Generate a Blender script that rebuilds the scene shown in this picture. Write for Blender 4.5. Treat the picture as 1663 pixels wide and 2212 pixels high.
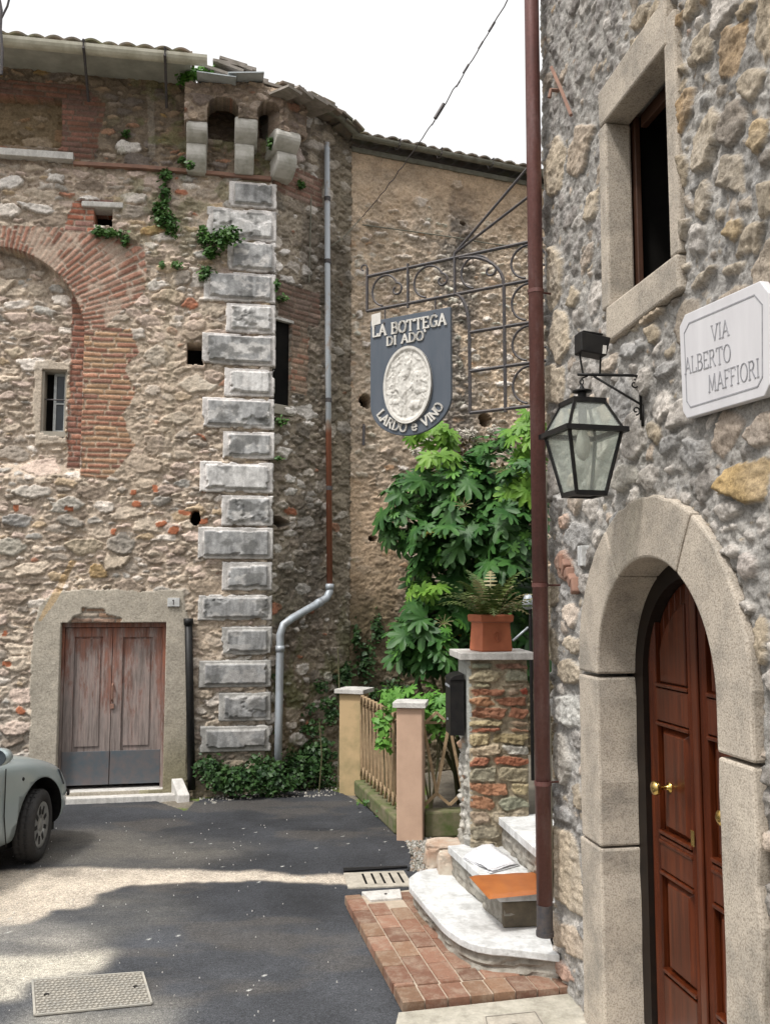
import bpy, math, random
import numpy as np
from mathutils import Vector, Matrix
for o in list(bpy.data.objects): bpy.data.objects.remove(o, do_unlink=True)
S = bpy.context.scene
C = S.collection
R = math.radians
# ------------------------------------------------------------------ camera, sky, sun, exposure
CAM = Vector((0, 0, 2.25)); FPX = 1950.0; CX, CY = 831.5, 1106.0; PITCH = math.atan(184/1950)
cd = bpy.data.cameras.new('camera'); cam = bpy.data.objects.new('camera', cd); C.objects.link(cam)
cam.location = CAM; cam.rotation_euler = (math.pi/2+PITCH, 0, 0)
cd.sensor_fit = 'HORIZONTAL'; cd.sensor_width = 36; cd.lens = FPX/1663*36; cd.clip_end = 2000; cd.clip_start = .05
S.camera = cam
SUN_EL, SUN_AZ = R(60), R(222)      # azimuth clockwise from +Y : behind the camera, a little to the left
w = bpy.data.worlds.new('World'); S.world = w; w.use_nodes = True
nt = w.node_tree; bg = nt.nodes['Background']
sky = nt.nodes.new('ShaderNodeTexSky'); sky.sky_type = 'NISHITA'; sky.sun_disc = False
sky.sun_elevation = SUN_EL; sky.sun_rotation = SUN_AZ; sky.air_density = 1.6; sky.dust_density = 6; sky.ozone_density = 1
hs = nt.nodes.new('ShaderNodeHueSaturation'); hs.inputs['Saturation'].default_value = .13
mxs = nt.nodes.new('ShaderNodeMix'); mxs.data_type = 'RGBA'; mxs.inputs['Factor'].default_value = .55
mxs.inputs['B'].default_value = (11, 10.9, 10.8, 1)
nt.links.new(sky.outputs[0], hs.inputs['Color']); nt.links.new(hs.outputs[0], mxs.inputs['A'])
tc = nt.nodes.new('ShaderNodeTexCoord'); sx = nt.nodes.new('ShaderNodeSeparateXYZ'); nt.links.new(tc.outputs['Generated'], sx.inputs[0])
mr_ = nt.nodes.new('ShaderNodeMapRange'); nt.links.new(sx.outputs[2], mr_.inputs[0]); mr_.inputs[1].default_value = 0; mr_.inputs[2].default_value = 1; mr_.inputs[3].default_value = .5; mr_.inputs[4].default_value = 1.7   # overcast sky: zenith about three times the horizon
vm = nt.nodes.new('ShaderNodeVectorMath'); vm.operation = 'SCALE'; nt.links.new(mxs.outputs['Result'], vm.inputs[0]); nt.links.new(mr_.outputs[0], vm.inputs['Scale'])
nt.links.new(vm.outputs[0], bg.inputs[0]); bg.inputs[1].default_value = .1
sd = bpy.data.lights.new('sun', 'SUN'); sd.energy = 2.2; sd.angle = R(7); sd.color = (1, .96, .9)
so = bpy.data.objects.new('sun', sd); C.objects.link(so)
sdir = Vector((math.sin(SUN_AZ)*math.cos(SUN_EL), math.cos(SUN_AZ)*math.cos(SUN_EL), math.sin(SUN_EL)))
so.rotation_euler = (-sdir).to_track_quat('-Z', 'Y').to_euler(); so.location = (0, -5, 12)
S.view_settings.view_transform = 'Standard'; S.view_settings.look = 'None'
S.view_settings.exposure = 0.38; S.view_settings.gamma = 1
S.render.engine = 'CYCLES'

# ------------------------------------------------------------------ geometry of the place
def ray(px, py):
    c = (px-CX)/FPX; s = -(py-CY)/FPX
    F = Vector((0, math.cos(PITCH), math.sin(PITCH))); U = Vector((0, -math.sin(PITCH), math.cos(PITCH)))
    return F + U*s + Vector((1, 0, 0))*c
def gp(px, py, z=0.0):
    r = ray(px, py); t = (z-CAM.z)/r.z; p = CAM+r*t; return (p.x, p.y)
def at(px, py, Y):
    r = ray(px, py); return CAM + r*(Y/r.y)
class Wall:
    def __init__(s, O, az):
        s.O = Vector((O[0], O[1], 0)); s.d = Vector((math.sin(R(az)), math.cos(R(az)), 0))
        s.n = Vector((s.d.y, -s.d.x, 0))
    def P(s, u, z, o=0.0): return s.O + s.d*u + s.n*o + Vector((0, 0, z))
    def uz(s, px, py, o=0.0):
        r = ray(px, py); t = (s.O + s.n*o - CAM).dot(s.n)/r.dot(s.n); p = CAM+r*t
        return ((p-s.O).dot(s.d), p.z)
W1 = Wall((-1.37, 10.62), 79.6)          # long rubble front with the old door; u runs right, 0 at the quoined corner
W2 = Wall((-1.37, 10.62), 45)            # short canted wall with the grey downpipe
W3 = Wall(W2.P(1.30, 0)[:2], 68)         # ochre wall behind the shrub
PHI = 9.6; _n = Vector((-math.cos(R(PHI)), -math.sin(R(PHI)), 0))
_k = (1188-CX)/FPX; _Y = 1.9/(math.cos(R(PHI))*_k+math.sin(R(PHI)))
WR = Wall((_k*_Y, _Y), 180-PHI)          # near house on the right; u runs from the far corner towards the camera

# ------------------------------------------------------------------ mesh helpers
ORG = {}
def base_of(vs):
    a = np.asarray(vs); lo = a.min(0); hi = a.max(0)
    return Vector(((lo[0]+hi[0])/2, (lo[1]+hi[1])/2, lo[2]))
def thing(name, label, cat, loc, group=None):
    o = bpy.data.objects.new(name, None); C.objects.link(o); o.location = loc; o.empty_display_size = .1
    ORG[o] = Vector(loc); o['label'] = label; o['category'] = cat
    if group: o['group'] = group
    return o
def tag(o, label=None, cat=None, group=None, kind=None):
    for k, v in (('label', label), ('category', cat), ('group', group), ('kind', kind)):
        if v: o[k] = v
    return o
def link(name, me, mat, parent, org):
    o = bpy.data.objects.new(name, me); C.objects.link(o)
    if mat: me.materials.append(mat)
    ORG[o] = org
    if parent is not None:
        o.parent = parent; o.location = org-ORG[parent]
    else: o.location = org
    return o
def mkmesh(name, vs, fs, mat, parent=None, smooth=False, bevel=0, cols=None, org=None):
    vs = np.asarray([tuple(v) for v in vs], dtype=float) if not isinstance(vs, np.ndarray) else vs
    if org is None: org = base_of(vs)
    v = vs-np.array(org)
    me = bpy.data.meshes.new(name); me.from_pydata(v.tolist(), [], [tuple(f) for f in fs]); me.update()
    if smooth: me.polygons.foreach_set('use_smooth', [True]*len(me.polygons))
    if cols is not None:
        a = me.color_attributes.new('Col', 'FLOAT_COLOR', 'POINT')
        c = np.ones((len(vs), 4)); c[:, :3] = cols; a.data.foreach_set('color', c.ravel())
    o = link(name, me, mat, parent, org)
    if bevel:
        m = o.modifiers.new('bevel', 'BEVEL'); m.width = bevel; m.segments = 2; m.limit_method = 'ANGLE'; m.angle_limit = R(40)
    return o
class MB:
    def __init__(s): s.v = []; s.f = []
    def add(s, vs, fs):
        b = len(s.v); s.v += [tuple(v) for v in vs]; s.f += [tuple(b+i for i in f) for f in fs]; return s
    def hexa(s, p):        # 8 points: bottom 4 (ccw), top 4
        return s.add(p, [(3, 2, 1, 0), (4, 5, 6, 7), (0, 1, 5, 4), (1, 2, 6, 5), (2, 3, 7, 6), (3, 0, 4, 7)])
    def box(s, c, size, M=None):
        c = Vector(c); hx, hy, hz = [q/2 for q in size]
        P = [Vector((x, y, z)) for z in (-hz, hz) for x, y in ((-hx, -hy), (hx, -hy), (hx, hy), (-hx, hy))]
        return s.hexa([c + ((M @ p) if M else p) for p in P])
    def wbox(s, W, u0, u1, z0, z1, o0, o1):   # box in wall coordinates, o0 < o1 outward
        return s.hexa([W.P(u0, z0, o1), W.P(u1, z0, o1), W.P(u1, z0, o0), W.P(u0, z0, o0),
                       W.P(u0, z1, o1), W.P(u1, z1, o1), W.P(u1, z1, o0), W.P(u0, z1, o0)])
    def prism(s, poly, f0, f1):   # poly list of 2D; f0,f1 map 2D -> 3D
        n = len(poly); a = [f0(*p) for p in poly]; b = [f1(*p) for p in poly]
        return s.add(a+b, [tuple(range(n))[::-1], tuple(range(n, 2*n))]+[(i, (i+1) % n, n+(i+1) % n, n+i) for i in range(n)])
    def tube(s, pts, r, n=8, caps=True, closed=False):
        pts = [Vector(p) for p in pts]; m = len(pts); rs = r if isinstance(r, (list, tuple)) else [r]*m
        vs = []; up = None
        for i, p in enumerate(pts):
            t = (pts[(i+1) % m if closed else min(i+1, m-1)]-pts[i-1 if closed else max(i-1, 0)])
            if t.length < 1e-9: t = Vector((0, 0, 1))
            t.normalize()
            if up is None: up = Vector((0, 0, 1)) if abs(t.z) < .9 else Vector((1, 0, 0))
            a = t.cross(up)
            if a.length < 1e-4: a = t.cross(Vector((0, 1, 0)))
            a.normalize(); b = a.cross(t).normalized(); up = b
            for k in range(n):
                q = 2*math.pi*k/n; vs.append(p+a*math.cos(q)*rs[i]+b*math.sin(q)*rs[i])
        fs = [(i*n+k, i*n+(k+1) % n, ((i+1) % m)*n+(k+1) % n, ((i+1) % m)*n+k) for i in range(m if closed else m-1) for k in range(n)]
        if caps and not closed: fs += [tuple(range(n))[::-1], tuple(range((m-1)*n, m*n))]
        return s.add(vs, fs)
    def lathe(s, c, prof, n=20, M=None):   # prof [(r,z)]
        c = Vector(c); vs = []
        for r, z in prof:
            for k in range(n):
                q = 2*math.pi*k/n; p = Vector((r*math.cos(q), r*math.sin(q), z)); vs.append(c+((M @ p) if M else p))
        m = len(prof)
        fs = [(i*n+k, i*n+(k+1) % n, (i+1)*n+(k+1) % n, (i+1)*n+k) for i in range(m-1) for k in range(n)]
        fs += [tuple(range(n))[::-1], tuple(range((m-1)*n, m*n))]
        return s.add(vs, fs)
    def build(s, name, mat, parent=None, smooth=False, bevel=0, **k): return mkmesh(name, s.v, s.f, mat, parent, smooth, bevel, **k)

# ------------------------------------------------------------------ noise
_rt = np.random.RandomState(7).rand(256, 256)
def vnoise(x, y, seed=0):
    x = x+seed*17.31; y = y+seed*9.77; xi = np.floor(x).astype(int); yi = np.floor(y).astype(int); fx = x-xi; fy = y-yi
    fx = fx*fx*(3-2*fx); fy = fy*fy*(3-2*fy)
    g = lambda a, b: _rt[a & 255, b & 255]
    return (g(xi, yi)*(1-fx)+g(xi+1, yi)*fx)*(1-fy)+(g(xi, yi+1)*(1-fx)+g(xi+1, yi+1)*fx)*fy
def fbm(x, y, seed=0, o=4):
    t = 0; a = .5; k = 1.
    for i in range(o): t = t+a*vnoise(x*k, y*k, seed+i*3); a *= .5; k *= 2.03
    return t/(1-.5**o)
def sstep(a, b, x):
    t = np.clip((x-a)/(b-a), 0, 1); return t*t*(3-2*t)
def inpoly(X, Y, P):
    r = np.zeros(X.shape, bool); n = len(P)
    for i in range(n):
        x1, y1 = P[i]; x2, y2 = P[(i+1) % n]
        if y1 == y2: continue
        c = ((y1 > Y) != (y2 > Y)) & (X < (x2-x1)*(Y-y1)/(y2-y1)+x1); r ^= c
    return r

# ------------------------------------------------------------------ materials
def newmat(name):
    m = bpy.data.materials.new(name); m.use_nodes = True; n = m.node_tree
    return m, n, n.nodes['Principled BSDF']
def N(n, t, **k):
    o = n.nodes.new(t)
    for a, b in k.items(): setattr(o, a, b)
    return o
def wcoord(n):
    return N(n, 'ShaderNodeNewGeometry').outputs['Position']
def noise(n, scale, detail=5, rough=.6, vec=None, stretch=None):
    t = N(n, 'ShaderNodeTexNoise'); t.inputs['Scale'].default_value = scale; t.inputs['Detail'].default_value = detail; t.inputs['Roughness'].default_value = rough
    v = vec or wcoord(n)
    if stretch:
        mp = N(n, 'ShaderNodeMapping'); mp.inputs['Scale'].default_value = stretch; n.links.new(v, mp.inputs['Vector']); v = mp.outputs[0]
    n.links.new(v, t.inputs['Vector']); return t.outputs['Fac']
def ramp(n, fac, stops):
    r = N(n, 'ShaderNodeValToRGB'); e = r.color_ramp.elements
    while len(e) < len(stops): e.new(.5)
    for i, (p, c) in enumerate(stops): e[i].position = p; e[i].color = (c[0], c[1], c[2], 1)
    n.links.new(fac, r.inputs['Fac']); return r.outputs['Color']
def mix(n, f, a, b, mode='MIX'):
    m = N(n, 'ShaderNodeMix', data_type='RGBA', blend_type=mode)
    for k, v in (('Factor', f), ('A', a), ('B', b)):
        if isinstance(v, (int, float)): m.inputs[k].default_value = v
        elif isinstance(v, tuple): m.inputs[k].default_value = (*v, 1)[:4]
        else: n.links.new(v, m.inputs[k])
    return m.outputs['Result']
def bump(n, bs, fac, strength=.4, dist=.01):
    b = N(n, 'ShaderNodeBump'); b.inputs['Strength'].default_value = strength; b.inputs['Distance'].default_value = dist
    n.links.new(fac, b.inputs['Height']); n.links.new(b.outputs[0], bs.inputs['Normal'])
def mat_relief(name, fine=45, amt=.55, bs_=.5, rough=.93, bd=.012):
    m, n, b = newmat(name); a = N(n, 'ShaderNodeAttribute'); a.attribute_name = 'Col'
    f = noise(n, fine, 6, .7); f2 = noise(n, 7, 5, .65)
    c = mix(n, amt, a.outputs['Color'], ramp(n, f, [(.3, (.45, .43, .4)), (.5, (1, 1, 1)), (.7, (1.5, 1.5, 1.5))]), 'MULTIPLY')
    c = mix(n, .45, c, ramp(n, f2, [(.3, (.6, .6, .6)), (.52, (1, 1, 1)), (.72, (1.35, 1.33, 1.3))]), 'MULTIPLY')
    n.links.new(c, b.inputs['Base Color']); b.inputs['Roughness'].default_value = rough
    b.inputs['Specular IOR Level'].default_value = .2
    bump(n, b, f, bs_, bd); return m
def mat_simple(name, col, col2=None, scale=12, rough=.6, metal=0, bs_=.15, bd=.004, stretch=None, spec=.5, lo=.35, hi=.65, detail=5):
    m, n, b = newmat(name)
    if col2 is None: col2 = tuple(c*.75 for c in col)
    f = noise(n, scale, detail, .65, stretch=stretch)
    n.links.new(ramp(n, f, [(lo, col), (hi, col2)]), b.inputs['Base Color'])
    b.inputs['Roughness'].default_value = rough; b.inputs['Metallic'].default_value = metal; b.inputs['Specular IOR Level'].default_value = spec
    if bs_: bump(n, b, f, bs_, bd)
    return m
M = {}
M['wall'] = mat_relief('rubble masonry', 48, .62, .6)
M['carved'] = mat_relief('carved weathered marble', 90, .5, .35, .8, .006)
M['wallR'] = mat_relief('mortared field stone', 75, .75, .8, .92, .012)
M['ground'] = mat_simple('earth', (.16, .14, .11), (.1, .09, .07), 3, .95)
M['marble_q'] = None
def mat_marble(name, base, stain, lo, hi, scale=5, grain=60):
    m, n, b = newmat(name); f = noise(n, scale, 7, .7); g = noise(n, grain, 3, .6); st = noise(n, 9, 6, .72, stretch=(1, 1, .35))
    c = ramp(n, f, [(lo, base), (hi, stain)])
    c = mix(n, .5, c, ramp(n, st, [(.38, (.5, .49, .47)), (.55, (1, 1, 1))]), 'MULTIPLY')
    c = mix(n, .35, c, ramp(n, g, [(.35, (.7, .7, .7)), (.65, (1.15, 1.15, 1.15))]), 'MULTIPLY')
    n.links.new(c, b.inputs['Base Color']); b.inputs['Roughness'].default_value = .7; bump(n, b, g, .6, .008); return m
M['marble_q'] = mat_marble('weathered marble margin', (.74, .71, .7), (.42, .41, .39), .44, .72)
M['marble_g'] = mat_marble('grey weathered marble', (.42, .41, .39), (.24, .235, .225), .4, .7, 6)
M['marble_p'] = mat_marble('stained marble panel', (.56, .55, .54), (.17, .17, .165), .44, .68, 4)
M['marble'] = mat_marble('walked white marble slab', (.66, .67, .67), (.47, .47, .46), .42, .72, 3.5, 35)
M['marble_old'] = mat_marble('old white marble', (.62, .6, .57), (.4, .38, .35), .5, .8)
def mat_granite():
    m, n, b = newmat('pecked tan stone'); f = noise(n, 4, 6, .7); g = noise(n, 130, 2, .6)
    c = ramp(n, f, [(.3, (.54, .48, .40)), (.48, (.46, .405, .34)), (.62, (.34, .305, .26)), (.75, (.27, .25, .22))])
    c = mix(n, .6, c, ramp(n, g, [(.36, (.45, .42, .38)), (.5, (1, 1, 1)), (.7, (1.25, 1.25, 1.25))]), 'MULTIPLY')
    n.links.new(c, b.inputs['Base Color']); b.inputs['Roughness'].default_value = .9; b.inputs['Specular IOR Level'].default_value = .2
    bump(n, b, g, .55, .004); return m
M['granite'] = mat_granite()
M['corbel'] = mat_simple('lichened corbel stone', (.55, .53, .49), (.28, .27, .22), 6, .9, lo=.42, hi=.72, bs_=.4, bd=.01)
M['plaster'] = mat_simple('plaster', (.4, .36, .3), (.27, .25, .21), 4, .95, bs_=.3)
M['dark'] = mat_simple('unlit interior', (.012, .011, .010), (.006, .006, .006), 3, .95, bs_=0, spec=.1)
M['darkstone'] = mat_simple('rough inner masonry', (.09, .075, .06), (.05, .042, .034), 9, .95, bs_=.5)
M['iron'] = mat_simple('painted wrought iron', (.05, .05, .058), (.09, .075, .07), 30, .6, .2, bs_=.2)
M['black'] = mat_simple('black metal', (.006, .006, .007), (.014, .013, .012), 20, .5, 0, bs_=.1, spec=.3)
M['zinc'] = mat_simple('pale grey zinc pipe', (.42, .47, .52), (.30, .31, .32), 9, .5, .3, bs_=.15, stretch=(1, 1, .3))
def mat_oldpipe():
    m, n, b = newmat('galvanised pipe with rust'); f = noise(n, 5, 6, .7, stretch=(1, 1, .6)); v = N(n, 'ShaderNodeSeparateXYZ'); n.links.new(wcoord(n), v.inputs[0])
    mr = N(n, 'ShaderNodeMapRange'); mr.inputs[1].default_value = 4.25; mr.inputs[2].default_value = 4.5; mr.inputs[3].default_value = .5; mr.inputs[4].default_value = 0; n.links.new(v.outputs[2], mr.inputs[0])
    ad = N(n, 'ShaderNodeMath', operation='ADD'); n.links.new(mr.outputs[0], ad.inputs[0]); n.links.new(f, ad.inputs[1])
    n.links.new(ramp(n, ad.outputs[0], [(.55, (.40, .43, .46)), (.66, (.33, .27, .22)), (.9, (.24, .085, .045))]), b.inputs['Base Color'])
    b.inputs['Roughness'].default_value = .6; bump(n, b, f, .2, .004); return m
M['oldpipe'] = mat_oldpipe()
def mat_brownpipe():
    m, n, b = newmat('copper brown painted pipe'); f = noise(n, 6, 6, .7, stretch=(1, 1, .25)); g = noise(n, 50, 3, .6)
    c = ramp(n, f, [(.3, (.10, .045, .04)), (.52, (.14, .058, .05)), (.7, (.2, .12, .115))])
    c = mix(n, .4, c, ramp(n, g, [(.3, (.6, .6, .6)), (.7, (1.3, 1.3, 1.3))]), 'MULTIPLY')
    n.links.new(c, b.inputs['Base Color']); b.inputs['Roughness'].default_value = .42; b.inputs['Metallic'].default_value = .25; bump(n, b, g, .06, .002); return m
M['brownpipe'] = mat_brownpipe()
M['gutter'] = mat_simple('cream painted gutter', (.66, .64, .54), (.44, .42, .33), 5, .7, bs_=.2, stretch=(1, 1, .5))
M['gutter_old'] = mat_simple('tarnished gutter', (.22, .22, .18), (.12, .11, .08), 7, .75, bs_=.3)
M['soffit'] = mat_simple('grey roof boards', (.46, .46, .41), (.33, .33, .29), 5, .85, bs_=.3)
def mat_tile():
    m, n, b = newmat('mossy clay tile'); f = noise(n, 6, 6, .7); g = noise(n, 2.5, 5, .6)
    c = ramp(n, f, [(.3, (.22, .15, .11)), (.5, (.2, .17, .14)), (.7, (.1, .09, .08))])
    c = mix(n, ramp(n, g, [(.5, (0, 0, 0)), (.68, (.7, .7, .7))]), c, (.17, .19, .08)); n.links.new(c, b.inputs['Base Color'])
    b.inputs['Roughness'].default_value = .95; bump(n, b, f, .5, .01); return m
M['tile'] = mat_tile()
M['mossy'] = mat_simple('mossy masonry', (.2, .17, .11), (.08, .11, .03), 6, .95, bs_=.5, bd=.01)
def mat_leaf(name, c1, c2, trans=.25, scale=5):
    m, n, b = newmat(name); f = noise(n, scale, 3, .6)
    c = ramp(n, f, [(.35, c1), (.65, c2)]); n.links.new(c, b.inputs['Base Color']); b.inputs['Roughness'].default_value = .5; b.inputs['Specular IOR Level'].default_value = .35
    t = N(n, 'ShaderNodeBsdfTranslucent'); n.links.new(c, t.inputs[0]); mx = N(n, 'ShaderNodeMixShader'); mx.inputs[0].default_value = trans
    n.links.new(b.outputs[0], mx.inputs[1]); n.links.new(t.outputs[0], mx.inputs[2]); n.links.new(mx.outputs[0], n.nodes['Material Output'].inputs[0]); return m
M['fatsia'] = mat_leaf('dark palmate leaf', (.022, .078, .018), (.055, .145, .03), .1)
M['fatsia_y'] = mat_leaf('young light leaf', (.12, .27, .035), (.2, .36, .055), .3)
M['leaf_b'] = mat_leaf('bright garden leaf', (.08, .23, .035), (.15, .33, .06), .25)
M['ivy'] = mat_leaf('ivy leaf', (.014, .045, .012), (.045, .10, .025), .1, 9)
M['weed'] = mat_leaf('wall weed leaf', (.035, .10, .02), (.08, .17, .035), .15, 9)
M['fern'] = mat_leaf('fern frond', (.045, .085, .018), (.12, .16, .04), .15, 6)
M['frond_dry'] = mat_leaf('dry fern frond', (.3, .27, .13), (.38, .33, .18), .2, 6)
M['stem'] = mat_simple('green brown stem', (.12, .1, .05), (.08, .09, .04), 10, .8)
M['flower'] = mat_simple('pale flower', (.55, .5, .46), (.4, .38, .3), 12, .8)
# ------------------------------------------------------------------ masonry as real relief, stone by stone
class Relief:
    def __init__(s, u0, u1, z0, z1, res, seed, warp=.035):
        s.rng = np.random.RandomState(seed); s.seed = seed; s.res = res
        s.nu = int((u1-u0)/res)+1; s.nz = int((z1-z0)/res)+1; s.u0 = u0; s.z0 = z0; s.u1 = u1; s.z1 = z1
        s.U, s.Z = np.meshgrid(u0+np.arange(s.nu)*res, z0+np.arange(s.nz)*res)
        s.wu = s.U+warp*(fbm(s.U*7, s.Z*7, seed, 4)-.5)*2; s.wz = s.Z+warp*(fbm(s.U*7+50, s.Z*7, seed+1, 4)-.5)*2
        sh = s.U.shape; s.d1 = np.full(sh, 9.); s.d2 = np.full(sh, 9.); s.id = np.full(sh, -1, int)
        s.col = []; s.lift = []; s.sz = []; s.tilt = []; s.cen = []
        s.block = np.zeros(sh, bool)
    def stone(s, u, z, a, b, rot=0, col=(.4, .3, .2), p=2.6, lift=.02, reach=1.7):
        R_ = max(a, b)*reach*1.15
        i0 = max(0, int((u-R_-s.u0)/s.res)); i1 = min(s.nu, int((u+R_-s.u0)/s.res)+2); j0 = max(0, int((z-R_-s.z0)/s.res)); j1 = min(s.nz, int((z+R_-s.z0)/s.res)+2)
        if i0 >= i1 or j0 >= j1: return
        x = s.wu[j0:j1, i0:i1]-u; y = s.wz[j0:j1, i0:i1]-z; c, q = math.cos(rot), math.sin(rot)
        X = (x*c+y*q)/a; Y = (-x*q+y*c)/b
        k = s.rng.uniform(-.35, .35); X = X+k*Y*.4
        ns = s.rng.randint(4, 8) if p < 4.5 else 4; a0 = s.rng.uniform(0, 6.28) if ns != 4 else s.rng.normal(0, .25); d = 0
        for k_ in range(ns):
            ak = a0+6.2832*k_/ns+s.rng.normal(0, .16); rk = s.rng.uniform(.78, 1.0) if p < 4.5 else .97
            d = d+np.maximum(0, (X*math.cos(ak)+Y*math.sin(ak))/rk)**9
        d = d**(1/9.)
        D1 = s.d1[j0:j1, i0:i1]; D2 = s.d2[j0:j1, i0:i1]; I = s.id[j0:j1, i0:i1]
        m = d < D1; D2[:] = np.where(m, D1, np.minimum(D2, d)); D1[m] = d[m]; I[m] = len(s.col)
        s.col.append(col); s.lift.append(lift); s.sz.append(min(a, b)); s.cen.append((u, z)); s.tilt.append((s.rng.uniform(-1, 1), s.rng.uniform(-1, 1)))
    def fill(s, tries, amin, amax, asp, pal, lift=(.012, .03), rot=.15, p=(2.2, 3.4), where=None, sep=.95, minseg=None):
        r = s.rng; q = [(math.cos(t), math.sin(t)) for t in np.arange(0, 6.28, .785)]
        w = np.array([x[0] for x in pal], float); w /= w.sum()
        for _ in range(tries):
            u = r.uniform(s.u0-.1, s.u1+.1); z = r.uniform(s.z0-.1, s.z1+.1)
            a = r.uniform(amin, amax)*.5; b = a/r.uniform(*asp)
            if where is not None and not where(u, z): continue
            ok = True
            for cx, cz in [(0, 0)]+q:
                i = int((u+cx*a*.85-s.u0)/s.res); j = int((z+cz*b*.85-s.z0)/s.res)
                if 0 <= i < s.nu and 0 <= j < s.nz and (s.d1[j, i] < sep or s.block[j, i]): ok = False; break
            if not ok: continue
            c = np.array(pal[r.choice(len(pal), p=w)][1])*r.uniform(.8, 1.2)
            s.stone(u, z, a, b, r.normal(0, rot), tuple(c), r.uniform(*p), r.uniform(*lift))
    def solve(s, mortar, grow=1.0, joint=.006, soft=.014, mdepth=.006, rag=.012, smear=0, rough=1.0, lf=1.25):
        col = np.array(s.col); lift = np.array(s.lift); sz = np.array(s.sz); tl = np.array(s.tilt); I = s.id; cen = np.array(s.cen)
        e = np.minimum((grow-s.d1)*sz[I], (s.d2-s.d1)*sz[I]*.5-joint)
        nz = fbm(s.U*26, s.Z*26, s.seed+5, 4)-.5
        e = e+nz*rag+(fbm(s.U*60, s.Z*60, s.seed+6, 2)-.5)*rag*.5
        m = (e > 0) & (I >= 0)
        t = sstep(0, soft, e)
        n2 = fbm(s.U*55, s.Z*55, s.seed+9, 3)-.5
        lay = fbm(s.U*9, s.Z*40, s.seed+11, 3)-.5
        rdg = 1-2*np.abs(fbm(s.U*13, s.Z*17, s.seed+51, 4)-.5)*1.6; cu_ = cen[I]
        h = np.where(m, t*(lift[I]*lf+.012*n2+rough*(.016*lay+.022*(rdg-.75))+.17*(tl[I][..., 0]*(s.U-cu_[..., 0])+tl[I][..., 1]*(s.Z-cu_[..., 1]))), 0)
        h = h+np.where(m, 0, mdepth*(fbm(s.U*30, s.Z*30, s.seed+3, 4)-.5)*2)
        var = 1+.5*(fbm(s.U*18, s.Z*30, s.seed+21, 4)-.5)*2*.6
        cc = col[I]*var[..., None]
        mv = (1+.55*(fbm(s.U*6, s.Z*6, s.seed+31, 5)-.5)*2)[..., None]
        mc = np.asarray(mortar)*mv if np.asarray(mortar).ndim == 1 else mortar*mv
        edge = sstep(0, .006, e)[..., None]*m[..., None]
        edge = edge*(1-smear*sstep(.42, .6, fbm(s.U*3.3, s.Z*3.3, s.seed+41, 5)))[..., None] if smear else edge
        s.C = mc*(1-edge)+cc*edge; s.H = h+.007*(fbm(s.U*38, s.Z*38, s.seed+43, 3)-.5); s.M = m; s.e = e
    def bricks(s, mask, lu=.26, lz=.07, off=0., pal=((.36, .15, .1), (.42, .2, .13), (.3, .13, .1)), mortar=(.42, .36, .3), radial=None, lift=.015, joint=.008, seed=1):
        if radial: # centre (cu, cz): courses become voussoirs
            cu, cz, rr = radial; x = s.U-cu; y = s.Z-cz; rad = np.hypot(x, y); th = np.arctan2(y, x); A = rad; B = th*rr
        else: A = s.U+.01*(fbm(s.U*5, s.Z*5, 3)-.5); B = s.Z
        B = B+.012*(fbm(s.U*3, s.Z*3, seed)-.5)*2; A = A+.02*(fbm(s.U*9, s.Z*3, seed+2)-.5)
        r = np.floor(B/lz).astype(int); sh = _rt[r & 255, (r*7+seed) & 255]*lu; a = (A+sh+off)/lu; c = np.floor(a).astype(int)
        fu = (a-c)*lu; fz = B-r*lz; e = np.minimum(np.minimum(fu, lu-fu), np.minimum(fz, lz-fz))-joint/2 + (fbm(s.U*40, s.Z*40, seed+4, 3)-.5)*.008
        k = _rt[(r*13+c*5) & 255, (c*29+r*3+seed) & 255]; k2 = _rt[(r*11+c*17) & 255, (c*7+r*5) & 255]
        P_ = np.array(pal); col = P_[(k*len(pal)).astype(int) % len(pal)]*(.78+.44*k2)[..., None]*(1+.5*(fbm(s.U*22, s.Z*22, seed+8, 4)-.5))[..., None]
        t = sstep(0, .008, e)
        cc = col*t[..., None]+np.array(mortar)*(1+.4*(fbm(s.U*12, s.Z*12, 5)-.5))[..., None]*(1-t[..., None])
        h = t*lift+.006*(k2-.5)*t+.006*(fbm(s.U*50, s.Z*50, 8, 3)-.5)
        mm = np.asarray(mask, float)[..., None]
        s.C = s.C*(1-mm)+cc*mm; s.H = s.H*(1-mm[..., 0])+h*mm[..., 0]
    def blend(s, mask, col=None, h=None):
        mm = mask[..., None]
        if col is not None: s.C = s.C*(1-mm)+np.asarray(col)*mm
        if h is not None: s.H = s.H*(1-mask)+h*mask
    def build(s, name, W, mat, parent, hole=None, skirt=.4, label=None):
        P = (np.array(W.O)[None, None]+s.U[..., None]*np.array(W.d)+s.H[..., None]*np.array(W.n)); P[..., 2] = s.Z
        idx = np.arange(s.U.size).reshape(s.U.shape)
        q = np.stack([idx[:-1, :-1], idx[:-1, 1:], idx[1:, 1:], idx[1:, :-1]], -1)
        keep = np.ones(q.shape[:2], bool)
        if hole is not None: keep = ~(hole[:-1, :-1] | hole[1:, 1:] | hole[:-1, 1:] | hole[1:, :-1])
        # skirt: closed edges where a kept quad borders nothing
        V = P.reshape(-1, 3); cols = np.clip(s.C.reshape(-1, 3), .01, .9)
        back = V - np.array(W.n)*(skirt+s.H.reshape(-1)[:, None]); n0 = len(V)
        pad = np.pad(keep, 1)
        F = [q[keep]]
        K = keep
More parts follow.
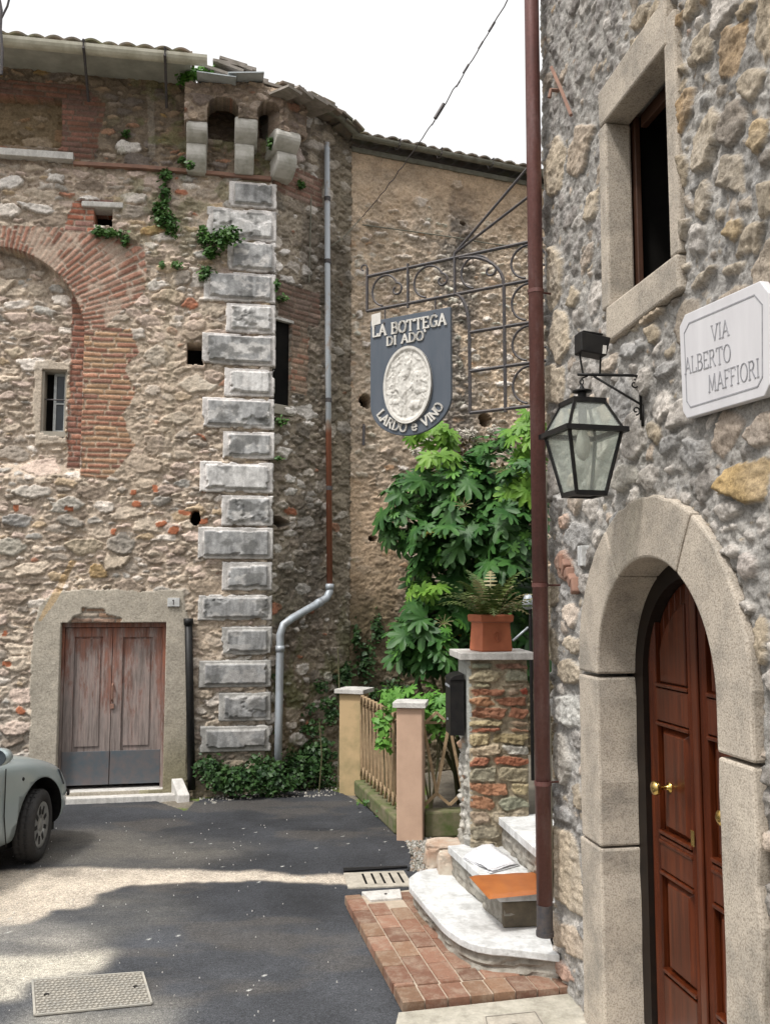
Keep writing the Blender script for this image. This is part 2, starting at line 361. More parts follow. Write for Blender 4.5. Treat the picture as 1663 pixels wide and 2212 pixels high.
        for (nb, ea, eb) in ((pad[:-2, 1:-1], 0, 1), (pad[2:, 1:-1], 2, 3), (pad[1:-1, 2:], 1, 2), (pad[1:-1, :-2], 3, 0)):
            mk = K & ~nb; a = q[..., ea][mk]; b = q[..., eb][mk]
            F.append(np.stack([b, a, a+n0, b+n0], -1))
        F = np.concatenate(F); V2 = np.concatenate([V, back]); c2 = np.concatenate([cols, cols*.9])
        used = np.unique(F); mp = np.zeros(len(V2), int); mp[used] = np.arange(len(used)); F = mp[F]; V2 = V2[used]; c2 = c2[used]
        org = Vector(W.P((s.u0+s.u1)/2, s.z0)); V2 = V2-np.array(org)
        me = bpy.data.meshes.new(name); me.vertices.add(len(V2)); me.vertices.foreach_set('co', V2.astype(np.float32).ravel())
        me.loops.add(F.size); me.loops.foreach_set('vertex_index', F.astype(np.int32).ravel())
        me.polygons.add(len(F)); me.polygons.foreach_set('loop_start', (np.arange(len(F))*4).astype(np.int32)); me.polygons.foreach_set('loop_total', np.full(len(F), 4, np.int32))
        me.update(calc_edges=True)
        a = me.color_attributes.new('Col', 'FLOAT_COLOR', 'POINT'); cc = np.ones((len(V2), 4)); cc[:, :3] = c2; a.data.foreach_set('color', cc.ravel())
        me.polygons.foreach_set('use_smooth', [True]*len(F))
        return link(name, me, mat, parent, org)
def pxpoly(W, pts, o=0): return [W.uz(x, y, o) for x, y in pts]

beige = (.46, .385, .29); pink = (.46, .36, .3); ochre = (.45, .31, .15); white = (.68, .64, .6); greyb = (.3, .27, .235); grey = (.36, .35, .34); brick = (.36, .15, .09); umber = (.2, .15, .11)
PAL1 = [(30, (.54, .455, .365)), (24, (.55, .44, .375)), (5, (.48, .37, .25)), (12, (.66, .6, .54)), (18, (.38, .33, .28)), (8, (.4, .38, .35)), (2, brick), (10, (.27, .215, .17))]

# ================================================================== THE OLD BUILDING (left)
old = thing('stone_building', 'old rubble building with pale quoins, brick arch, stone corbels and worn double door', 'building', W1.P(-2, 0))
r1 = Relief(-4.6, 0, -.1, 8.5, .0125, 11, warp=.036)
big = [((22, 395), 30, 13, white), ((82, 450), 42, 12, white), ((120, 388), 20, 12, white), ((215, 440), 45, 9, white), ((278, 318), 32, 13, white),
       ((335, 770), 26, 22, (.58, .53, .46)), ((290, 725), 24, 15, white), ((425, 832), 40, 17, (.6, .55, .47)), ((25, 755), 18, 12, beige), ((40, 1120), 30, 16, grey), ((140, 1090), 38, 18, (.42, .4, .36)),
       ((185, 1180), 38, 18, beige), ((262, 1176), 32, 22, greyb), ((70, 1062), 36, 16, (.55, .51, .46)), ((20, 1180), 30, 20, (.38, .36, .31)), ((250, 1215), 26, 16, (.5, .42, .33)),
       ((365, 640), 34, 14, (.5, .4, .3)), ((340, 620), 24, 14, white), ((395, 600), 22, 16, (.34, .3, .26)), ((340, 960), 34, 22, (.44, .36, .3)), ((310, 1000), 40, 20, (.46, .38, .31)),
       ((210, 1235), 20, 16, ochre), ((460, 1010), 20, 12, grey), ((380, 905), 30, 14, (.5, .45, .38)), ((150, 1125), 34, 12, greyb), ((440, 605), 30, 20, (.5, .46, .42)), ((330, 500), 30, 14, (.42, .28, .14))]
for (cx, cy), a, b, c in big:
    u, z = W1.uz(cx, cy); r1.stone(u, z, a/190, b/190, r1.rng.normal(0, .12), c, 2.4, .03)
zsc = W1.uz(300, 362)[1]
up = lambda u, z: z > zsc
dn = lambda u, z: z <= zsc
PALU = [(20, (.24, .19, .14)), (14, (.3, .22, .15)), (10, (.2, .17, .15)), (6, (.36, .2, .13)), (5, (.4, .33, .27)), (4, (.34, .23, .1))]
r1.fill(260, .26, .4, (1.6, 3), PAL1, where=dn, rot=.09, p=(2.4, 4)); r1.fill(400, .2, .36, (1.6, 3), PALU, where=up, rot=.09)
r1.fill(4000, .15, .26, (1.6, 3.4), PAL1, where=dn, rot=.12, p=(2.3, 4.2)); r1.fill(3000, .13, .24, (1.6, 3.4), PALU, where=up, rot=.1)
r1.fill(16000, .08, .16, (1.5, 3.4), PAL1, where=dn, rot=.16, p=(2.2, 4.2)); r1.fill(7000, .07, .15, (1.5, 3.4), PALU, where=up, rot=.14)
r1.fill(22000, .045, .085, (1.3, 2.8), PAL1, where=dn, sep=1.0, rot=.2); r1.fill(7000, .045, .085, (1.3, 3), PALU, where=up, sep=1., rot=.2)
U, Z = r1.U, r1.Z
mort = np.array((.46, .38, .305))[None, None]*np.ones(U.shape+(1,))
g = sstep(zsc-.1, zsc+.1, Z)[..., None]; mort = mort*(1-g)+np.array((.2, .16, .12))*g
gl = sstep(2.2, .2, Z)[..., None]*.6; mort = mort*(1-gl)+np.array((.3, .29, .27))*gl
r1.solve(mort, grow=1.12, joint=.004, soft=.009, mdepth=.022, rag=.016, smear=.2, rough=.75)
ww = fbm(U*4, Z*4, 77)-.5; wa = fbm(U*14, Z*14, 78)-.5
Uw = U+.12*ww+.05*wa; Zw = Z+.12*(fbm(U*4+9, Z*4, 79)-.5)
# patches of rendering / mortar smear over the rubble to the right of the arch
sm = sstep(.5, .66, fbm(U*1.6, Z*1.3, 91, 4))*sstep(-2.0, -1.6, U)*sstep(zsc, zsc-.3, Z)*.5
r1.blend(sm, np.array((.47, .38, .29))*(1+.4*(fbm(U*14, Z*14, 92)-.5))[..., None], r1.H*.35+.012+.01*(fbm(U*20, Z*20, 93)-.5))
# recessed field under the arch
cu, cz = W1.uz(-20, 720); ru = cu+203/190.; rad = np.hypot(U-cu, Z-cz)
zb = W1.uz(170, 1010)[1]; ru = W1.uz(180, 800)[0]
rec = (((Z > cz) & (rad < (ru-cu))) | ((Z <= cz) & (U < ru)))
recf = rec*sstep(zb-.15, zb+.1, Z)
r1.H = r1.H-.16*recf
dbk = rec & (Z > zb) & (Uw > W1.uz(146, 800)[0]) & (Z < W1.uz(150, 600)[1])
hold = r1.H.copy(); r1.bricks(dbk, .24, .068, pal=((.3, .14, .1), (.25, .13, .1), (.33, .17, .12)), mortar=(.3, .24, .2), seed=4); r1.H = np.where(dbk, r1.H-.16, hold)
# brick ring and pier
outer = pxpoly(W1, [(-60, 486), (60, 488), (130, 492), (180, 500), (235, 512), (310, 535), (318, 590), (312, 625), (290, 655), (250, 680), (232, 705), (225, 725), (172, 725), (-60, 725)])
ring = inpoly(Uw*.3+U*.7, Zw*.3+Z*.7, outer) & ~rec
RP = ((.33, .17, .12), (.36, .19, .14), (.29, .145, .105), (.41, .25, .19))
r1.bricks(ring, .27, .066, radial=(cu, cz, 1.35), pal=RP, mortar=(.46, .38, .31), seed=2, joint=.012)
wr_ = sstep(.52, .64, fbm(U*4.5, Z*4.5, 88, 5))*ring*.75; r1.blend(wr_, np.array((.45, .36, .29))*(1+.6*wa)[..., None], .008+.01*wa)
pier = inpoly(Uw*.75+U*.25, Zw, pxpoly(W1, [(178, 712), (285, 712), (298, 760), (270, 800), (298, 850), (262, 900), (292, 960), (258, 1010), (228, 1035), (178, 1030)])) & ~rec
ctan = sstep(W1.uz(200, 905)[1]-.9, W1.uz(200, 905)[1]+.7, Z)
r1.bricks(pier, .26, .062, pal=((.34, .17, .115), (.41, .26, .16), (.38, .22, .14), (.29, .155, .115)), mortar=(.5, .4, .3), seed=6)
# bricks scattered around the little hole, upper band of brickwork, brick round the blind window
PB = ((.42, .17, .11), (.36, .14, .09), (.3, .17, .14))
for poly in ([(165, 435), (245, 430), (245, 452), (205, 452), (205, 500), (140, 500), (140, 470)],):
    r1.bricks(inpoly(Uw, Zw, pxpoly(W1, poly)), .24, .07, pal=PB, mortar=(.42, .35, .28), seed=9)
PD = ((.2, .1, .07), (.24, .12, .09), (.17, .1, .08))
r1.bricks(inpoly(Uw, Z, pxpoly(W1, [(-80, 165), (175, 185), (225, 225), (215, 300), (195, 345), (120, 345), (133, 316), (133, 214), (-80, 206)])), .26, .065, pal=PD, mortar=(.17, .13, .1), seed=12)
for px_, py_, w_ in ((395, 1105, 30), (345, 1130, 24), (300, 1085, 20), (150, 1100, 18), (435, 1125, 30), (250, 1150, 16), (40, 1095, 16), (375, 1148, 22), (20, 1430, 26), (45, 1535, 14), (290, 1060, 16), (340, 1060, 14), (15, 1370, 12)):
    u, z = W1.uz(px_, py_); k = (np.abs((Uw-u)/(w_/380))**3+np.abs((Zw-z)/.035)**3) < 1
    r1.C[k] = np.array((.4, .15, .08))*(1+.4*(wa[k]))[..., None]; r1.H[k] = .024
# blind window, recessed
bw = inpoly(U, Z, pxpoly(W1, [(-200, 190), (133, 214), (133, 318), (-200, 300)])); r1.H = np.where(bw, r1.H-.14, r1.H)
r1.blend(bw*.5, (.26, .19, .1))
# plaster surround of the door and over the little window
pl = inpoly(U+.05*ww, Z+.05*wa, pxpoly(W1, [(60, 1790), (66, 1560), (68, 1420), (76, 1350), (88, 1312), (108, 1284), (140, 1275), (230, 1272), (300, 1278), (398, 1274), (408, 1340), (402, 1790)]))
miss = inpoly(U+.04*wa, Z+.04*ww, pxpoly(W1, [(176, 1312), (226, 1316), (230, 1328), (262, 1336), (262, 1346), (150, 1346), (160, 1332), (176, 1326)]))
plf = (pl & ~miss).astype(float)
pc = np.array((.40, .36, .3))*(1+.5*(fbm(U*3, Z*3, 41, 5)-.5))[..., None]
low = sstep(.9, .1, Z)[..., None]*(U > -1.4)[..., None]*.6; pc = pc*(1-low)+np.array((.24, .23, .12))*low
r1.blend(plf, pc, .034+.006*(fbm(U*10, Z*10, 42)-.5))
r1.bricks(miss & pl, .24, .065, pal=((.34, .22, .15), (.3, .2, .15), (.38, .32, .26)), mortar=(.3, .26, .22), seed=3, lift=.01)
pw = inpoly(U+.06*ww, Z+.06*wa, pxpoly(W1, [(72, 770), (150, 775), (145, 800), (90, 800), (88, 935), (140, 940), (140, 955), (66, 960), (68, 860)]))
r1.blend(pw*.8, np.array((.5, .43, .35))*(1+.3*wa)[..., None], -.14+.02)
# ochre run-off streak beside the door, pale scar strip below the gutter, vertical pale strip
st = inpoly(U+.03*ww, Z, pxpoly(W1, [(152, 1208), (164, 1212), (128, 1290), (92, 1342), (84, 1340), (118, 1275)])); r1.blend(st*.55, (.5, .33, .15))
st = inpoly(U+.03*wa, Z, pxpoly(W1, [(318, 195), (332, 195), (336, 340), (322, 340)])); r1.blend(st*.35, (.42, .38, .32))
st = inpoly(U+.06*wa, Z, pxpoly(W1, [(358, 520), (380, 520), (378, 1000), (352, 1000)])); r1.blend(st*.45, (.5, .42, .32))
# dirty foot of the wall
dirt = sstep(1.5, 0, Z+.5*ww)*(U > -1.3)*.55; r1.blend(dirt, (.15, .13, .08))
mo = sstep(.56, .66, fbm(U*5, Z*5, 55))*sstep(zsc-2.3, zsc+.2, Z)*sstep(-2.2, -1.5, U)*.5; r1.blend(mo, (.17, .18, .08))
# openings
rect = lambda W, x0, y0, x1, y1, o=0: (W.uz(x0, y1, o)[0], W.uz(x1, y1, o)[0], W.uz((x0+x1)/2, y1, o)[1], W.uz((x0+x1)/2, y0, o)[1])
def inrect(r): return (U > r[0]) & (U < r[1]) & (Z > r[2]) & (Z < r[3])
DOOR = (W1.uz(124, 1600)[0], W1.uz(352, 1600)[0], .1, W1.uz(240, 1346)[1])
WIN = rect(W1, 90, 800, 140, 935, -.16)
HOLEA = rect(W1, 203, 449, 242, 486); HOLEB = rect(W1, 404, 742, 438, 788)
hole = inrect(DOOR) | inrect(WIN)
hj = .03*ww
for hh in (HOLEA, HOLEB): hole |= (U+hj > hh[0]) & (U+hj < hh[1]) & (Z+.03*wa > hh[2]) & (Z+.03*wa < hh[3])
hc = W1.uz(422, 1118); hole |= (np.hypot((U-hc[0])*1.6, Z-hc[1])+.03*wa < .09)
# machicolation arches
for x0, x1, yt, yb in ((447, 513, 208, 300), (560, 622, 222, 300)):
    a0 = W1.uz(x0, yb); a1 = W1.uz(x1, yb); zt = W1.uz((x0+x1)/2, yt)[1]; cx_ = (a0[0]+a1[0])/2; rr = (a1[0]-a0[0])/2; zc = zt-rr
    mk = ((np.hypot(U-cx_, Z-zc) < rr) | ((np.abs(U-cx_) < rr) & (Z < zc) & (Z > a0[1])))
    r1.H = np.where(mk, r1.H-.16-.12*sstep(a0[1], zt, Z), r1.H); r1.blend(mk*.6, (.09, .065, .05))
# top profile
TOP1 = [(-4.6, 8.5)]
top = np.interp(U[0], [W1.uz(x, y)[0] for x, y in ((0, 118), (300, 150), (395, 160), (430, 178), (500, 180), (560, 180), (590, 196))], [W1.uz(x, y)[1] for x, y in ((0, 118), (300, 150), (395, 160), (430, 178), (500, 180), (560, 180), (590, 196))])
hole |= Z > (top+.03*(_rt[3][:1]-.5))[None]
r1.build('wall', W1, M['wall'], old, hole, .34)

r2 = Relief(0.0, 1.30, -.1, 8.4, .0125, 23)
for (cx, cy), a, b, c in [((618, 606), 18, 14, white), ((660, 588), 12, 14, white), ((612, 545), 15, 9, white), ((625, 885), 20, 12, white), ((610, 975), 18, 14, white), ((615, 1222), 20, 10, white), ((640, 330), 16, 22, (.55, .46, .42)), ((612, 1090), 14, 10, (.5, .45, .4)), ((685, 1085), 12, 9, white), ((730, 760), 14, 12, white)]:
    u, z = W2.uz(cx, cy); r2.stone(u, z, a/150, b/180, .1, c, 2.2, .03)
PAL2 = [(18, (.24, .2, .16)), (12, (.34, .29, .23)), (10, (.16, .14, .115)), (12, (.5, .45, .4)), (11, (.64, .6, .56)), (1, brick)]
r2.fill(1200, .17, .28, (1.2, 2.2), PAL2, lift=(.01, .025)); r2.fill(3500, .08, .17, (1.2, 2.2), PAL2, lift=(.01, .03)); r2.fill(6000, .04, .09, (1.1, 2), PAL2, lift=(.01, .025), sep=1.1)
U, Z = r2.U, r2.Z; ww = fbm(U*4, Z*4, 77)-.5; wa = fbm(U*14, Z*14, 78)-.5; Uw = U+.1*ww+.05*wa; Zw = Z+.1*ww
lit = fbm(U*1.2+3, Z*.7, 60, 4)[..., None]
mort = np.array((.2, .165, .125))*(1-lit)+np.array((.36, .31, .25))*lit
low = sstep(2.6, .4, Z)[..., None]*.55; mort = mort*(1-low)+np.array((.16, .125, .07))*low
r2.solve(mort, grow=1.0, joint=.004, soft=.012, mdepth=.03, rag=.024, smear=.3)
bs2 = (Uw > .08) & (Uw < .75) & (np.abs(Zw-W2.uz(640, 655)[1]) < .22) | (np.abs(Zw-W2.uz(640, 395)[1]) < .2) & (Uw < .8)
r2.bricks(bs2, .24, .07, pal=((.26, .15, .115), (.23, .14, .11), (.32, .22, .18)), mortar=(.28, .22, .17), seed=3)
bs3 = (np.abs(U-W2.uz(646, 780)[0]+.05*wa) < .13) & (Z > W2.uz(640, 850)[1]) & (Z < W2.uz(640, 690)[1]); r2.bricks(bs3, .2, .07, pal=((.3, .17, .12), (.33, .24, .18)), mortar=(.3, .24, .18), seed=5)
r2.blend(sstep(.85, 1.05, U)*.5, (.2, .17, .12))
gm = sstep(.5, .62, fbm(U*4, Z*3, 62))*sstep(3.2, .6, Z)*.6; r2.blend(gm, (.12, .14, .05))
dk = sstep(.47, .62, fbm(U*2.3, Z*1.1, 66))*sstep(1.0, 2.6, Z)*.55; r2.blend(dk, (.1, .085, .07))
SLIT = (.03, W2.uz(627, 780)[0], W2.uz(605, 878)[1], W2.uz(605, 690)[1])
hole = (U > SLIT[0]) & (U < SLIT[1]) & (Z > SLIT[2]) & (Z < SLIT[3])
for x, y, a, b in ((600, 1130, .17, .075),):
    u, z = W2.uz(x, y); hole |= (np.abs(U-u+.1*wa)/a+np.abs(Z-z+.1*ww)/b) < 1
pts = [(590, 196), (640, 212), (690, 235), (725, 262), (752, 280)]
top = np.interp(U[0], [W2.uz(*p)[0] for p in pts], [W2.uz(*p)[1] for p in pts]); hole |= Z > top[None]
r2.build('wall', W2, M['wall'], old, hole, .34)

# ================================================================== END WALL (ochre house at the end of the court)
L3 = 6.6
end = thing('rubble_house', 'ochre plastered rubble house wall behind the leafy shrub, tiled eave on top', 'building', W3.P(2, 0))
r3 = Relief(0, L3, -.1, 8.4, .014, 37)
rw = r3.rng
spec = [((905, 435), 22, 18), ((800, 480), 22, 8), ((850, 455), 16, 6), ((890, 510), 18, 7), ((820, 505), 16, 8), ((985, 400), 14, 12), ((790, 515), 10, 7), ((950, 555), 16, 8), ((870, 555), 26, 8), ((1000, 615), 26, 9), ((1060, 640), 18, 9), ((1040, 800), 26, 14), ((1085, 830), 30, 9), ((1020, 760), 14, 7), ((780, 590), 14, 9), ((775, 680), 12, 14), ((1050, 690), 14, 8), ((920, 480), 12, 9), ((1110, 560), 12, 7), ((1000, 880), 16, 9), ((870, 1010), 16, 7), ((790, 745), 12, 12), ((1075, 600), 12, 16), ((1095, 770), 14, 10), ((1000, 660), 12, 10)]
for (cx, cy), a, b in spec:
    u, z = W3.uz(cx, cy); r3.stone(u, z, a/165, b/180, rw.normal(0, .15), (.7, .64, .58), 2.1, .034)
for k in range(620):
    u = rw.uniform(0, L3); z = rw.uniform(3.2, 7.6); a = rw.uniform(.03, .09)
    r3.stone(u, z, a, a/rw.uniform(1.2, 2.8), rw.normal(0, .2), (.6*rw.uniform(.9, 1.1), .54, .46), 2.1, .03)
PAL3 = [(10, (.53, .42, .32)), (10, (.47, .39, .31)), (5, (.38, .32, .26)), (9, (.64, .57, .48)), (3, (.42, .27, .17))]
r3.fill(7500, .1, .22, (1.3, 2.8), PAL3, lift=(.006, .016), where=lambda u, z: z < 7.3); r3.fill(9000, .05, .1, (1.2, 2.4), PAL3, lift=(.004, .014), where=lambda u, z: z < 7.3)
U, Z = r3.U, r3.Z; ww = fbm(U*4, Z*4, 77)-.5; wa = fbm(U*14, Z*14, 78)-.5
f = fbm(U*1.1+5, Z*1.1, 61, 4)[..., None]
mort = np.array((.54, .42, .3))*(1-f)+np.array((.47, .39, .31))*f
br = sstep(.44, .56, fbm(U*2+7, Z*1.5, 63, 4))*(sstep(1.1, 1.4, U)*sstep(2.0, 1.7, U)*sstep(3.6, 4.2, Z)*.8+.2)
mort = mort*(1-br[..., None])+np.array((.2, .175, .15))*br[..., None]
r3.solve(mort, grow=.98, joint=.003, soft=.014, mdepth=.03, rag=.026, smear=.55)
# smoother ochre rendering under the eave and as a patch lower down
zt = 7.45+.5*(fbm(U*1.5, Z*0+1, 70)-.5); oc = sstep(-.3, .7, Z-zt+.8*ww+.4*wa)*.6
occ = np.array((.48, .34, .22))*(1+.9*(fbm(U*5, Z*5, 71, 5)-.5))[..., None]
r3.blend(oc, occ, r3.H*.5+.01); 
oc2 = sstep(1.0, .5, U+1.2*ww)*sstep(3.9, 3.6, Z+.8*ww)*sstep(1.0, 1.8, Z)*.6; r3.blend(oc2, occ*1.05, r3.H*.4+.008)
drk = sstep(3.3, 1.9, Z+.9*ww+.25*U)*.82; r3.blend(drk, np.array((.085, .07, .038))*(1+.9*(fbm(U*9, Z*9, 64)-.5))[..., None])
hole = np.zeros(U.shape, bool)
for x, y, a, b in ((788, 866, .09, .08), (1048, 908, .1, .09), (805, 1163, .05, .035), (1000, 483, .03, .03)):
    u, z = W3.uz(x, y); hole |= (np.abs(U-u+.06*wa)/a)**2+(np.abs(Z-z+.06*ww)/b)**2 < 1
pts = [(765, 285), (900, 312), (1140, 362)]
uz = [W3.uz(*p) for p in pts]; hole |= Z > 8.2
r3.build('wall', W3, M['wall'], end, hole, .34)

# ================================================================== NEAR HOUSE (right)
near = thing('stone_house', 'near grey mortared stone house with arched wooden door and open upper window', 'building', WR.P(1.2, 0))
r4 = Relief(0, 4.1, -.05, 7.4, .0095, 51, warp=.028)
def rs(x0, y0, x1, y1, c, lift=.03, p=3.2, rot=0, sc=1):
    u, z = WR.uz((x0+x1)/2, (y0+y1)/2); ua = WR.uz(x0, y0)[0]; ub = WR.uz(x1, y0)[0]; za = WR.uz((x0+x1)/2, y0)[1]; zb_ = WR.uz((x0+x1)/2, y1)[1]
    r4.stone(u, z, abs(ub-ua)/2*sc, abs(za-zb_)/2*sc, rot, c, p, lift)
tan_ = (.5, .42, .32); tan2 = (.42, .35, .26); gst = (.36, .35, .34); gold = (.42, .30, .15); wst = (.52, .48, .44); rst = (.36, .22, .16)
for a in [(1185, 300, 1222, 424, tan_), (1186, 540, 1222, 660, tan_), (1192, 665, 1230, 782, tan_), (1186, 786, 1220, 880, tan_), (1183, 1000, 1208, 1090, wst), (1228, 265, 1285, 385, (.46, .38, .3)), (1265, 415, 1298, 480, tan_),
          (1560, 985, 1668, 1092, gold), (1470, 940, 1530, 1018, gst), (1425, 935, 1484, 985, gst), (1545, 1060, 1608, 1130, wst), (1490, 60, 1550, 140, tan2), (1500, 240, 1560, 370, tan2), (1580, 0, 1640, 45, tan2),
          (1560, 330, 1612, 420, tan2), (1500, 380, 1545, 470, tan2), (1590, 480, 1660, 540, tan2), (1490, 480, 1530, 560, wst), (1600, 140, 1655, 235, tan2), (1570, 470, 1610, 520, gold), (1480, 590, 1560, 625, tan2),
          (1225, 1370, 1262, 1412, tan_), (1205, 1420, 1260, 1480, tan2), (1200, 1490, 1262, 1570, (.5, .49, .46)), (1225, 1130, 1280, 1190, gst), (1208, 1110, 1235, 1150, (.5, .34, .25)), (1195, 1580, 1235, 1700, (.4, .37, .33)),
          (1190, 1790, 1262, 1960, tan_), (1196, 1990, 1262, 2060, (.46, .38, .3)), (1200, 2075, 1240, 2120, (.44, .3, .24)), (1200, 1740, 1240, 1780, gst), (1210, 1185, 1240, 1260, rst), (1555, 1120, 1600, 1150, wst), (1560, 1180, 1610, 1215, wst), (1600, 1190, 1640, 1260, (.5, .44, .4)), (1590, 1290, 1640, 1330, wst),
          (1630, 1330, 1670, 1450, tan2), (1335, 735, 1400, 775, gst), (1350, 560, 1400, 600, tan2), (1300, 760, 1340, 800, (.5, .43, .36)), (1390, 640, 1440, 690, (.45, .36, .26)), (1560, 560, 1620, 590, tan2), (1420, 780, 1460, 820, gst), (1400, 690, 1430, 740, tan2), (1350, 880, 1400, 1000, wst), (1330, 1000, 1380, 1060, (.5, .47, .42)), (1620, 250, 1663, 330, gold), (1640, 380, 1690, 470, tan2)]:
    rs(*a[:4], a[4], lift=.034)
PR_top = [(14, (.33, .31, .295)), (8, (.4, .375, .35)), (7, (.42, .35, .28)), (7, (.24, .22, .205))]
PR_r = [(14, tan2), (10, (.36, .3, .235)), (6, gst), (5, wst), (5, (.38, .27, .16)), (6, (.25, .21, .17))]
PR_lo = [(10, wst), (8, (.4, .37, .34)), (8, (.48, .4, .33)), (6, gst), (5, tan2), (1, (.38, .27, .21)), (6, (.26, .24, .22))]
wr = lambda f: (lambda u, z: f(u, z))
topz = lambda u, z: z > 4.2-(u-.3)*0 and u < 1.25
rgt = lambda u, z: u >= 1.25 and z > 3.2
lo = lambda u, z: not (topz(u, z) or rgt(u, z))
r4.fill(2500, .14, .3, (.75, 1.8), PR_r, lift=(.02, .042), rot=.5, where=rgt, sep=1.02); r4.fill(2500, .12, .24, (1.2, 2.6), PR_top, lift=(.008, .022), rot=.7, where=topz, sep=1.02)
r4.fill(3000, .13, .26, (.9, 2), PR_lo, lift=(.015, .035), rot=.35, where=lo, sep=1.0)
r4.fill(9000, .05, .13, (.9, 2.4), PR_r, lift=(.012, .03), rot=.7, where=rgt, sep=1.04); r4.fill(9000, .05, .12, (1.2, 2.8), PR_top, lift=(.006, .02), rot=.7, where=topz, sep=1.1)
r4.fill(9000, .05, .13, (1, 2.4), PR_lo, lift=(.01, .026), rot=.5, where=lo, sep=1.0)
r4.fill(14000, .03, .06, (1, 2), PR_lo+PR_r, lift=(.006, .016), rot=.5, sep=1.03); r4.fill(4000, .03, .055, (1, 2), PR_top, lift=(.006, .014), rot=.5, where=topz, sep=1.2)
r4.solve((.335, .32, .30), grow=1.02, joint=.006, soft=.010, mdepth=.016, rag=.016, smear=.2, rough=.5, lf=.8)
U, Z = r4.U, r4.Z; ww = fbm(U*4, Z*4, 77)-.5; wa = fbm(U*14, Z*14, 78)-.5
r4.H += .014*(fbm(U*6, Z*6, 81, 6)-.5)+.010*(fbm(U*42, Z*42, 82, 3)-.5)
r4.blend(sstep(.5, .7, fbm(U*1.6, Z*1.6, 83))*.15, (.42, .41, .40))
dd = WR.uz(1303, 1460); ee = WR.uz(1562, 1500); DU = (dd[0]+ee[0])/2; DR = abs(ee[0]-dd[0])/2; DZ = 1.85
WIN4 = (WR.uz(1318, 300)[0], WR.uz(1452, 300)[0], WR.uz(1392, 612)[1], WR.uz(1380, 185)[1])
hole = ((np.abs(U-DU) < DR+.12) & (Z < DZ)) | ((np.hypot(U-DU, Z-DZ) < DR+.12) & (Z >= DZ)) | ((U > WIN4[0]-.05) & (U < WIN4[1]+.05) & (Z > WIN4[2]-.05) & (Z < WIN4[3]+.05))
fmask = (((np.abs(U-DU) < DR+.27) & (Z < DZ)) | ((np.hypot(U-DU, Z-DZ) < DR+.27) & (Z >= DZ)) | ((U > WIN4[0]-.09) & (U < WIN4[1]+.09) & (Z > WIN4[2]-.17) & (Z < WIN4[3]+.2)))
sgm = inpoly(U, Z, pxpoly(WR, [(1455, 660), (1650, 580), (1700, 870), (1470, 930)], .03)); r4.H = np.where(fmask, -.03, r4.H); r4.H = np.where(sgm, np.minimum(r4.H, .012), r4.H)
r4.build('wall', WR, M['wallR'], near, hole, .5)
r5 = Relief(4.1, 8.0, -.05, 7.4, .03, 52, warp=.02)
r5.fill(4000, .14, .32, (.8, 1.9), PR_r, lift=(.02, .04), rot=.4, sep=1.1); r5.fill(5000, .08, .14, (.8, 1.9), PR_lo, lift=(.02, .03), rot=.4, sep=1.15)
r5.solve((.335, .32, .30), grow=1.04, joint=.007, soft=.03, mdepth=.02); r5.build('wall', WR, M['wallR'], near, None, .5)
# ------------------------------------------------------------------ parts of the old building
def at_w(W, x, y, o=0): u, z = W.uz(x, y, o); return W.P(u, z, o)
M['door_old'] = None
def mat_olddoor():
    m, n, b = newmat('weathered painted door boards'); f = noise(n, 5, 7, .75, stretch=(1, 1, .22)); g = noise(n, 45, 5, .7, stretch=(1, 1, .06)); v = N(n, 'ShaderNodeSeparateXYZ'); n.links.new(wcoord(n), v.inputs[0])
    mr = N(n, 'ShaderNodeMapRange'); mr.inputs[1].default_value = .5; mr.inputs[2].default_value = 2.1; mr.inputs[3].default_value = -.14; mr.inputs[4].default_value = .12; n.links.new(v.outputs[2], mr.inputs[0])
    ad = N(n, 'ShaderNodeMath', operation='ADD'); n.links.new(mr.outputs[0], ad.inputs[0]); n.links.new(f, ad.inputs[1])
    c = ramp(n, ad.outputs[0], [(.38, (.23, .19, .175)), (.48, (.28, .22, .2)), (.56, (.22, .12, .095)), (.68, (.26, .1, .06))])
    c = mix(n, .7, c, ramp(n, g, [(.35, (.4, .38, .36)), (.5, (1, 1, 1)), (.66, (1.3, 1.3, 1.3))]), 'MULTIPLY')
    n.links.new(c, b.inputs['Base Color']); b.inputs['Roughness'].default_value = .8; bump(n, b, g, .5, .004); return m
M['door_old'] = mat_olddoor()
M['kick'] = mat_simple('blue grey sheet metal', (.1, .125, .145), (.16, .14, .14), 7, .55, .3, bs_=.15)
M['wood_white'] = mat_simple('grey white window paint', (.5, .52, .52), (.34, .36, .36), 20, .6)
M['glass_dark'] = mat_simple('dark window glass', (.02, .024, .03), (.04, .05, .06), 3, .12, bs_=0)
M['brickred'] = mat_simple('brick string', (.3, .17, .12), (.22, .13, .1), 9, .9, bs_=.4)

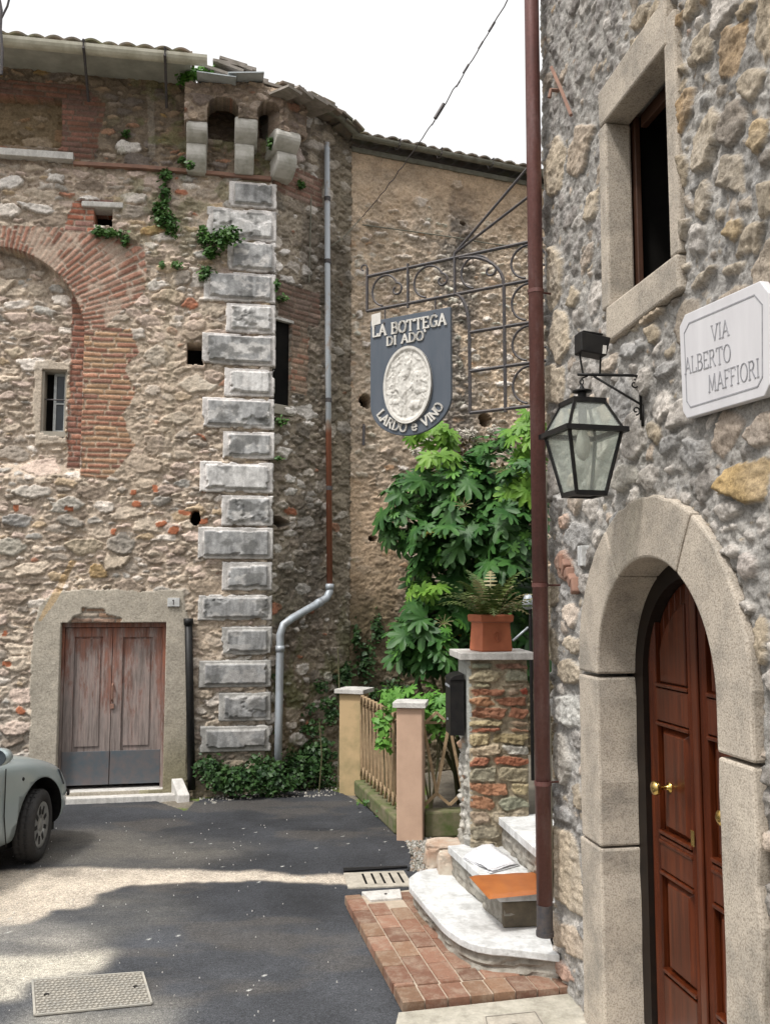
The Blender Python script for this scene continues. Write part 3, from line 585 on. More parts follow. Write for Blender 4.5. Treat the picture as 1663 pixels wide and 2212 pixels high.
# quoins : block px list  (xl, yt, yb, xr)
Q = [(495, 390, 447, 589), (447, 447, 517, 588), (492, 517, 585, 587), (441, 585, 650, 586), (488, 653, 718, 585), (437, 718, 787, 583), (485, 793, 855, 582), (437, 857, 924, 581),
     (482, 930, 990, 580), (432, 995, 1063, 579), (479, 1068, 1135, 578), (428, 1137, 1207, 576), (480, 1212, 1275, 576), (428, 1283, 1340, 574), (478, 1352, 1415, 574), (430, 1425, 1485, 573), (473, 1495, 1558, 571), (432, 1567, 1625, 571)]
for i, (xl, yt, yb, xr) in enumerate(Q):
    u0 = W1.uz(xl, (yt+yb)/2, .05)[0]; z0 = W1.uz((xl+xr)/2, yb, .05)[1]; z1 = W1.uz((xl+xr)/2, yt, .05)[1]-.012; u1 = .045+.003*((i*7) % 3-1)
    rq_ = Relief(u0-.012, u1+.012, z0-.01, z1+.01, .0085, 200+i); U_, Z_ = rq_.U, rq_.Z; sd_ = i*3.7
    n1 = fbm(U_*9+sd_, Z_*9, 3, 5)-.5; n2 = fbm(U_*30+sd_, Z_*30, 4, 4)-.5; n3 = fbm(U_*4+sd_, Z_*5, 6, 5)
    ed = np.minimum(np.minimum(U_-u0, u1-U_), np.minimum(Z_-z0, z1-Z_))+.012*n1+.010*n2-.02*sstep(.62, .75, fbm(U_*6+sd_, Z_*6, 12))
    m_ = .05+.006*math.sin(i*2.3); pe = np.minimum(np.minimum(U_-u0-m_-.012, u1-m_-U_), np.minimum(Z_-z0-m_*.75, z1-m_*.7-Z_))+.006*n1+.008*n2-.02*sstep(.6, .72, fbm(U_*7+sd_, Z_*8, 15))
    hgt_ = .05*sstep(-.012, .006, ed)+(.036-.028*sstep(.55, .66, n3)*(i % 3 == 1))*sstep(-.002, .014, pe)+.006*n1+.004*n2
    hgt_ = np.where(ed < -.01, -.06, hgt_)
    pm = sstep(.0, .012, pe); old_g = np.clip((i-9)/6., 0, 1); lightp = i in (1, 4, 6, 9)
    marg = np.array((.66, .63, .61))*(1-old_g)+np.array((.40, .39, .37))*old_g
    pane = np.array((.56, .55, .54)) if lightp else np.array((.33, .33, .33))*(1-old_g*.2)
    streak = fbm(U_*26+sd_, Z_*5, 21, 5); flake = sstep(.53, .6, fbm(U_*8+sd_, Z_*11, 23, 5))
    col_ = marg*(1-pm[..., None])+pane*(1+1.1*(streak-.5))[..., None]*pm[..., None]
    fl = (flake*pm*(0.15 if i in (0, 9, 11) else .75))[..., None]; col_ = col_*(1-fl)+np.array((.62, .6, .58))*(1-.35*old_g)*fl
    bl = (sstep(.56, .68, fbm(U_*5+sd_, Z_*7, 27, 5))*(.35+.4*pm))[..., None]; col_ = col_*(1-bl)+np.array((.14, .14, .135))*bl
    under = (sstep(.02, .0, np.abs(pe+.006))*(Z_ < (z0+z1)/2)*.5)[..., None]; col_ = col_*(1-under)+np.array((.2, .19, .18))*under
    rq_.C = col_*(1+.5*(n1+n2))[..., None]; rq_.H = hgt_
    rq_.build('quoin_block', W1, M['carved'], old, ed < -.008, .06)

# string course (two lengths), marble sill, lintels of putlog holes
def strip(pts, W, th, o0, o1, name, mat, parent, bevel=.004):
    b = MB()
    for (xa, ya), (xb, yb) in zip(pts[:-1], pts[1:]):
        ua, za = W.uz(xa, ya, o1); ub, zb_ = W.uz(xb, yb, o1)
        b.hexa([W.P(ua, za-th, o1), W.P(ub, zb_-th, o1), W.P(ub, zb_-th, o0), W.P(ua, za-th, o0), W.P(ua, za, o1), W.P(ub, zb_, o1), W.P(ub, zb_, o0), W.P(ua, za, o0)])
    return b.build(name, mat, parent, bevel=bevel)
strip([(158, 346), (300, 354), (440, 366), (586, 380)], W1, .045, -.05, .07, 'string_course', M['brickred'], old)
strip([(-200, 303), (158, 328)], W1, .085, -.2, .12, 'sill', M['marble_old'], old, .006)
strip([(176, 432), (266, 436)], W1, .07, -.2, .05, 'lintel', M['marble_old'], old, .012)
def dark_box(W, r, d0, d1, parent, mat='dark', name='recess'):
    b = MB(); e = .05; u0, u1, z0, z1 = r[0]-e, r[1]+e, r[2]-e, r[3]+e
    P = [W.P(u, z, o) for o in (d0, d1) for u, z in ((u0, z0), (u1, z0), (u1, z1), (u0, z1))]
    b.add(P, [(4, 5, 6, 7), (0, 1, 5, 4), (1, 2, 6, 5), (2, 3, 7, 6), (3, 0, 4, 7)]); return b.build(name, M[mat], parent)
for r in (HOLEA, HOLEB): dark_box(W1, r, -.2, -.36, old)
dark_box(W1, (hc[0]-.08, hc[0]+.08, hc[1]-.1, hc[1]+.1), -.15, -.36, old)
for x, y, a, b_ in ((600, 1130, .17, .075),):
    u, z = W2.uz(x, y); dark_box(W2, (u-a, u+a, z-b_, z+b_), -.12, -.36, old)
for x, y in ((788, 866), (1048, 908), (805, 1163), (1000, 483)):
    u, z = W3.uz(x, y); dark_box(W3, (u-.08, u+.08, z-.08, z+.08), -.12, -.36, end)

# bartizan (the little projecting turret wall on corbels)
OB = .33
WB1 = Wall(W1.P(.103, 0, OB)[:2], 79.6); WB2 = Wall(WB1.O[:2], 45)
def turret(W, u0, u1, pts, bottom, arches, seed):
    r = Relief(u0, u1, 6.6, 8.45, .0125, seed)
    pal = [(10, (.3, .23, .18)), (8, (.36, .28, .21)), (5, (.24, .19, .16)), (4, (.42, .34, .28)), (2, (.34, .19, .13))]
    r.fill(500, .14, .24, (1.3, 2.4), pal); r.fill(2000, .07, .15, (1.3, 3), pal); r.fill(2500, .04, .08, (1.2, 2.6), pal, sep=1.05)
    r.solve((.27, .215, .165), grow=1.1, joint=.004, soft=.012, mdepth=.014)
    U, Z = r.U, r.Z; wa_ = fbm(U*14, Z*14, 78)-.5
    top = np.interp(U[0], [W.uz(*p)[0] for p in pts], [W.uz(*p)[1] for p in pts])
    bot = np.interp(U[0], [W.uz(*p)[0] for p in bottom], [W.uz(*p)[1] for p in bottom])
    h = (Z > top[None]+.03*wa_) | (Z < bot[None]+.05*wa_)
    for x0, x1, yt in arches:
        ua = W.uz(x0, 280)[0]; ub = W.uz(x1, 280)[0]; zt = W.uz((x0+x1)/2, yt)[1]; c_ = (ua+ub)/2; rr = (ub-ua)/2
        h |= (np.hypot(U-c_, Z-(zt-rr)) < rr+.03*wa_) | ((np.abs(U-c_) < rr+.02*wa_) & (Z < zt-rr))
    r.build('turret_wall', W, M['wall'], old, h, OB-.02)
turret(WB1, WB1.uz(398, 250)[0], 0, [(395, 176), (500, 176), (560, 178), (606, 194)], [(395, 262), (455, 258), (505, 250), (560, 258), (610, 282)], [(448, 514, 209), (558, 603, 221)], 61)
turret(WB2, 0, .36, [(606, 194), (640, 208), (690, 232), (720, 252)], [(606, 282), (640, 292), (655, 300)], [], 62)
def corbel(px0, px1, yt, yb, W, depth, uo=0):
    u0 = W.uz(px0, (yt+yb)/2, depth*.9)[0]; u1 = W.uz(px1, (yt+yb)/2, depth*.9)[0]; z1 = W.uz((px0+px1)/2, yt, depth*.9)[1]; z0 = W.uz((px0+px1)/2, yb, depth*.9)[1]
    n = 8; prof = [(-.1, z1), (depth*.72, z1)]
    hgt = z1-z0
    for k in range(n+1):
        t = k/n*math.pi*.62; prof.append((depth*.72+depth*.28*math.sin(t+.5)/1.0, z1-hgt*.08-hgt*.92*(k/n)**1.05))
    prof = [(o if i < 2 else o-depth*.5*((z1-z)/hgt)**3, z) for i, (o, z) in enumerate(prof)]
    prof.append((-.1, z0))
    b = MB(); b.prism(prof, lambda o, z: W.P(u0, z, o), lambda o, z: W.P(u1, z, o))
    return b.build('corbel', M['corbel'], old, bevel=.02)
corbel(402, 448, 255, 302, W1, .36); corbel(402, 446, 304, 360, W1, .25)
corbel(507, 557, 247, 303, W1, .36); corbel(507, 549, 306, 364, W1, .25)
WD = Wall(W1.P(0, 0)[:2], 62.3)
corbel(597, 650, 277, 322, WD, .40); corbel(599, 642, 324, 374, WD, .28)

# door
d0, d1, dz0, dz1 = DOOR; dm = W1.uz(238, 1600, -.12)[0]
dr = MB(); dr.wbox(W1, d0-.02, d1+.02, dz1-.05, dz1+.02, -.2, -.07); dr.wbox(W1, d0-.02, d0+.03, dz0, dz1-.05, -.2, -.07); dr.wbox(W1, d1-.03, d1+.02, dz0, dz1-.05, -.2, -.07)
door = dr.build('door', M['door_old'], old, bevel=.004)
for a, b_ in ((d0+.032, dm-.003), (dm+.003, d1-.032)):
    lf = MB(); z0, z1 = dz0+.05, dz1-.055; wl = b_-a
    lf.wbox(W1, a, b_, z0, z1, -.17, -.13)
    s = wl*.2; lf.wbox(W1, a, a+s, z0, z1, -.13, -.105); lf.wbox(W1, b_-s, b_, z0, z1, -.13, -.105); lf.wbox(W1, a+s, b_-s, z1-s, z1, -.13, -.107)
    lf.wbox(W1, a+s+.025, b_-s-.025, z0+.42, z1-s-.025, -.13, -.118)
    leaf = lf.build('door_leaf', M['door_old'], door, bevel=.003)
    k = MB(); k.wbox(W1, a+.002, b_-.002, z0+.0, z0+.37, -.104, -.094); k.build('kick_plate', M['kick'], door, bevel=.002)
hb = MB(); u, z = W1.uz(243, 1500, -.09); hb.tube([W1.P(u, z+.12, -.1), W1.P(u, z+.1, -.06), W1.P(u, z-.05, -.06), W1.P(u, z-.08, -.1)], .009); hb.wbox(W1, u-.02, u+.02, z-.16, z-.11, -.105, -.085)
hb.build('door_handle', M['brickred'], door)
hg = MB(); u, z = W1.uz(131, 1392, -.08); hg.wbox(W1, u-.02, u+.03, z-.05, z+.02, -.1, -.07); hg.build('hinge', M['black'], door)
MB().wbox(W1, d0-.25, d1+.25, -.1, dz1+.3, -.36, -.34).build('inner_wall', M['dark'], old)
# threshold : two marble steps and a kerb stone
th = MB(); th.wbox(W1, d0-.15, d1+.13, .0, .105, -.3, .03); th.wbox(W1, d0-.2, d1+.25, -.02, .06, .03, .16); th.build('threshold', M['marble_old'], old, bevel=.006)
kx = W1.uz(385, 1730, .1)[0]; kb = MB(); kb.hexa([W1.P(kx-.0, -.02, .24), W1.P(kx+.13, -.02, .24), W1.P(kx+.02, -.02, -.02), W1.P(kx-.1, -.02, -.02), W1.P(kx-.0, .07, .24), W1.P(kx+.13, .07, .24), W1.P(kx+.02, .25, -.02), W1.P(kx-.1, .25, -.02)])
kb.build('kerb_stone', M['marble_old'], old, bevel=.008)
# little window
a, b_, z0, z1 = WIN
f = MB()
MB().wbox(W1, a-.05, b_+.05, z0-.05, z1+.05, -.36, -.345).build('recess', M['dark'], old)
rv = MB(); rv.wbox(W1, a-.04, a+.012, z0, z1, -.34, -.155); rv.wbox(W1, b_-.012, b_+.04, z0, z1, -.34, -.155); rv.wbox(W1, a-.04, b_+.04, z1-.012, z1+.05, -.34, -.155); rv.wbox(W1, a-.04, b_+.04, z0-.05, z0+.014, -.34, -.13); rv.build('window_reveal', M['plaster'], old)
fa = a+.10
for u0, u1, v0, v1 in ((fa, fa+.03, z0+.014, z1-.012), (b_-.04, b_-.012, z0+.014, z1-.012), (fa+.03, b_-.04, z1-.04, z1-.012), (fa+.03, b_-.04, z0+.014, z0+.05), (fa+.03, b_-.04, (z0+z1)/2-.01, (z0+z1)/2+.01)):
    f.wbox(W1, u0, u1, v0, v1, -.3, -.27)
fr = f.build('window', M['wood_white'], old); MB().wbox(W1, fa+.02, b_-.02, z0+.02, z1-.02, -.29, -.285).build('window_pane', M['glass_dark'], fr)
br_ = MB(); br_.tube([W1.P(a+.0, (z0+z1)/2+.03, -.2), W1.P(b_, (z0+z1)/2+.03, -.2)], .008, 6); br_.build('window_bar', M['iron'], fr)
# slit window of the canted wall
MB().wbox(W2, SLIT[0]-.01, SLIT[1]+.01, SLIT[2]-.01, SLIT[3]+.01, -.1, -.035).build('slit_dark_panel', M['dark'], old)  # added black panel standing in for the darkness inside the slit
MB().wbox(W2, SLIT[0]-.02, SLIT[1]+.04, SLIT[2]-.1, SLIT[2]+.02, -.3, .03).build('sill', M['plaster'], old, bevel=.008)
MB().wbox(W2, SLIT[0]-.02, SLIT[1]+.03, SLIT[3]-.012, SLIT[3]+.02, -.2, .025).build('lintel', M['marble_old'], old)
# house number plate
u, z = W1.uz(375, 1301, .05); npl = MB(); npl.wbox(W1, u-.068, u+.068, z-.05, z+.05, .03, .056)
hn = npl.build('house_number_plate', M['marble'], None, bevel=.004); tag(hn, 'small white number plate on the plaster right of the old double door', 'number plate')
nb = MB(); nb.wbox(W1, u-.005, u+.005, z-.028, z+.028, .056, .058); nb.wbox(W1, u-.014, u-.003, z+.016, z+.026, .0563, .0583); nb.build('numeral', M['iron'], hn)

# pipes
def wp(W, x, y, o): return at_w(W, x, y, o)
b = MB(); b.tube([wp(W1, 407, 1338, .08), wp(W1, 410, 1500, .08), wp(W1, 414, 1706, .08)], .045, 12); b.tube([wp(W1, 407, 1336, .08), wp(W1, 407, 1350, .08)], .055, 12)
p_ = b.build('waste_pipe', M['black'], old, smooth=True)
b = MB(); b.tube([wp(W2, 706, 308, .09), wp(W2, 708, 700, .09), wp(W2, 712, 1268, .09)], .036, 12); dp = b.build('downpipe', M['oldpipe'], old, smooth=True)
for y in (425, 560, 860, 1050): b = MB(); b.tube([wp(W2, 706.5+(y-308)/160, y, .09), wp(W2, 706.5+(y-308)/160, y+9, .09)], .043, 12); b.build('collar', M['iron'], dp)
b = MB(); b.tube([wp(W2, 712, 1265, .09), wp(W2, 712, 1278, .1), wp(W2, 705, 1292, .11), wp(W2, 688, 1303, .12), wp(W2, 632, 1335, .12), wp(W2, 612, 1350, .12), wp(W2, 605, 1372, .1), wp(W2, 605, 1400, .1), wp(W2, 602, 1560, .1), wp(W2, 600, 1690, .1)], .046, 14)
for c in ((wp(W2, 693, 1300, .118), wp(W2, 684, 1305, .12)), (wp(W2, 605, 1395, .1), wp(W2, 605, 1408, .1)), (wp(W2, 712, 1262, .09), wp(W2, 712, 1274, .095))): b.tube(c, .053, 14)
b.build('downpipe_elbow', M['zinc'], old, smooth=True)
b = MB(); b.tube([wp(W2, 672, 428, .03), wp(W2, 670, 520, .03), wp(W2, 668, 610, .03)], .008, 6); b.build('cable', M['gutter_old'], old)

# ---------------------------------------------------------------- roofs and gutters
def roof_sheet(name, P0, du, dv, Lu, Lv, mat, parent, pitch=.2, amp=.022, seed=1, rag=.0):
    du = Vector(du).normalized(); dv = Vector(dv).normalized(); n_ = du.cross(dv).normalized()
    if n_.z < 0: n_ = -n_
    nu = int(Lu/pitch*8)+1; nv = max(2, int(Lv/.38)*3+1); vs = []; rnd = random.Random(seed); rows = {}
    for j in range(nv):
        v = Lv*j/(nv-1); ro = (j % 3 == 0)*.018
        for i in range(nu):
            u = Lu*i/(nu-1); k = int(u/pitch); ph = u/pitch-k
            rr = rows.setdefault((k, j//3), (rnd.uniform(-.02, .02), rnd.uniform(-.03, .03)))
            h = amp*(abs(math.sin(math.pi*ph))*1.6-.6)+ro+rr[0]*.5
            vv = v+(rr[1]-rag*rnd.random() if j == 0 else 0)
            vs.append(Vector(P0)+du*u+dv*vv+n_*h)
    fs = [(j*nu+i, j*nu+i+1, (j+1)*nu+i+1, (j+1)*nu+i) for j in range(nv-1) for i in range(nu-1)]
    o = mkmesh(name, vs, fs, mat, parent, smooth=False)
    m = o.modifiers.new('thick', 'SOLIDIFY'); m.thickness = .02; m.offset = 0; return o
def gut(pts, r, name, mat, parent, n=12):     # half-round gutter, open on top
    vs = []; fs = []; k = 9
    for p, t in pts:
        t = Vector(t).normalized(); a = t.cross(Vector((0, 0, 1))).normalized()
        for i in range(k):
            q = math.pi*i/(k-1); vs.append(Vector(p)+a*math.cos(q)*r+Vector((0, 0, -math.sin(q)*r)))
        for i in range(k):
            q = math.pi*(1-i/(k-1)); vs.append(Vector(p)+a*math.cos(q)*(r-.008)+Vector((0, 0, -math.sin(q)*(r-.008))))
    m = 2*k
    for j in range(len(pts)-1):
        for i in range(m): fs.append((j*m+i, j*m+(i+1) % m, (j+1)*m+(i+1) % m, (j+1)*m+i))
    fs += [tuple(range(m))[::-1], tuple((len(pts)-1)*m+i for i in range(m))]
    return mkmesh(name, vs, fs, mat, parent, smooth=False)
GO = .55
ga = W1.uz(-60, 78, GO); gb = W1.uz(448, 126, GO); gz = (ga[1]+gb[1])/2
gut([(W1.P(ga[0]-1.2, ga[1], GO), W1.d), (W1.P(gb[0], gb[1], GO), W1.d)], .085, 'gutter', M['gutter'], old)
for x in (183, 358):
    b = MB()
    u = W1.uz(x, 100, GO)[0]; z = np.interp(u, [ga[0], gb[0]], [ga[1], gb[1]])
    b.tube([W1.P(u, z+.09, GO-.1), W1.P(u, z+.02, GO+.105), W1.P(u, z-.06, GO+.09), W1.P(u, z-.1, GO), W1.P(u, z-.24, GO-.18), W1.P(u, z-.42, GO-.4)], .016, 6)
    b.build('gutter_bracket', M['iron'], old)
ev = W1.uz(412, 118, GO-.08)[0]
so_ = MB(); zs = lambda u: float(np.interp(u, [ga[0], gb[0]], [ga[1], gb[1]]))
uL = -4.6; SOF = W1.uz(220, 166, 0)[1]-zs(W1.uz(220, 166, 0)[0])
so_.hexa([W1.P(uL, zs(uL)-.03, GO-.07), W1.P(ev, zs(ev)-.03, GO-.07), W1.P(ev, zs(ev)-.0+SOF, -.02), W1.P(uL, zs(uL)-.0+SOF, -.02), W1.P(uL, zs(uL)+.02, GO-.07), W1.P(ev, zs(ev)+.02, GO-.07), W1.P(ev, zs(ev)+.2, -.02), W1.P(uL, zs(uL)+.2, -.02)])
so_.build('soffit', M['soffit'], old)
rd = (-W1.n*math.cos(R(17))+Vector((0, 0, math.sin(R(17)))))
sl = (zs(ev)-zs(uL))/(ev-uL)
roof_sheet('roof', W1.P(uL, zs(uL)+.075, GO-.03), W1.d+Vector((0, 0, sl)), rd, ev-uL+.02, 4.2, M['tile'], old, seed=3)
b = MB()
for x in (80, 250):
    u = W1.uz(x, 130, .2)[0]; b.hexa([W1.P(u-.05, zs(u)-.30, -.02), W1.P(u+.05, zs(u)-.30, -.02), W1.P(u+.05, zs(u)-.04, .42), W1.P(u-.05, zs(u)-.04, .42), W1.P(u-.05, zs(u)-.22, -.02), W1.P(u+.05, zs(u)-.22, -.02), W1.P(u+.05, zs(u)-.0, .42), W1.P(u-.05, zs(u)-.0, .42)])
# loose sheets and slates over the turret
M['slate'] = mat_simple('slipped roof slates', (.34, .3, .27), (.2, .18, .15), 9, .85, bs_=.4)
M['sheet'] = mat_simple('pale metal sheet', (.62, .66, .68), (.42, .46, .48), 5, .45, .2)
b = MB(); T = W1
def slab(mb, W, x, y, o, lu, lo_, th, tilt=0, pitch=.1):
    u, z = W.uz(x, y, o); Mx = Matrix((W.d, -W.n, Vector((0, 0, 1)))).transposed() @ Matrix.Rotation(tilt, 3, 'Y') @ Matrix.Rotation(pitch, 3, 'X')
    mb.box(W.P(u, z, o), (lu, lo_, th), Mx)
slab(b, W1, 468, 180, .3, .45, .5, .012, .04); b.build('roof_sheet', M['sheet'], old)
b = MB(); slab(b, W1, 530, 176, .32, .42, .5, .012, -.12, .1); b.build('roof_sheet', M['sheet'], old)
b = MB(); rnd = random.Random(5)
for x, y in ((470, 168), (500, 160), (520, 158), (535, 162), (505, 150), (490, 152), (555, 186), (590, 200), (610, 204), (635, 210), (660, 222), (680, 230)):
    slab(b, W1 if x < 600 else WB2, x, y, .1 if x < 600 else .05, rnd.uniform(.2, .34), .5, .03, rnd.uniform(.05, .3), .15)
b.build('roof_slates', M['slate'], old)
# irregular tiled verge sweeping down the canted wall
v = []
for (x, y) in ((600, 188), (640, 202), (690, 224), (735, 252), (768, 284)): u, z = W2.uz(x, y, .2); v.append(W2.P(u, z, .2))
b = MB(); rnd = random.Random(9)
for i in range(len(v)-1):
    for k in range(3):
        p = v[i].lerp(v[i+1], (k+.5)/3); t = (v[i+1]-v[i]).normalized(); back = -W2.n
        Mx = Matrix((t, back, t.cross(back))).transposed() @ Matrix.Rotation(rnd.uniform(-.12, .12), 3, 'Y') @ Matrix.Rotation(rnd.uniform(-.1, .1), 3, 'Z')
        b.box(p+back*.25+Vector((0, 0, rnd.uniform(-.01, .03))), (.19, .75+rnd.uniform(-.1, .1), .035), Mx)
        b.box(p+back*.3+Vector((0, 0, .045+rnd.uniform(-.01, .02))), (.15, .7, .03), Mx)
b.build('roof_verge', M['tile'], old, bevel=.008)
b = MB(); b.tube([v[1], v[2], v[3], wp(W2, 772, 292, .22)], .045, 10); b.build('gutter', M['gutter_old'], old, smooth=True)
# body behind the walls, so that openings are dark and the roof has something to sit on
b = MB(); z1 = 7.75
foot = [W1.P(-4.6, 0, -.37), W1.P(-.1, 0, -.37), W2.P(1.2, 0, -.4), W2.P(1.2, 0, -.4)+Vector((.3, 4, 0)), W1.P(-4.6, 0, -6)]
b.prism([(p.x, p.y) for p in foot], lambda x, y: Vector((x, y, -.1)), lambda x, y: Vector((x, y, z1))); b.build('inner_wall', M['darkstone'], old)
b = MB(); foot = [W3.P(.1, 0, -.37), W3.P(L3, 0, -.37), W3.P(L3, 0, -4), W3.P(.3, 0, -4)]
b.prism([(p.x, p.y) for p in foot], lambda x, y: Vector((x, y, -.1)), lambda x, y: Vector((x, y, 7.8))); b.build('inner_wall', M['darkstone'], end)
# eave of the end wall
g0 = W3.uz(768, 290, .22); g1 = W3.uz(1140, 366, .22)
uE = L3; zE = g0[1]+(g1[1]-g0[1])*(uE-g0[0])/(g1[0]-g0[0]); sl = (g1[1]-g0[1])/(g1[0]-g0[0])
gut([(W3.P(g0[0]-.05, g0[1], .22), W3.d), (W3.P(uE, zE, .22), W3.d)], .052, 'gutter', M['gutter_old'], end)
for x in (860, 950, 1060):
    b = MB(); u = W3.uz(x, 320, .22)[0]; z = g0[1]+sl*(u-g0[0]); b.tube([W3.P(u, z+.04, .1), W3.P(u, z+.02, .3), W3.P(u, z-.05, .285), W3.P(u, z-.08, .22), W3.P(u, z-.05, .15), W3.P(u, z+.02, .1)], .01, 6); b.build('gutter_bracket', M['iron'], end)
roof_sheet('roof', W3.P(g0[0]-.15, g0[1]+.05, .18), W3.d+Vector((0, 0, sl)), (-W3.n*math.cos(R(15))+Vector((0, 0, math.sin(R(15))))), uE-g0[0]+.15, 3.5, M['tile'], end, seed=8, rag=.02)
MB().wbox(W3, -.0, uE, 8.17, 8.24, -.35, .03).build('eave_course', M['gutter_old'], end, bevel=.01)
b = MB(); b.tube([wp(W3, 783, 485, .03), wp(W3, 880, 498, .035), wp(W3, 980, 512, .03), wp(W3, 1060, 526, .035), wp(W3, 1150, 535, .03)], .009, 6); b.build('cable', M['gutter_old'], end)
b = MB(); b.tube([wp(W3, 786, 918, -.02), wp(W3, 786, 921, .06), wp(W3, 785, 962, .06)], .02, 6); b.build('iron_bar', M['iron'], end)

# ================================================================== NEAR HOUSE : door case, door, window, pipe
JR = DR; RO = DR+.25
def arcpts(r, a0, a1, n): return [(DU+r*math.cos(a), DZ+r*math.sin(a)) for a in np.linspace(a0, a1, n)]
rng = random.Random(3)
def vouss(poly_in, poly_out, name='voussoir', o1=.035, dep=.20):
    # poly_in, poly_out : matching lists of (u,z); rough outer edge
    n = len(poly_in); vs = []; fs = []
    for (a, b_) in zip(poly_in, poly_out):
        for t, o in ((0, o1), (.5, o1+.002), (1, o1)):
            p = (a[0]+(b_[0]-a[0])*t, a[1]+(b_[1]-a[1])*t); vs.append(WR.P(p[0], p[1], o))
    m = 3; base = len(vs)
    for (a, b_) in zip(poly_in, poly_out):
        for p in (a, b_): vs.append(WR.P(p[0], p[1], -dep))
    for i in range(n-1):
        for k in range(m-1): fs.append((i*m+k, i*m+k+1, (i+1)*m+k+1, (i+1)*m+k))
        fs.append((i*m, (i+1)*m, base+(i+1)*2, base+i*2)); fs.append((i*m+2, base+i*2+1, base+(i+1)*2+1, (i+1)*m+2)); fs.append((base+i*2, base+(i+1)*2, base+(i+1)*2+1, base+i*2+1))
    fs.append((0, base, base+1, 2, 1)); e = (n-1)*m; fs.append((e, e+1, e+2, base+(n-1)*2+1, base+(n-1)*2))
    o = mkmesh(name, vs, fs, M['granite'], case, bevel=.012); return o
case = MB()
case = thing('door_surround', '', '', WR.P(DU, 0)); del case['label']; del case['category']
case.parent = near; case.location = ORG[case]-ORG[near]
g = .005
jt = [(-.02, .93), (.93+g, DZ-.02)]
for sgn in (-1, 1):
    cuts = [(-.03, .98 if sgn < 0 else .52), (.985 if sgn < 0 else .525, DZ-.01 if sgn < 0 else 1.64)] + ([(1.645, DZ+.0)] if False else [])
    for z0, z1 in cuts:
        n = 9; zz = np.linspace(z0, z1-g, n)
        pin = [(DU+sgn*(JR+rng.uniform(-.006, .006)), z) for z in zz]
        po = [(DU+sgn*(RO+rng.uniform(-.012, .012)+(.02 if z0 < .1 else 0)), z) for z in zz]
        vouss(pin, po)
zr = 1.645
def ring_pts(r, a0, a1, n, j=.006): return [(DU+(r+rng.uniform(-j, j))*math.cos(a), DZ+(r+rng.uniform(-j, j))*math.sin(a)) for a in np.linspace(a0, a1, n)]
RT = DR+.285
ek = .006
# far springer+haunch, keystone, near haunch (angles measured from +u = towards the camera)
def blk(a0, a1, extra=None, ztop=None):
    n = 16; ai = np.linspace(a0+ek, a1-ek, n); ro = [RO+(RT-RO)*math.sin(a)+.0 for a in ai]
    pin = [(DU+JR*math.cos(a), DZ+JR*math.sin(a)) for a in ai]
    po = [(DU+(r+rng.uniform(-.008, .008))*math.cos(a), DZ+(r+rng.uniform(-.008, .008))*math.sin(a)) for a, r in zip(ai, ro)]
    if extra: pin = [extra[0]]+pin; po = [extra[1]]+po
    vouss(pin, po)
blk(0, R(60), extra=((DU+JR, 1.65), (DU+RO, 1.65)))
blk(R(60), R(121)); blk(R(121), math.pi)
# door
M['mahog'] = None
def mat_mahog():
    m, n, b = newmat('varnished mahogany'); g = noise(n, 30, 5, .7, stretch=(1, 1, .05)); f = noise(n, 3, 4, .6)
    c = ramp(n, g, [(.3, (.035, .008, .003)), (.55, (.08, .018, .006)), (.75, (.125, .03, .009))]); c = mix(n, .5, c, ramp(n, f, [(.35, (.7, .7, .7)), (.65, (1.3, 1.2, 1.1))]), 'MULTIPLY')
    n.links.new(c, b.inputs['Base Color']); b.inputs['Roughness'].default_value = .3; b.inputs['Specular IOR Level'].default_value = .3; b.inputs['Coat Weight'].default_value = .06; b.inputs['Coat Roughness'].default_value = .15; bump(n, b, g, .08, .002); return m
M['mahog'] = mat_mahog()
M['darkwood'] = mat_simple('near black frame wood', (.008, .005, .004), (.014, .008, .005), 12, .5, bs_=.1, spec=.3)  # door frame colour, far darker than the leaves
M['brass'] = mat_simple('polished brass', (.62, .44, .16), (.5, .34, .1), 15, .22, 1, bs_=0)
DP = -.215   # door face plane
zbD, ztD = .12, DZ+DR+.02
df = MB(); e_ = .088
# frame following the arch
n = 24
inn = [(DU-JR+e_, zbD)]+[(DU+(JR-e_)*math.cos(a), DZ+(JR-e_)*math.sin(a)) for a in np.linspace(math.pi, 0, n)]+[(DU+JR-e_, zbD)]
out = [(DU-JR-.1, zbD)]+[(DU+(JR+.1)*math.cos(a), DZ+(JR+.1)*math.sin(a)) for a in np.linspace(math.pi, 0, n)]+[(DU+JR+.1, zbD)]
for i in range(len(inn)-1):
    a, b_, c, d = inn[i], inn[i+1], out[i+1], out[i]
    df.hexa([WR.P(*a, DP+.04), WR.P(*b_, DP+.04), WR.P(*b_, DP-.06), WR.P(*a, DP-.06), WR.P(*d, DP+.04), WR.P(*c, DP+.04), WR.P(*c, DP-.06), WR.P(*d, DP-.06)])
nd = df.build('door', M['darkwood'], near)
def halfw(z): return JR-e_ if z <= DZ else math.sqrt(max(1e-4, (JR-e_)**2-(z-DZ)**2))
RAILS = [(zbD+.0, .42), (.92, 1.08), (1.64, 1.80)]
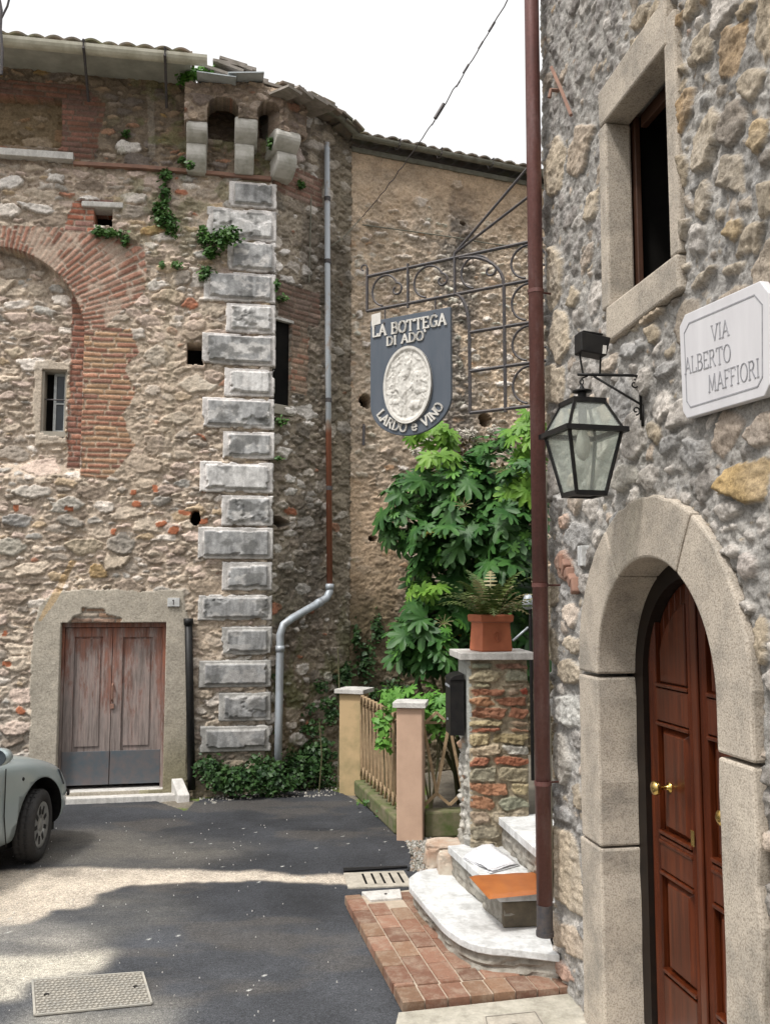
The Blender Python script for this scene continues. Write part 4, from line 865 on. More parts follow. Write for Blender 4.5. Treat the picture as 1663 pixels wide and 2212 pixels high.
def leaf(sgn):
    """sgn -1 far leaf, +1 near leaf; leaf spans from centre to the frame"""
    b = MB(); H = JR-e_
    def col(x0, x1, o0, o1):         # vertical strip with arched top, x measured from the centre outward
        nseg = 8
        for i in range(nseg):
            a = x0+(x1-x0)*i/nseg; c = x0+(x1-x0)*(i+1)/nseg
            ta = DZ+math.sqrt(max(0, H*H-a*a)); tc = DZ+math.sqrt(max(0, H*H-c*c)); ua, uc = DU+sgn*a, DU+sgn*c
            b.hexa([WR.P(ua, zbD, o1), WR.P(uc, zbD, o1), WR.P(uc, zbD, o0), WR.P(ua, zbD, o0), WR.P(ua, ta, o1), WR.P(uc, tc, o1), WR.P(uc, tc, o0), WR.P(ua, ta, o0)])
    S_ = .085
    col(.004, H-.004, DP-.045, DP-.02)
    col(.004, S_, DP-.02, DP+.012); col(H-S_, H-.004, DP-.02, DP+.012)
    for z0, z1 in RAILS:
        b.wbox(WR, *(sorted((DU+sgn*S_, DU+sgn*(H-S_)))), z0, z1, DP-.02, DP+.012)
    lf = b.build('door_leaf', M['mahog'], nd, bevel=.005)
    # raised fielded panels
    spans = [(.42, .92), (1.08, 1.64)]
    for z0, z1 in spans:
        q = MB(); ua, uc = sorted((DU+sgn*(S_+.03), DU+sgn*(H-S_-.03))); k = .03
        q.hexa([WR.P(ua+k, z0+.03+k, DP+.008), WR.P(uc-k, z0+.03+k, DP+.008), WR.P(uc, z0+.03, DP-.021), WR.P(ua, z0+.03, DP-.021), WR.P(ua+k, z1-.03-k, DP+.008), WR.P(uc-k, z1-.03-k, DP+.008), WR.P(uc, z1-.03, DP-.021), WR.P(ua, z1-.03, DP-.021)])
        q.build('door_panel', M['mahog'], nd, bevel=.003)
    # arched top panel
    xs = np.linspace(S_+.03, H-S_-.03, 9); q = MB(); poly = [(DU+sgn*x, 1.83) for x in (xs[0], xs[-1])]+[(DU+sgn*x, DZ+math.sqrt(max(.0, (H-S_-.0)**2-x*x))-.02) for x in xs[::-1]]
    q.prism(poly, lambda u, z: WR.P(u, z, DP-.021), lambda u, z: WR.P(u, z, DP+.004)); q.build('door_panel', M['mahog'], nd, bevel=.006)
    # mouldings: slim rails catching the light
    for z in (.445, 1.055 , .905, 1.10, 1.625, 1.815): mo_ = MB(); mo_.wbox(WR, *(sorted((DU+sgn*(S_-.002), DU+sgn*(H-S_+.002)))), z-.009, z+.009, DP-.02, DP+.019); mo_.build('moulding', M['mahog'], nd, bevel=.004)
    # knob
    kn = MB(); c = WR.P(DU+sgn*.30, 1.33, DP-.0); Mx = WR.n.to_track_quat('Z', 'Y').to_matrix()
    kn.lathe(c, [(.026, 0), (.026, .012), (.011, .018), (.010, .05), (.03, .062), (.036, .078), (.03, .094), (.012, .101)], 20, Mx); kn.build('door_knob', M['brass'], nd, smooth=True)
    return lf
leaf(-1); leaf(1)
b = MB(); b.wbox(WR, DU-.028, DU+.028, zbD, DZ+JR-e_-.002, DP+.013, DP+.026); b.build('astragal', M['mahog'], nd, bevel=.006)
u = DU-.05; b = MB(); b.wbox(WR, u-.016, u+.016, 1.12, 1.19, DP+.0265, DP+.03); b.build('keyhole_plate', M['brass'], nd, bevel=.002)
b = MB(); b.wbox(WR, DU-JR-.02, DU+JR+.02, -.05, .105, -.42, .02); b.build('door_threshold', M['marble_old'], near, bevel=.008)
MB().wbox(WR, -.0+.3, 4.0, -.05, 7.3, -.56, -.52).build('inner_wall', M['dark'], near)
# window case
a, b_, z0, z1 = WIN4
def stone_piece(poly, o0, o1, name, mt='granite', parent=near):
    q = MB(); q.prism(poly, lambda u, z: WR.P(u, z, o0), lambda u, z: WR.P(u, z, o1)); return q.build(name, M[mt], parent, bevel=.012)
wc = near
stone_piece([(a-.075, z1+.002), (b_+.02, z1+.002), (b_+.02, z1+.23), (a-.085, z1+.2)], -.115, .03, 'window_lintel')
stone_piece([(a-.10, z0-.0), (a, z0-.0), (a, z1), (a-.085, z1)], -.115, .028, 'window_jamb')
stone_piece([(b_, z0+.0), (b_+.085, z0+.0), (b_+.10, z1-.3), (b_+.10, z1+.12), (b_+.022, z1+.12), (b_+.022, z1), (b_, z1)], -.115, .03, 'window_jamb')
stone_piece([(a-.03, z0-.19), (b_+.09, z0-.165), (b_+.075, z0-.002), (a-.02, z0-.002)], -.115, .04, 'window_sill')
q = MB(); q.wbox(WR, a-.04, a+.012, z0-.04, z1+.04, -.16, -.13); q.wbox(WR, b_-.03, b_+.04, z0-.04, z1+.04, -.19, -.155); q.wbox(WR, a+.03, b_-.03, z1-.03, z1+.04, -.19, -.155); q.wbox(WR, a+.03, b_-.03, z0-.04, z0+.02, -.19, -.155)
M['frame_br'] = mat_simple('brown window frame', (.07, .028, .014), (.05, .02, .01), 14, .6)
wf = q.build('window', M['frame_br'], near, bevel=.004)
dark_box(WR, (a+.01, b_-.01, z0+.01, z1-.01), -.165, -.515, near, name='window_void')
# body of the near house
b = MB(); f0 = WR.P(.02, 0, -.56); f1 = WR.P(8, 0, -.56); e0 = WR.P(.02, 0, -6); e1 = WR.P(8, 0, -6)
b.prism([(p.x, p.y) for p in (f1, f0, e0, e1)], lambda x, y: Vector((x, y, -.1)), lambda x, y: Vector((x, y, 7.3))); b.build('inner_wall', M['darkstone'], near)
# brown downpipe in front of the corner
def pipept(y, x): p = at(x, y, 5.32); return p
top_ = at(1147, -60, 5.30); bot_ = at(1177, 2022, 5.28)
b = MB(); b.tube([Vector((bot_.x, bot_.y, 7.2))*1 if False else top_+(top_-bot_)*.25, top_, bot_], .045, 20); pp = b.build('downpipe', M['brownpipe'], near, smooth=True)
for t in (.355, .66, .855): b = MB(); c = top_.lerp(bot_, t); b.tube([c+Vector((0, 0, .012)), c-Vector((0, 0, .012))], .049, 20); b.tube([c, c+Vector((.13, .05, 0))], .006, 6); b.build('pipe_clip', M['brownpipe'], pp, smooth=False)
b = MB(); b.tube([bot_+Vector((0, 0, .17)), bot_+Vector((0, 0, .0))], [.0455, .047], 20); b.tube([bot_+Vector((0, 0, .025)), bot_], .051, 20); b.build('pipe_shoe', M['iron'], pp)
# thin old cable down the corner, little white box, rusty bracket remnants
b = MB(); b.tube([WR.P(.05, 6.6, .045), WR.P(.06, 4.5, .05), WR.P(.045, 3.2, .045), WR.P(.05, 2.3, .05)], .008, 6); b.build('cable', M['gutter_old'], near)
b = MB(); b.tube([WR.P(.055, 3.0, .05), WR.P(.05, 2.0, .055), WR.P(.05, 1.2, .05), WR.P(.055, .5, .055)], .019, 8); b.build('conduit', M['gutter'], near, smooth=True)
u, z = WR.uz(1257, 1201, .03); b = MB(); b.wbox(WR, u-.032, u+.032, z-.055, z+.055, .0, .045); o = b.build('doorbell_plate', M['marble'], None, bevel=.004); tag(o, 'small cream doorbell plate left of the arched door', 'doorbell')
b = MB(); b.tube([WR.P(.1, 5.36, .02), WR.P(.22, 5.05, .045)], .012, 6); u, z = WR.uz(1207, 178, .03); b = MB(); b.tube([WR.P(u-.12, z+.17, .03), WR.P(u+.04, z-.06, .035), WR.P(u+.18, z-.3, .03)], .011, 6); b.tube([WR.P(u-.03, z-.03, .02), WR.P(u-.03, z-.03, .07), WR.P(u-.03, z-.08, .08)], .012, 6); b.build('iron_hook', M['brickred'], near)
b = MB(); u, z = WR.uz(1225, 1235, .03)
for k in range(5): b.box(WR.P(u-.09+.045*k, z+.06-.035*k, .02), (.05, .06, .09), Matrix.Rotation(k*.7, 3, 'X'))
b.build('broken_brick', M['brickred'], near, bevel=.01)
# ------------------------------------------------------------------ ground
gr = 60
mkmesh('ground', [(-gr, -gr, -.03), (gr, -gr, -.03), (gr, 300, -.03), (-gr, 300, -.03)], [(0, 1, 2, 3)], M['ground'])['kind'] = 'structure'
def gpoly(pts, z=0): return [gp(x, y, z) for x, y in pts]
res = .02; X, Y = np.meshgrid(np.arange(-6, 2.6, res), np.arange(1.2, 11.4, res))
wx = X+.16*(fbm(X*3, Y*3, 5)-.5)+.05*(fbm(X*15, Y*15, 6)-.5); wy = Y+.16*(fbm(X*3+9, Y*3, 7)-.5)+.05*(fbm(X*15, Y*15, 8)-.5)
def blur(a, r):
    k = np.ones(2*r+1)/(2*r+1)
    for _ in range(2):
        a = np.apply_along_axis(lambda v: np.convolve(np.pad(v, r, 'edge'), k, 'valid'), 0, a); a = np.apply_along_axis(lambda v: np.convolve(np.pad(v, r, 'edge'), k, 'valid'), 1, a)
    return a
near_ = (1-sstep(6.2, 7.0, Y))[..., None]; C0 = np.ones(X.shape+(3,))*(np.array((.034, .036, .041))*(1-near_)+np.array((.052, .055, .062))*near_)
mott = fbm(X*2.2, Y*2.2, 11, 5); C0 *= (1+1.1*(mott-.5))[..., None]
brown = sstep(.55, .7, fbm(X*1.3+4, Y*2.6, 13))[..., None]*.35; C0 = C0*(1-brown)+np.array((.1, .088, .075))*brown
def put(poly, col, soft, amt, ns=0):
    global C0
    m = inpoly(wx, wy, gpoly(poly)).astype(float); m = blur(m, soft)*amt
    if ns: m = m*np.clip(1+ns*(fbm(X*3, Y*5, 17, 5)-.5)*2, 0, 1.15)
    m = np.clip(m, 0, 1)[..., None]; C0 = C0*(1-m)+(np.array(col)*(1+.35*(fbm(X*9, Y*9, 19, 5)-.5))[..., None])*m
put([(-900, 1868), (0, 1882), (130, 1876), (330, 1877), (500, 1884), (640, 1889), (745, 1891), (790, 1914), (640, 1905), (480, 1904), (300, 1913), (200, 1936), (190, 1960), (110, 1972), (60, 2000), (-900, 2010)], (.46, .40, .33), 1, .95, .3)
put([(-700, 1990), (40, 1990), (180, 2000), (230, 2030), (200, 2060), (-700, 2110)], (.26, .245, .22), 6, .75, .9)  # this and the next patches: paler areas at the near left
put([(-700, 2075), (90, 2060), (150, 2055), (252, 2052), (258, 2062), (215, 2100), (60, 2118), (70, 2160), (-300, 2200), (-700, 2200)], (.42, .39, .33), 2, .85, .7)
put([(60, 2180), (200, 2185), (330, 2160), (380, 2180), (330, 2240), (0, 2260)], (.3, .285, .25), 5, .6, .7)
put([(160, 1940), (330, 1930), (420, 1960), (300, 2010), (180, 2010)], (.14, .135, .125), 8, .5, .9)
put([(90, 1800), (200, 1790), (420, 1815), (560, 1830), (450, 1870), (80, 1880)], (.13, .12, .105), 9, .6, .8)
# white specks of chippings
rg = np.random.RandomState(4); sp = rg.rand(*X.shape) > .99935; sp &= (fbm(X*3, Y*3, 21) > .42); C0[sp] = (.5, .5, .48)
Hh = .006*(fbm(X*2, Y*2, 31)-.5)+.006*(fbm(X*40, Y*40, 33, 3)-.5)
pale_m = np.clip((C0.mean(-1)-.15)*4, 0, 1); Hh -= .006*pale_m
vs = np.stack([X, Y, Hh], -1).reshape(-1, 3); idx = np.arange(X.size).reshape(X.shape); Q4 = np.stack([idx[:-1, :-1], idx[:-1, 1:], idx[1:, 1:], idx[1:, :-1]], -1)
def mat_asphalt():
    m, n, b = newmat('asphalt with dust band and pale patches'); a = N(n, 'ShaderNodeAttribute'); a.attribute_name = 'Col'; f = noise(n, 160, 3, .7); g = noise(n, 12, 6, .7)
    c = mix(n, .65, a.outputs['Color'], ramp(n, f, [(.32, (.25, .25, .26)), (.5, (.95, .95, .95)), (.62, (2.2, 2.2, 2.15)), (.75, (4, 4, 3.9))]), 'MULTIPLY'); f3 = noise(n, 45, 4, .75); c = mix(n, .6, c, ramp(n, f3, [(.35, (.5, .5, .5)), (.65, (1.5, 1.5, 1.5))]), 'MULTIPLY')
    c = mix(n, .5, c, ramp(n, g, [(.3, (.7, .7, .7)), (.7, (1.35, 1.35, 1.35))]), 'MULTIPLY')
    n.links.new(c, b.inputs['Base Color']); b.inputs['Roughness'].default_value = .88; b.inputs['Specular IOR Level'].default_value = .3; bump(n, b, f3, .8, .008); return m
M['asphalt'] = mat_asphalt()
cxs = vs[Q4.reshape(-1, 4)].mean(1)
# asphalt ends at the building feet and at a ragged line towards the garden
bound = gpoly([(400, 1752), (430, 1728), (560, 1712), (700, 1702), (745, 1718), (790, 1742), (835, 1782), (868, 1812), (888, 1840), (888, 1868), (880, 1884), (2500, 1884)])
garden_ax = [W1.P(-5, 0, .0)[:2], W1.P(-1.3, 0, 0)[:2]]+bound
keep_poly = [(-6, 1.2), (-6, garden_ax[0][1])]+[tuple(p) for p in garden_ax]+[(2.6, 1.2)]
kp = inpoly(cxs[:, 0]+.06*(fbm(cxs[:, 0]*9, cxs[:, 1]*9, 3)-.5), cxs[:, 1]+.06*(fbm(cxs[:, 0]*9, cxs[:, 1]*9, 4)-.5), keep_poly)
F4 = Q4.reshape(-1, 4)[kp]; used = np.unique(F4); mp = np.zeros(len(vs), int); mp[used] = np.arange(len(used))
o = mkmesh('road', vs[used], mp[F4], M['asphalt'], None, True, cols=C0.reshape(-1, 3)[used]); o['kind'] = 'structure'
# verge: earth, moss and gravel between the asphalt and the walls/fence
rv_ = .03; X, Y = np.meshgrid(np.arange(-2.6, 5, rv_), np.arange(5.3, 16, rv_))
C0 = np.ones(X.shape+(3,))*np.array((.17, .15, .12))*(1+.8*(fbm(X*5, Y*5, 11, 5)-.5))[..., None]
moss = sstep(.42, .55, fbm(X*3, Y*3, 15, 5))*(X < .5); C0 = C0*(1-moss[..., None])+np.array((.11, .16, .03))*moss[..., None]
gv = blur(inpoly(X, Y, gpoly([(880, 1800), (960, 1790), (1010, 1840), (960, 1890), (880, 1886), (880, 1850), (866, 1820)])).astype(float), 2)[..., None]; C0 = C0*(1-gv)+(np.array((.3, .29, .25))*(.5+.9*vnoise(X*40, Y*40, 3))[..., None])*gv
Hh = -.012+.03*(fbm(X*4, Y*4, 31)-.4)*(Y > 8.5)+.012*(fbm(X*25, Y*25, 33, 3)-.5)
Hh = Hh-.05*blur(inpoly(X, Y, keep_poly).astype(float), 1)
vs = np.stack([X, Y, Hh], -1).reshape(-1, 3); idx = np.arange(X.size).reshape(X.shape); Q4 = np.stack([idx[:-1, :-1], idx[:-1, 1:], idx[1:, 1:], idx[1:, :-1]], -1).reshape(-1, 4)
o = mkmesh('verge', vs, Q4, M['wall'], None, True, cols=C0.reshape(-1, 3)); o['kind'] = 'structure'
# bits of gravel
def scatter_stones(name, poly, n, smin, smax, cols, z0=0, seed=1, lab=None):
    rg = random.Random(seed); xs = [p[0] for p in poly]; ys = [p[1] for p in poly]; V = []; F = []; CC = []
    while n:
        x = rg.uniform(min(xs), max(xs)); y = rg.uniform(min(ys), max(ys))
        if not inpoly(np.array([x]), np.array([y]), poly)[0]: continue
        n -= 1; s = rg.uniform(smin, smax); a = rg.uniform(0, 6); c = rg.choice(cols); b0 = len(V)
        for k in range(5): q = a+k*1.2566; V.append((x+s*math.cos(q)*rg.uniform(.7, 1.2), y+s*math.sin(q)*rg.uniform(.7, 1.2), z0-.005))
        for k in range(5): q = a+k*1.2566; V.append((x+s*.6*math.cos(q), y+s*.6*math.sin(q), z0+s*rg.uniform(.5, .9)))
        F += [tuple(b0+5+k for k in range(5))]+[(b0+k, b0+(k+1) % 5, b0+5+(k+1) % 5, b0+5+k) for k in range(5)]; CC += [c]*10
    o = mkmesh(name, V, F, M['wall'], None, False, cols=np.array(CC)); tag(o, lab, 'gravel', kind='stuff'); return o
scatter_stones('gravel', gpoly([(870, 1800), (930, 1795), (965, 1830), (950, 1880), (884, 1888), (888, 1850)]), 700, .006, .02, [(.34, .33, .29), (.24, .23, .2), (.45, .43, .4), (.3, .24, .19)], 0, 2, 'loose grey gravel beside the foot of the marble steps')
scatter_stones('gravel', gpoly([(430, 1740), (430, 1712), (700, 1688), (760, 1712), (700, 1722), (560, 1725)]), 380, .005, .018, [(.4, .38, .34), (.24, .23, .2), (.55, .52, .48)], 0, 3, 'scattered chippings along the far edge of the asphalt')
scatter_stones('gravel', gpoly([(0, 1800), (400, 1760), (860, 1780), (860, 1870), (740, 1930), (840, 2212), (300, 2212), (0, 2212)]), 130, .003, .006, [(.55, .54, .52), (.45, .44, .42)], .004, 5, 'tiny pale chippings strewn over the dark asphalt')

# ------------------------------------------------------------------ brick pavement in front of the steps
M['paver'] = None
PZ = .07
TL = Vector((*gp(742, 1935, PZ), 0)); NL = Vector((*gp(868.6, 2166, PZ), 0)); NR = Vector((*gp(1231, 2131, PZ), 0)); TR = Vector((*gp(884, 1917, PZ), 0))
BR = WR.P(WR.uz(1240, 2060)[0]-.3, 0); BR = Vector((BR.x, BR.y, 0))
pav = thing('pavement', 'x', 'x', (NL+NR)/2); del pav['label'], pav['category']; pav['kind'] = 'structure'
b = MB(); TRR = Vector((*gp(1010, 1830, PZ), 0)); outline = [NL, NR, Vector((1.1, 5.9, 0)), Vector((.5, 6.9, 0)), TR, TL]
cen_ = sum(outline, Vector())/6; outline = [p+(cen_-p).normalized()*.025 for p in outline]
b.prism([(p.x, p.y) for p in outline], lambda x, y: Vector((x, y, -.02)), lambda x, y: Vector((x, y, PZ-.012))); b.build('mortar_bed', mat_simple('cement bed', (.46, .38, .3), (.36, .3, .23), 14, .95, bs_=.4), pav)
pcols = [(.2, .095, .06), (.17, .085, .055), (.22, .11, .07), (.2, .115, .07), (.25, .13, .085)]
rg = random.Random(12); V = []; F = []; CC = []
def paver(P, q, c, th=.06, dz=0):      # four corners (Vectors, xy)
    b0 = len(V); g_ = .010; cen = sum(P, Vector())/4
    P = [p+(cen-p).normalized()*g_ for p in P]; bev = .006
    for p in P: V.append((p.x, p.y, PZ-th))
    for p in P: V.append((p.x, p.y, PZ-bev+dz))
    for p in P: pp_ = p+(cen-p).normalized()*bev*1.4; V.append((pp_.x, pp_.y, PZ+dz))
    F.extend([(b0+8, b0+9, b0+10, b0+11)]+[(b0+k, b0+(k+1) % 4, b0+4+(k+1) % 4, b0+4+k) for k in range(4)]+[(b0+4+k, b0+4+(k+1) % 4, b0+8+(k+1) % 4, b0+8+k) for k in range(4)]); CC.extend([c]*12)
ax = (TL-NL); Lx = ax.length; ax.normalize(); px_ = (NR-NL); Lp = px_.length; px_.normalize()
marble_px = (.27, .46, 0)
nrow = 4; wrow = .135
for r_ in range(nrow):
    t = 0 if r_ % 2 == 0 else -.12
    while t < Lx-.02:
        t0 = max(t, 0)+.0; t1 = min(t+.245, Lx)
        if r_ == 0 and False: pass
        o0 = wrow*r_; o1 = wrow*(r_+1)
        if t1-t0 > .03 and not (r_ >= 1 and t1 > Lx-.1 and r_ <= 2) and t1 > .0:
            t0 = max(t0, .205)
            if t1-t0 > .03:   # front border course laid separately
                c = tuple(v*k_ for k_ in (rg.uniform(.8, 1.2),) for v in rg.choice(pcols)); shear = px_
                P = [NL+ax*t0+shear*o0, NL+ax*t0+shear*o1, NL+ax*t1+shear*o1, NL+ax*t1+shear*o0]
                mid = sum(P, Vector())/4
                paver(P, 0, c, dz=rg.uniform(-.002, .002))
        t = t1 if t1 > t+.01 else t+.245
# front border courses (two rows of headers running along the front edge)
for rr in range(1):
    t = 0
    while t < Lp-.02:
        t1 = min(t+.13, Lp); c = tuple(v*k_ for k_ in (rg.uniform(.8, 1.2),) for v in rg.choice(pcols)); 
        P = [NL+px_*t+ax*(.0), NL+px_*t1, NL+px_*t1+ax*.2, NL+px_*t+ax*.2]
        paver([P[0], P[1], P[2]-ax*.0, P[3]], 0, c, dz=rg.uniform(-.003, .003)); t = t1
t = wrow*4
while t < Lp-.02:
    t1 = min(t+.22, Lp); c = tuple(v*k_ for k_ in (rg.uniform(.8, 1.2),) for v in rg.choice(pcols)); paver([NL+px_*t+ax*.205, NL+px_*t1+ax*.205, NL+px_*t1+ax*.34, NL+px_*t+ax*.34], 0, c); t = t1
def mat_paver():
    m, n, b = newmat('worn paving brick'); a = N(n, 'ShaderNodeAttribute'); a.attribute_name = 'Col'; f = noise(n, 9, 6, .75); g = noise(n, 70, 3, .6)
    c = mix(n, ramp(n, f, [(.45, (0, 0, 0)), (.7, (.6, .6, .6))]), a.outputs['Color'], (.40, .33, .25)); c = mix(n, .4, c, ramp(n, g, [(.3, (.6, .6, .6)), (.7, (1.3, 1.3, 1.3))]), 'MULTIPLY')
    n.links.new(c, b.inputs['Base Color']); b.inputs['Roughness'].default_value = .75; bump(n, b, g, .3, .003); return m
M['paver'] = mat_paver()
mkmesh('paving_bricks', V, F, M['paver'], pav, cols=np.array(CC))
# marble inset slab at the head of the pavement
P = [Vector((*gp(x, y, PZ+.004), PZ+.004)) for x, y in ((800, 1945), (868, 1940), (864, 1921), (781, 1927))]
b = MB(); b.prism([(p.x, p.y) for p in P], lambda x, y: Vector((x, y, PZ-.03)), lambda x, y: Vector((x, y, PZ+.006))); b.build('marble_slab', M['marble_old'], pav, bevel=.004)

# pale concrete apron at the bottom right
P = [gp(870, 2180, .03), gp(835, 2300, .03), gp(830, 2700, .03)]
pts = [(NL.x-.02, NL.y-.03)]+P[1:]+[(1.2, 2.0)]+[tuple(WR.P(u, 0, .01)[:2]) for u in (3.4, 2.0, 1.0, .5)]+[(NR.x, NR.y)]
b = MB(); b.prism(pts, lambda x, y: Vector((x, y, -.02)), lambda x, y: Vector((x, y, .03)))
o = b.build('apron', mat_marble('pale cement apron', (.5, .47, .4), (.33, .31, .25), .4, .7, 3, 50)); o['kind'] = 'structure'

# ------------------------------------------------------------------ marble steps
steps = thing('marble_steps', 'three white marble steps with rough stone risers beside the brown downpipe', 'steps', (.6, 5.9, PZ))
M['riser'] = mat_simple('rough cement and stone riser', (.34, .32, .28), (.2, .18, .15), 11, .95, bs_=.7, bd=.02, lo=.4, hi=.6)
M['riserd'] = mat_simple('dark rough stone', (.16, .13, .09), (.09, .075, .055), 9, .95, bs_=.7, bd=.02)
def smooth_poly(P, it=2):
    for _ in range(it):
        Q_ = []
        for i in range(len(P)):
            a, b_ = Vector(P[i]), Vector(P[(i+1) % len(P)]); Q_ += [a*.75+b_*.25, a*.25+b_*.75]
        P = Q_
    return P
def inset(P, d):
    n = len(P); out = []; A = sum(P[i][0]*P[(i+1) % n][1]-P[(i+1) % n][0]*P[i][1] for i in range(n)); s = 1 if A > 0 else -1
    for i in range(n):
        p0, p1, p2 = Vector(P[i-1]), Vector(P[i]), Vector(P[(i+1) % n]); t = (p2-p0).normalized(); out.append((p1.x-t.y*d*s, p1.y+t.x*d*s))
    return out
def tread(pts, z, th, name='step_tread', over=.03, zb=0, rm='riser', extra=()):
    b = MB(); b.prism(pts, lambda x, y: Vector((x, y, z-th)), lambda x, y: Vector((x, y, z))); o = b.build(name, M['marble'], steps, bevel=.006)
    q = inset(pts, over); b = MB()
    # riser with a little real roughness
    n_ = len(q); rows = 6; vs = []; rg_ = random.Random(int(z*100))
    dense = []
    for i in range(n_):
        a, c = Vector(q[i]), Vector(q[(i+1) % n_]); k = max(1, int((c-a).length/.035))
        for j in range(k): dense.append(a.lerp(c, j/k))
    m_ = len(dense); cen = sum(dense, Vector((0, 0)))/m_
    for r_ in range(rows+1):
        zz = zb+(z-th-zb)*r_/rows
        for i, p in enumerate(dense):
            nz_ = (float(vnoise(np.array(i*.55), np.array(r_*1.3+z*9), 4))-.5)*.035; d_ = (p-cen).normalized(); v_ = p+d_*(nz_-.006); vs.append((v_.x, v_.y, zz))
    fs = [(r_*m_+i, r_*m_+(i+1) % m_, (r_+1)*m_+(i+1) % m_, (r_+1)*m_+i) for r_ in range(rows) for i in range(m_)]+[tuple(rows*m_+i for i in range(m_))]
    mkmesh('riser', vs, fs, M[rm], steps); return o
Z1, Z2, Z3 = .215, .43, .645
g1 = lambda x, y: gp(x, y, Z1)
p1 = [g1(957.9, 1875.2), g1(925, 1877), g1(900, 1884), g1(883, 1897), g1(884, 1915), g1(917, 1955), g1(954, 1998), g1(970, 2012), g1(991, 2026), g1(1010, 2035.5), g1(1032, 2042.7), g1(1062, 2048), g1(1095.6, 2050)]
e1 = WR.P(WR.uz(1216, 2046)[0]+.0, 0, .02); p1 += [(e1.x, e1.y), (WR.P(.0, 0, .02).x, WR.P(0, 0, .02).y), (1.06, 6.9), (.6, 6.8)]
tread(p1, Z1, .045, zb=PZ-.02)
g2 = lambda x, y: gp(x, y, Z2)
p2 = [g2(967, 1827), g2(1079, 1930.5), g2(1160, 1927), (1.35, 5.57), (1.35, 6.9), (.62, 6.9), (.52, 6.85)]
tread(p2, Z2, .055, zb=Z1)
g3 = lambda x, y: gp(x, y, Z3)
p3 = [g3(1064, 1755), g3(1156, 1835), (1.15, 5.5), (2.6, 5.5), (2.6, 7.0), (.82, 6.86)]
tread(p3, Z3, .05, zb=Z2)
b = MB(); a, c = Vector(g2(1088, 1931)), Vector(g2(1160, 1927)); b.hexa([Vector((a.x-.005, a.y+.02, Z1)), Vector((c.x+.1, c.y+.02, Z1)), Vector((c.x+.1, c.y+.08, Z1)), Vector((a.x-.005, a.y+.08, Z1)), Vector((a.x-.005, a.y+.02, Z2-.057)), Vector((c.x+.1, c.y+.02, Z2-.057)), Vector((c.x+.1, c.y+.08, Z2-.057)), Vector((a.x-.005, a.y+.08, Z2-.057))]); b.build('riser_stone', M['riserd'], steps, bevel=.012)
# landing behind
mkmesh('garden_path', [(.8, 6.95, .63), (3, 6.95, .63), (3, 9.5, .63), (.8, 9.5, .63)], [(0, 1, 2, 3)], M['ground'])['kind'] = 'structure'

# newspaper and cushion
b = MB(); rg = random.Random(2)
A, B, D, E = [Vector((*gp(x, y, Z2+.01), 0)) for x, y in ((998, 1853), (1051, 1822), (1122, 1869), (1060, 1886))]
nP = [A, B, D, E]
for k, (zz, sc, rot) in enumerate(((.004, 1.0, 0), (.011, .97, .03), (.018, .93, -.05))):
    cen = sum(nP, Vector())/4; Q_ = [cen+(Matrix.Rotation(rot, 3, 'Z') @ (p-cen))*sc for p in nP]
    nn = 8; vs = []
    for j in range(nn+1):
        for i in range(nn+1):
            p = Q_[0].lerp(Q_[3], i/nn).lerp(Q_[1].lerp(Q_[2], i/nn), j/nn); vs.append(Vector((p.x, p.y, Z2+zz+.006*math.sin(i*.9+k)+.008*abs(math.sin(j*.5+i*.3))*(k > 0))))
    b.add(vs, [(j*(nn+1)+i, j*(nn+1)+i+1, (j+1)*(nn+1)+i+1, (j+1)*(nn+1)+i) for j in range(nn) for i in range(nn)])
def mat_news():
    m, n, b = newmat('newsprint'); w_ = N(n, 'ShaderNodeTexBrick'); w_.inputs['Scale'].default_value = 9; w_.inputs['Color1'].default_value = (.72, .72, .74, 1); w_.inputs['Color2'].default_value = (.62, .62, .65, 1); w_.inputs['Mortar'].default_value = (.78, .78, .78, 1); w_.inputs['Mortar Size'].default_value = .04
    n.links.new(wcoord(n), w_.inputs['Vector']); f = noise(n, 60, 2, .5, stretch=(3, .4, 1)); c = mix(n, .5, w_.outputs['Color'], ramp(n, f, [(.42, (.65, .65, .68)), (.55, (1, 1, 1))]), 'MULTIPLY'); n.links.new(c, b.inputs['Base Color']); b.inputs['Roughness'].default_value = .9; return m
o = b.build('newspaper', mat_news(), None, smooth=True); m = o.modifiers.new('t', 'SOLIDIFY'); m.thickness = .002; tag(o, 'folded white newspaper lying on the middle marble step', 'newspaper')
A, B, D, E = [Vector((*gp(x, y, Z2+.03), 0)) for x, y in ((1013, 1888), (1165, 1880), (1175, 1924), (1056, 1936))]
nn = 20; vs = []; 
def cush(i, j):
    a, c = i/nn, j/nn; p = A.lerp(B, a).lerp(E.lerp(D, a), c); e = (1-(2*a-1)**10)*(1-(2*c-1)**10); return p, e
top = []; bot = []
for j in range(nn+1):
    for i in range(nn+1): p, e = cush(i, j); top.append(Vector((p.x, p.y, Z2+.010+.018*e**.5+.002*math.sin(i*1.1)*e))); bot.append(Vector((p.x, p.y, Z2+.010-.008*e**.5)))
k = nn+1; fs = [(j*k+i, j*k+i+1, (j+1)*k+i+1, (j+1)*k+i) for j in range(nn) for i in range(nn)]
fs = [f[::-1] for f in fs]; o_ = len(top); fs += [(o_+j*k+i, o_+j*k+i+1, o_+(j+1)*k+i+1, o_+(j+1)*k+i) for j in range(nn) for i in range(nn)]
rim = [i for i in range(k)]+[j*k+nn for j in range(1, k)]+[nn*k+i for i in range(nn-1, -1, -1)]+[j*k for j in range(nn-1, 0, -1)]
fs += [(rim[i], rim[(i+1) % len(rim)], o_+rim[(i+1) % len(rim)], o_+rim[i]) for i in range(len(rim))]
m_c = mat_simple('orange leather', (.36, .12, .03), (.27, .08, .02), 5, .45, bs_=.05)
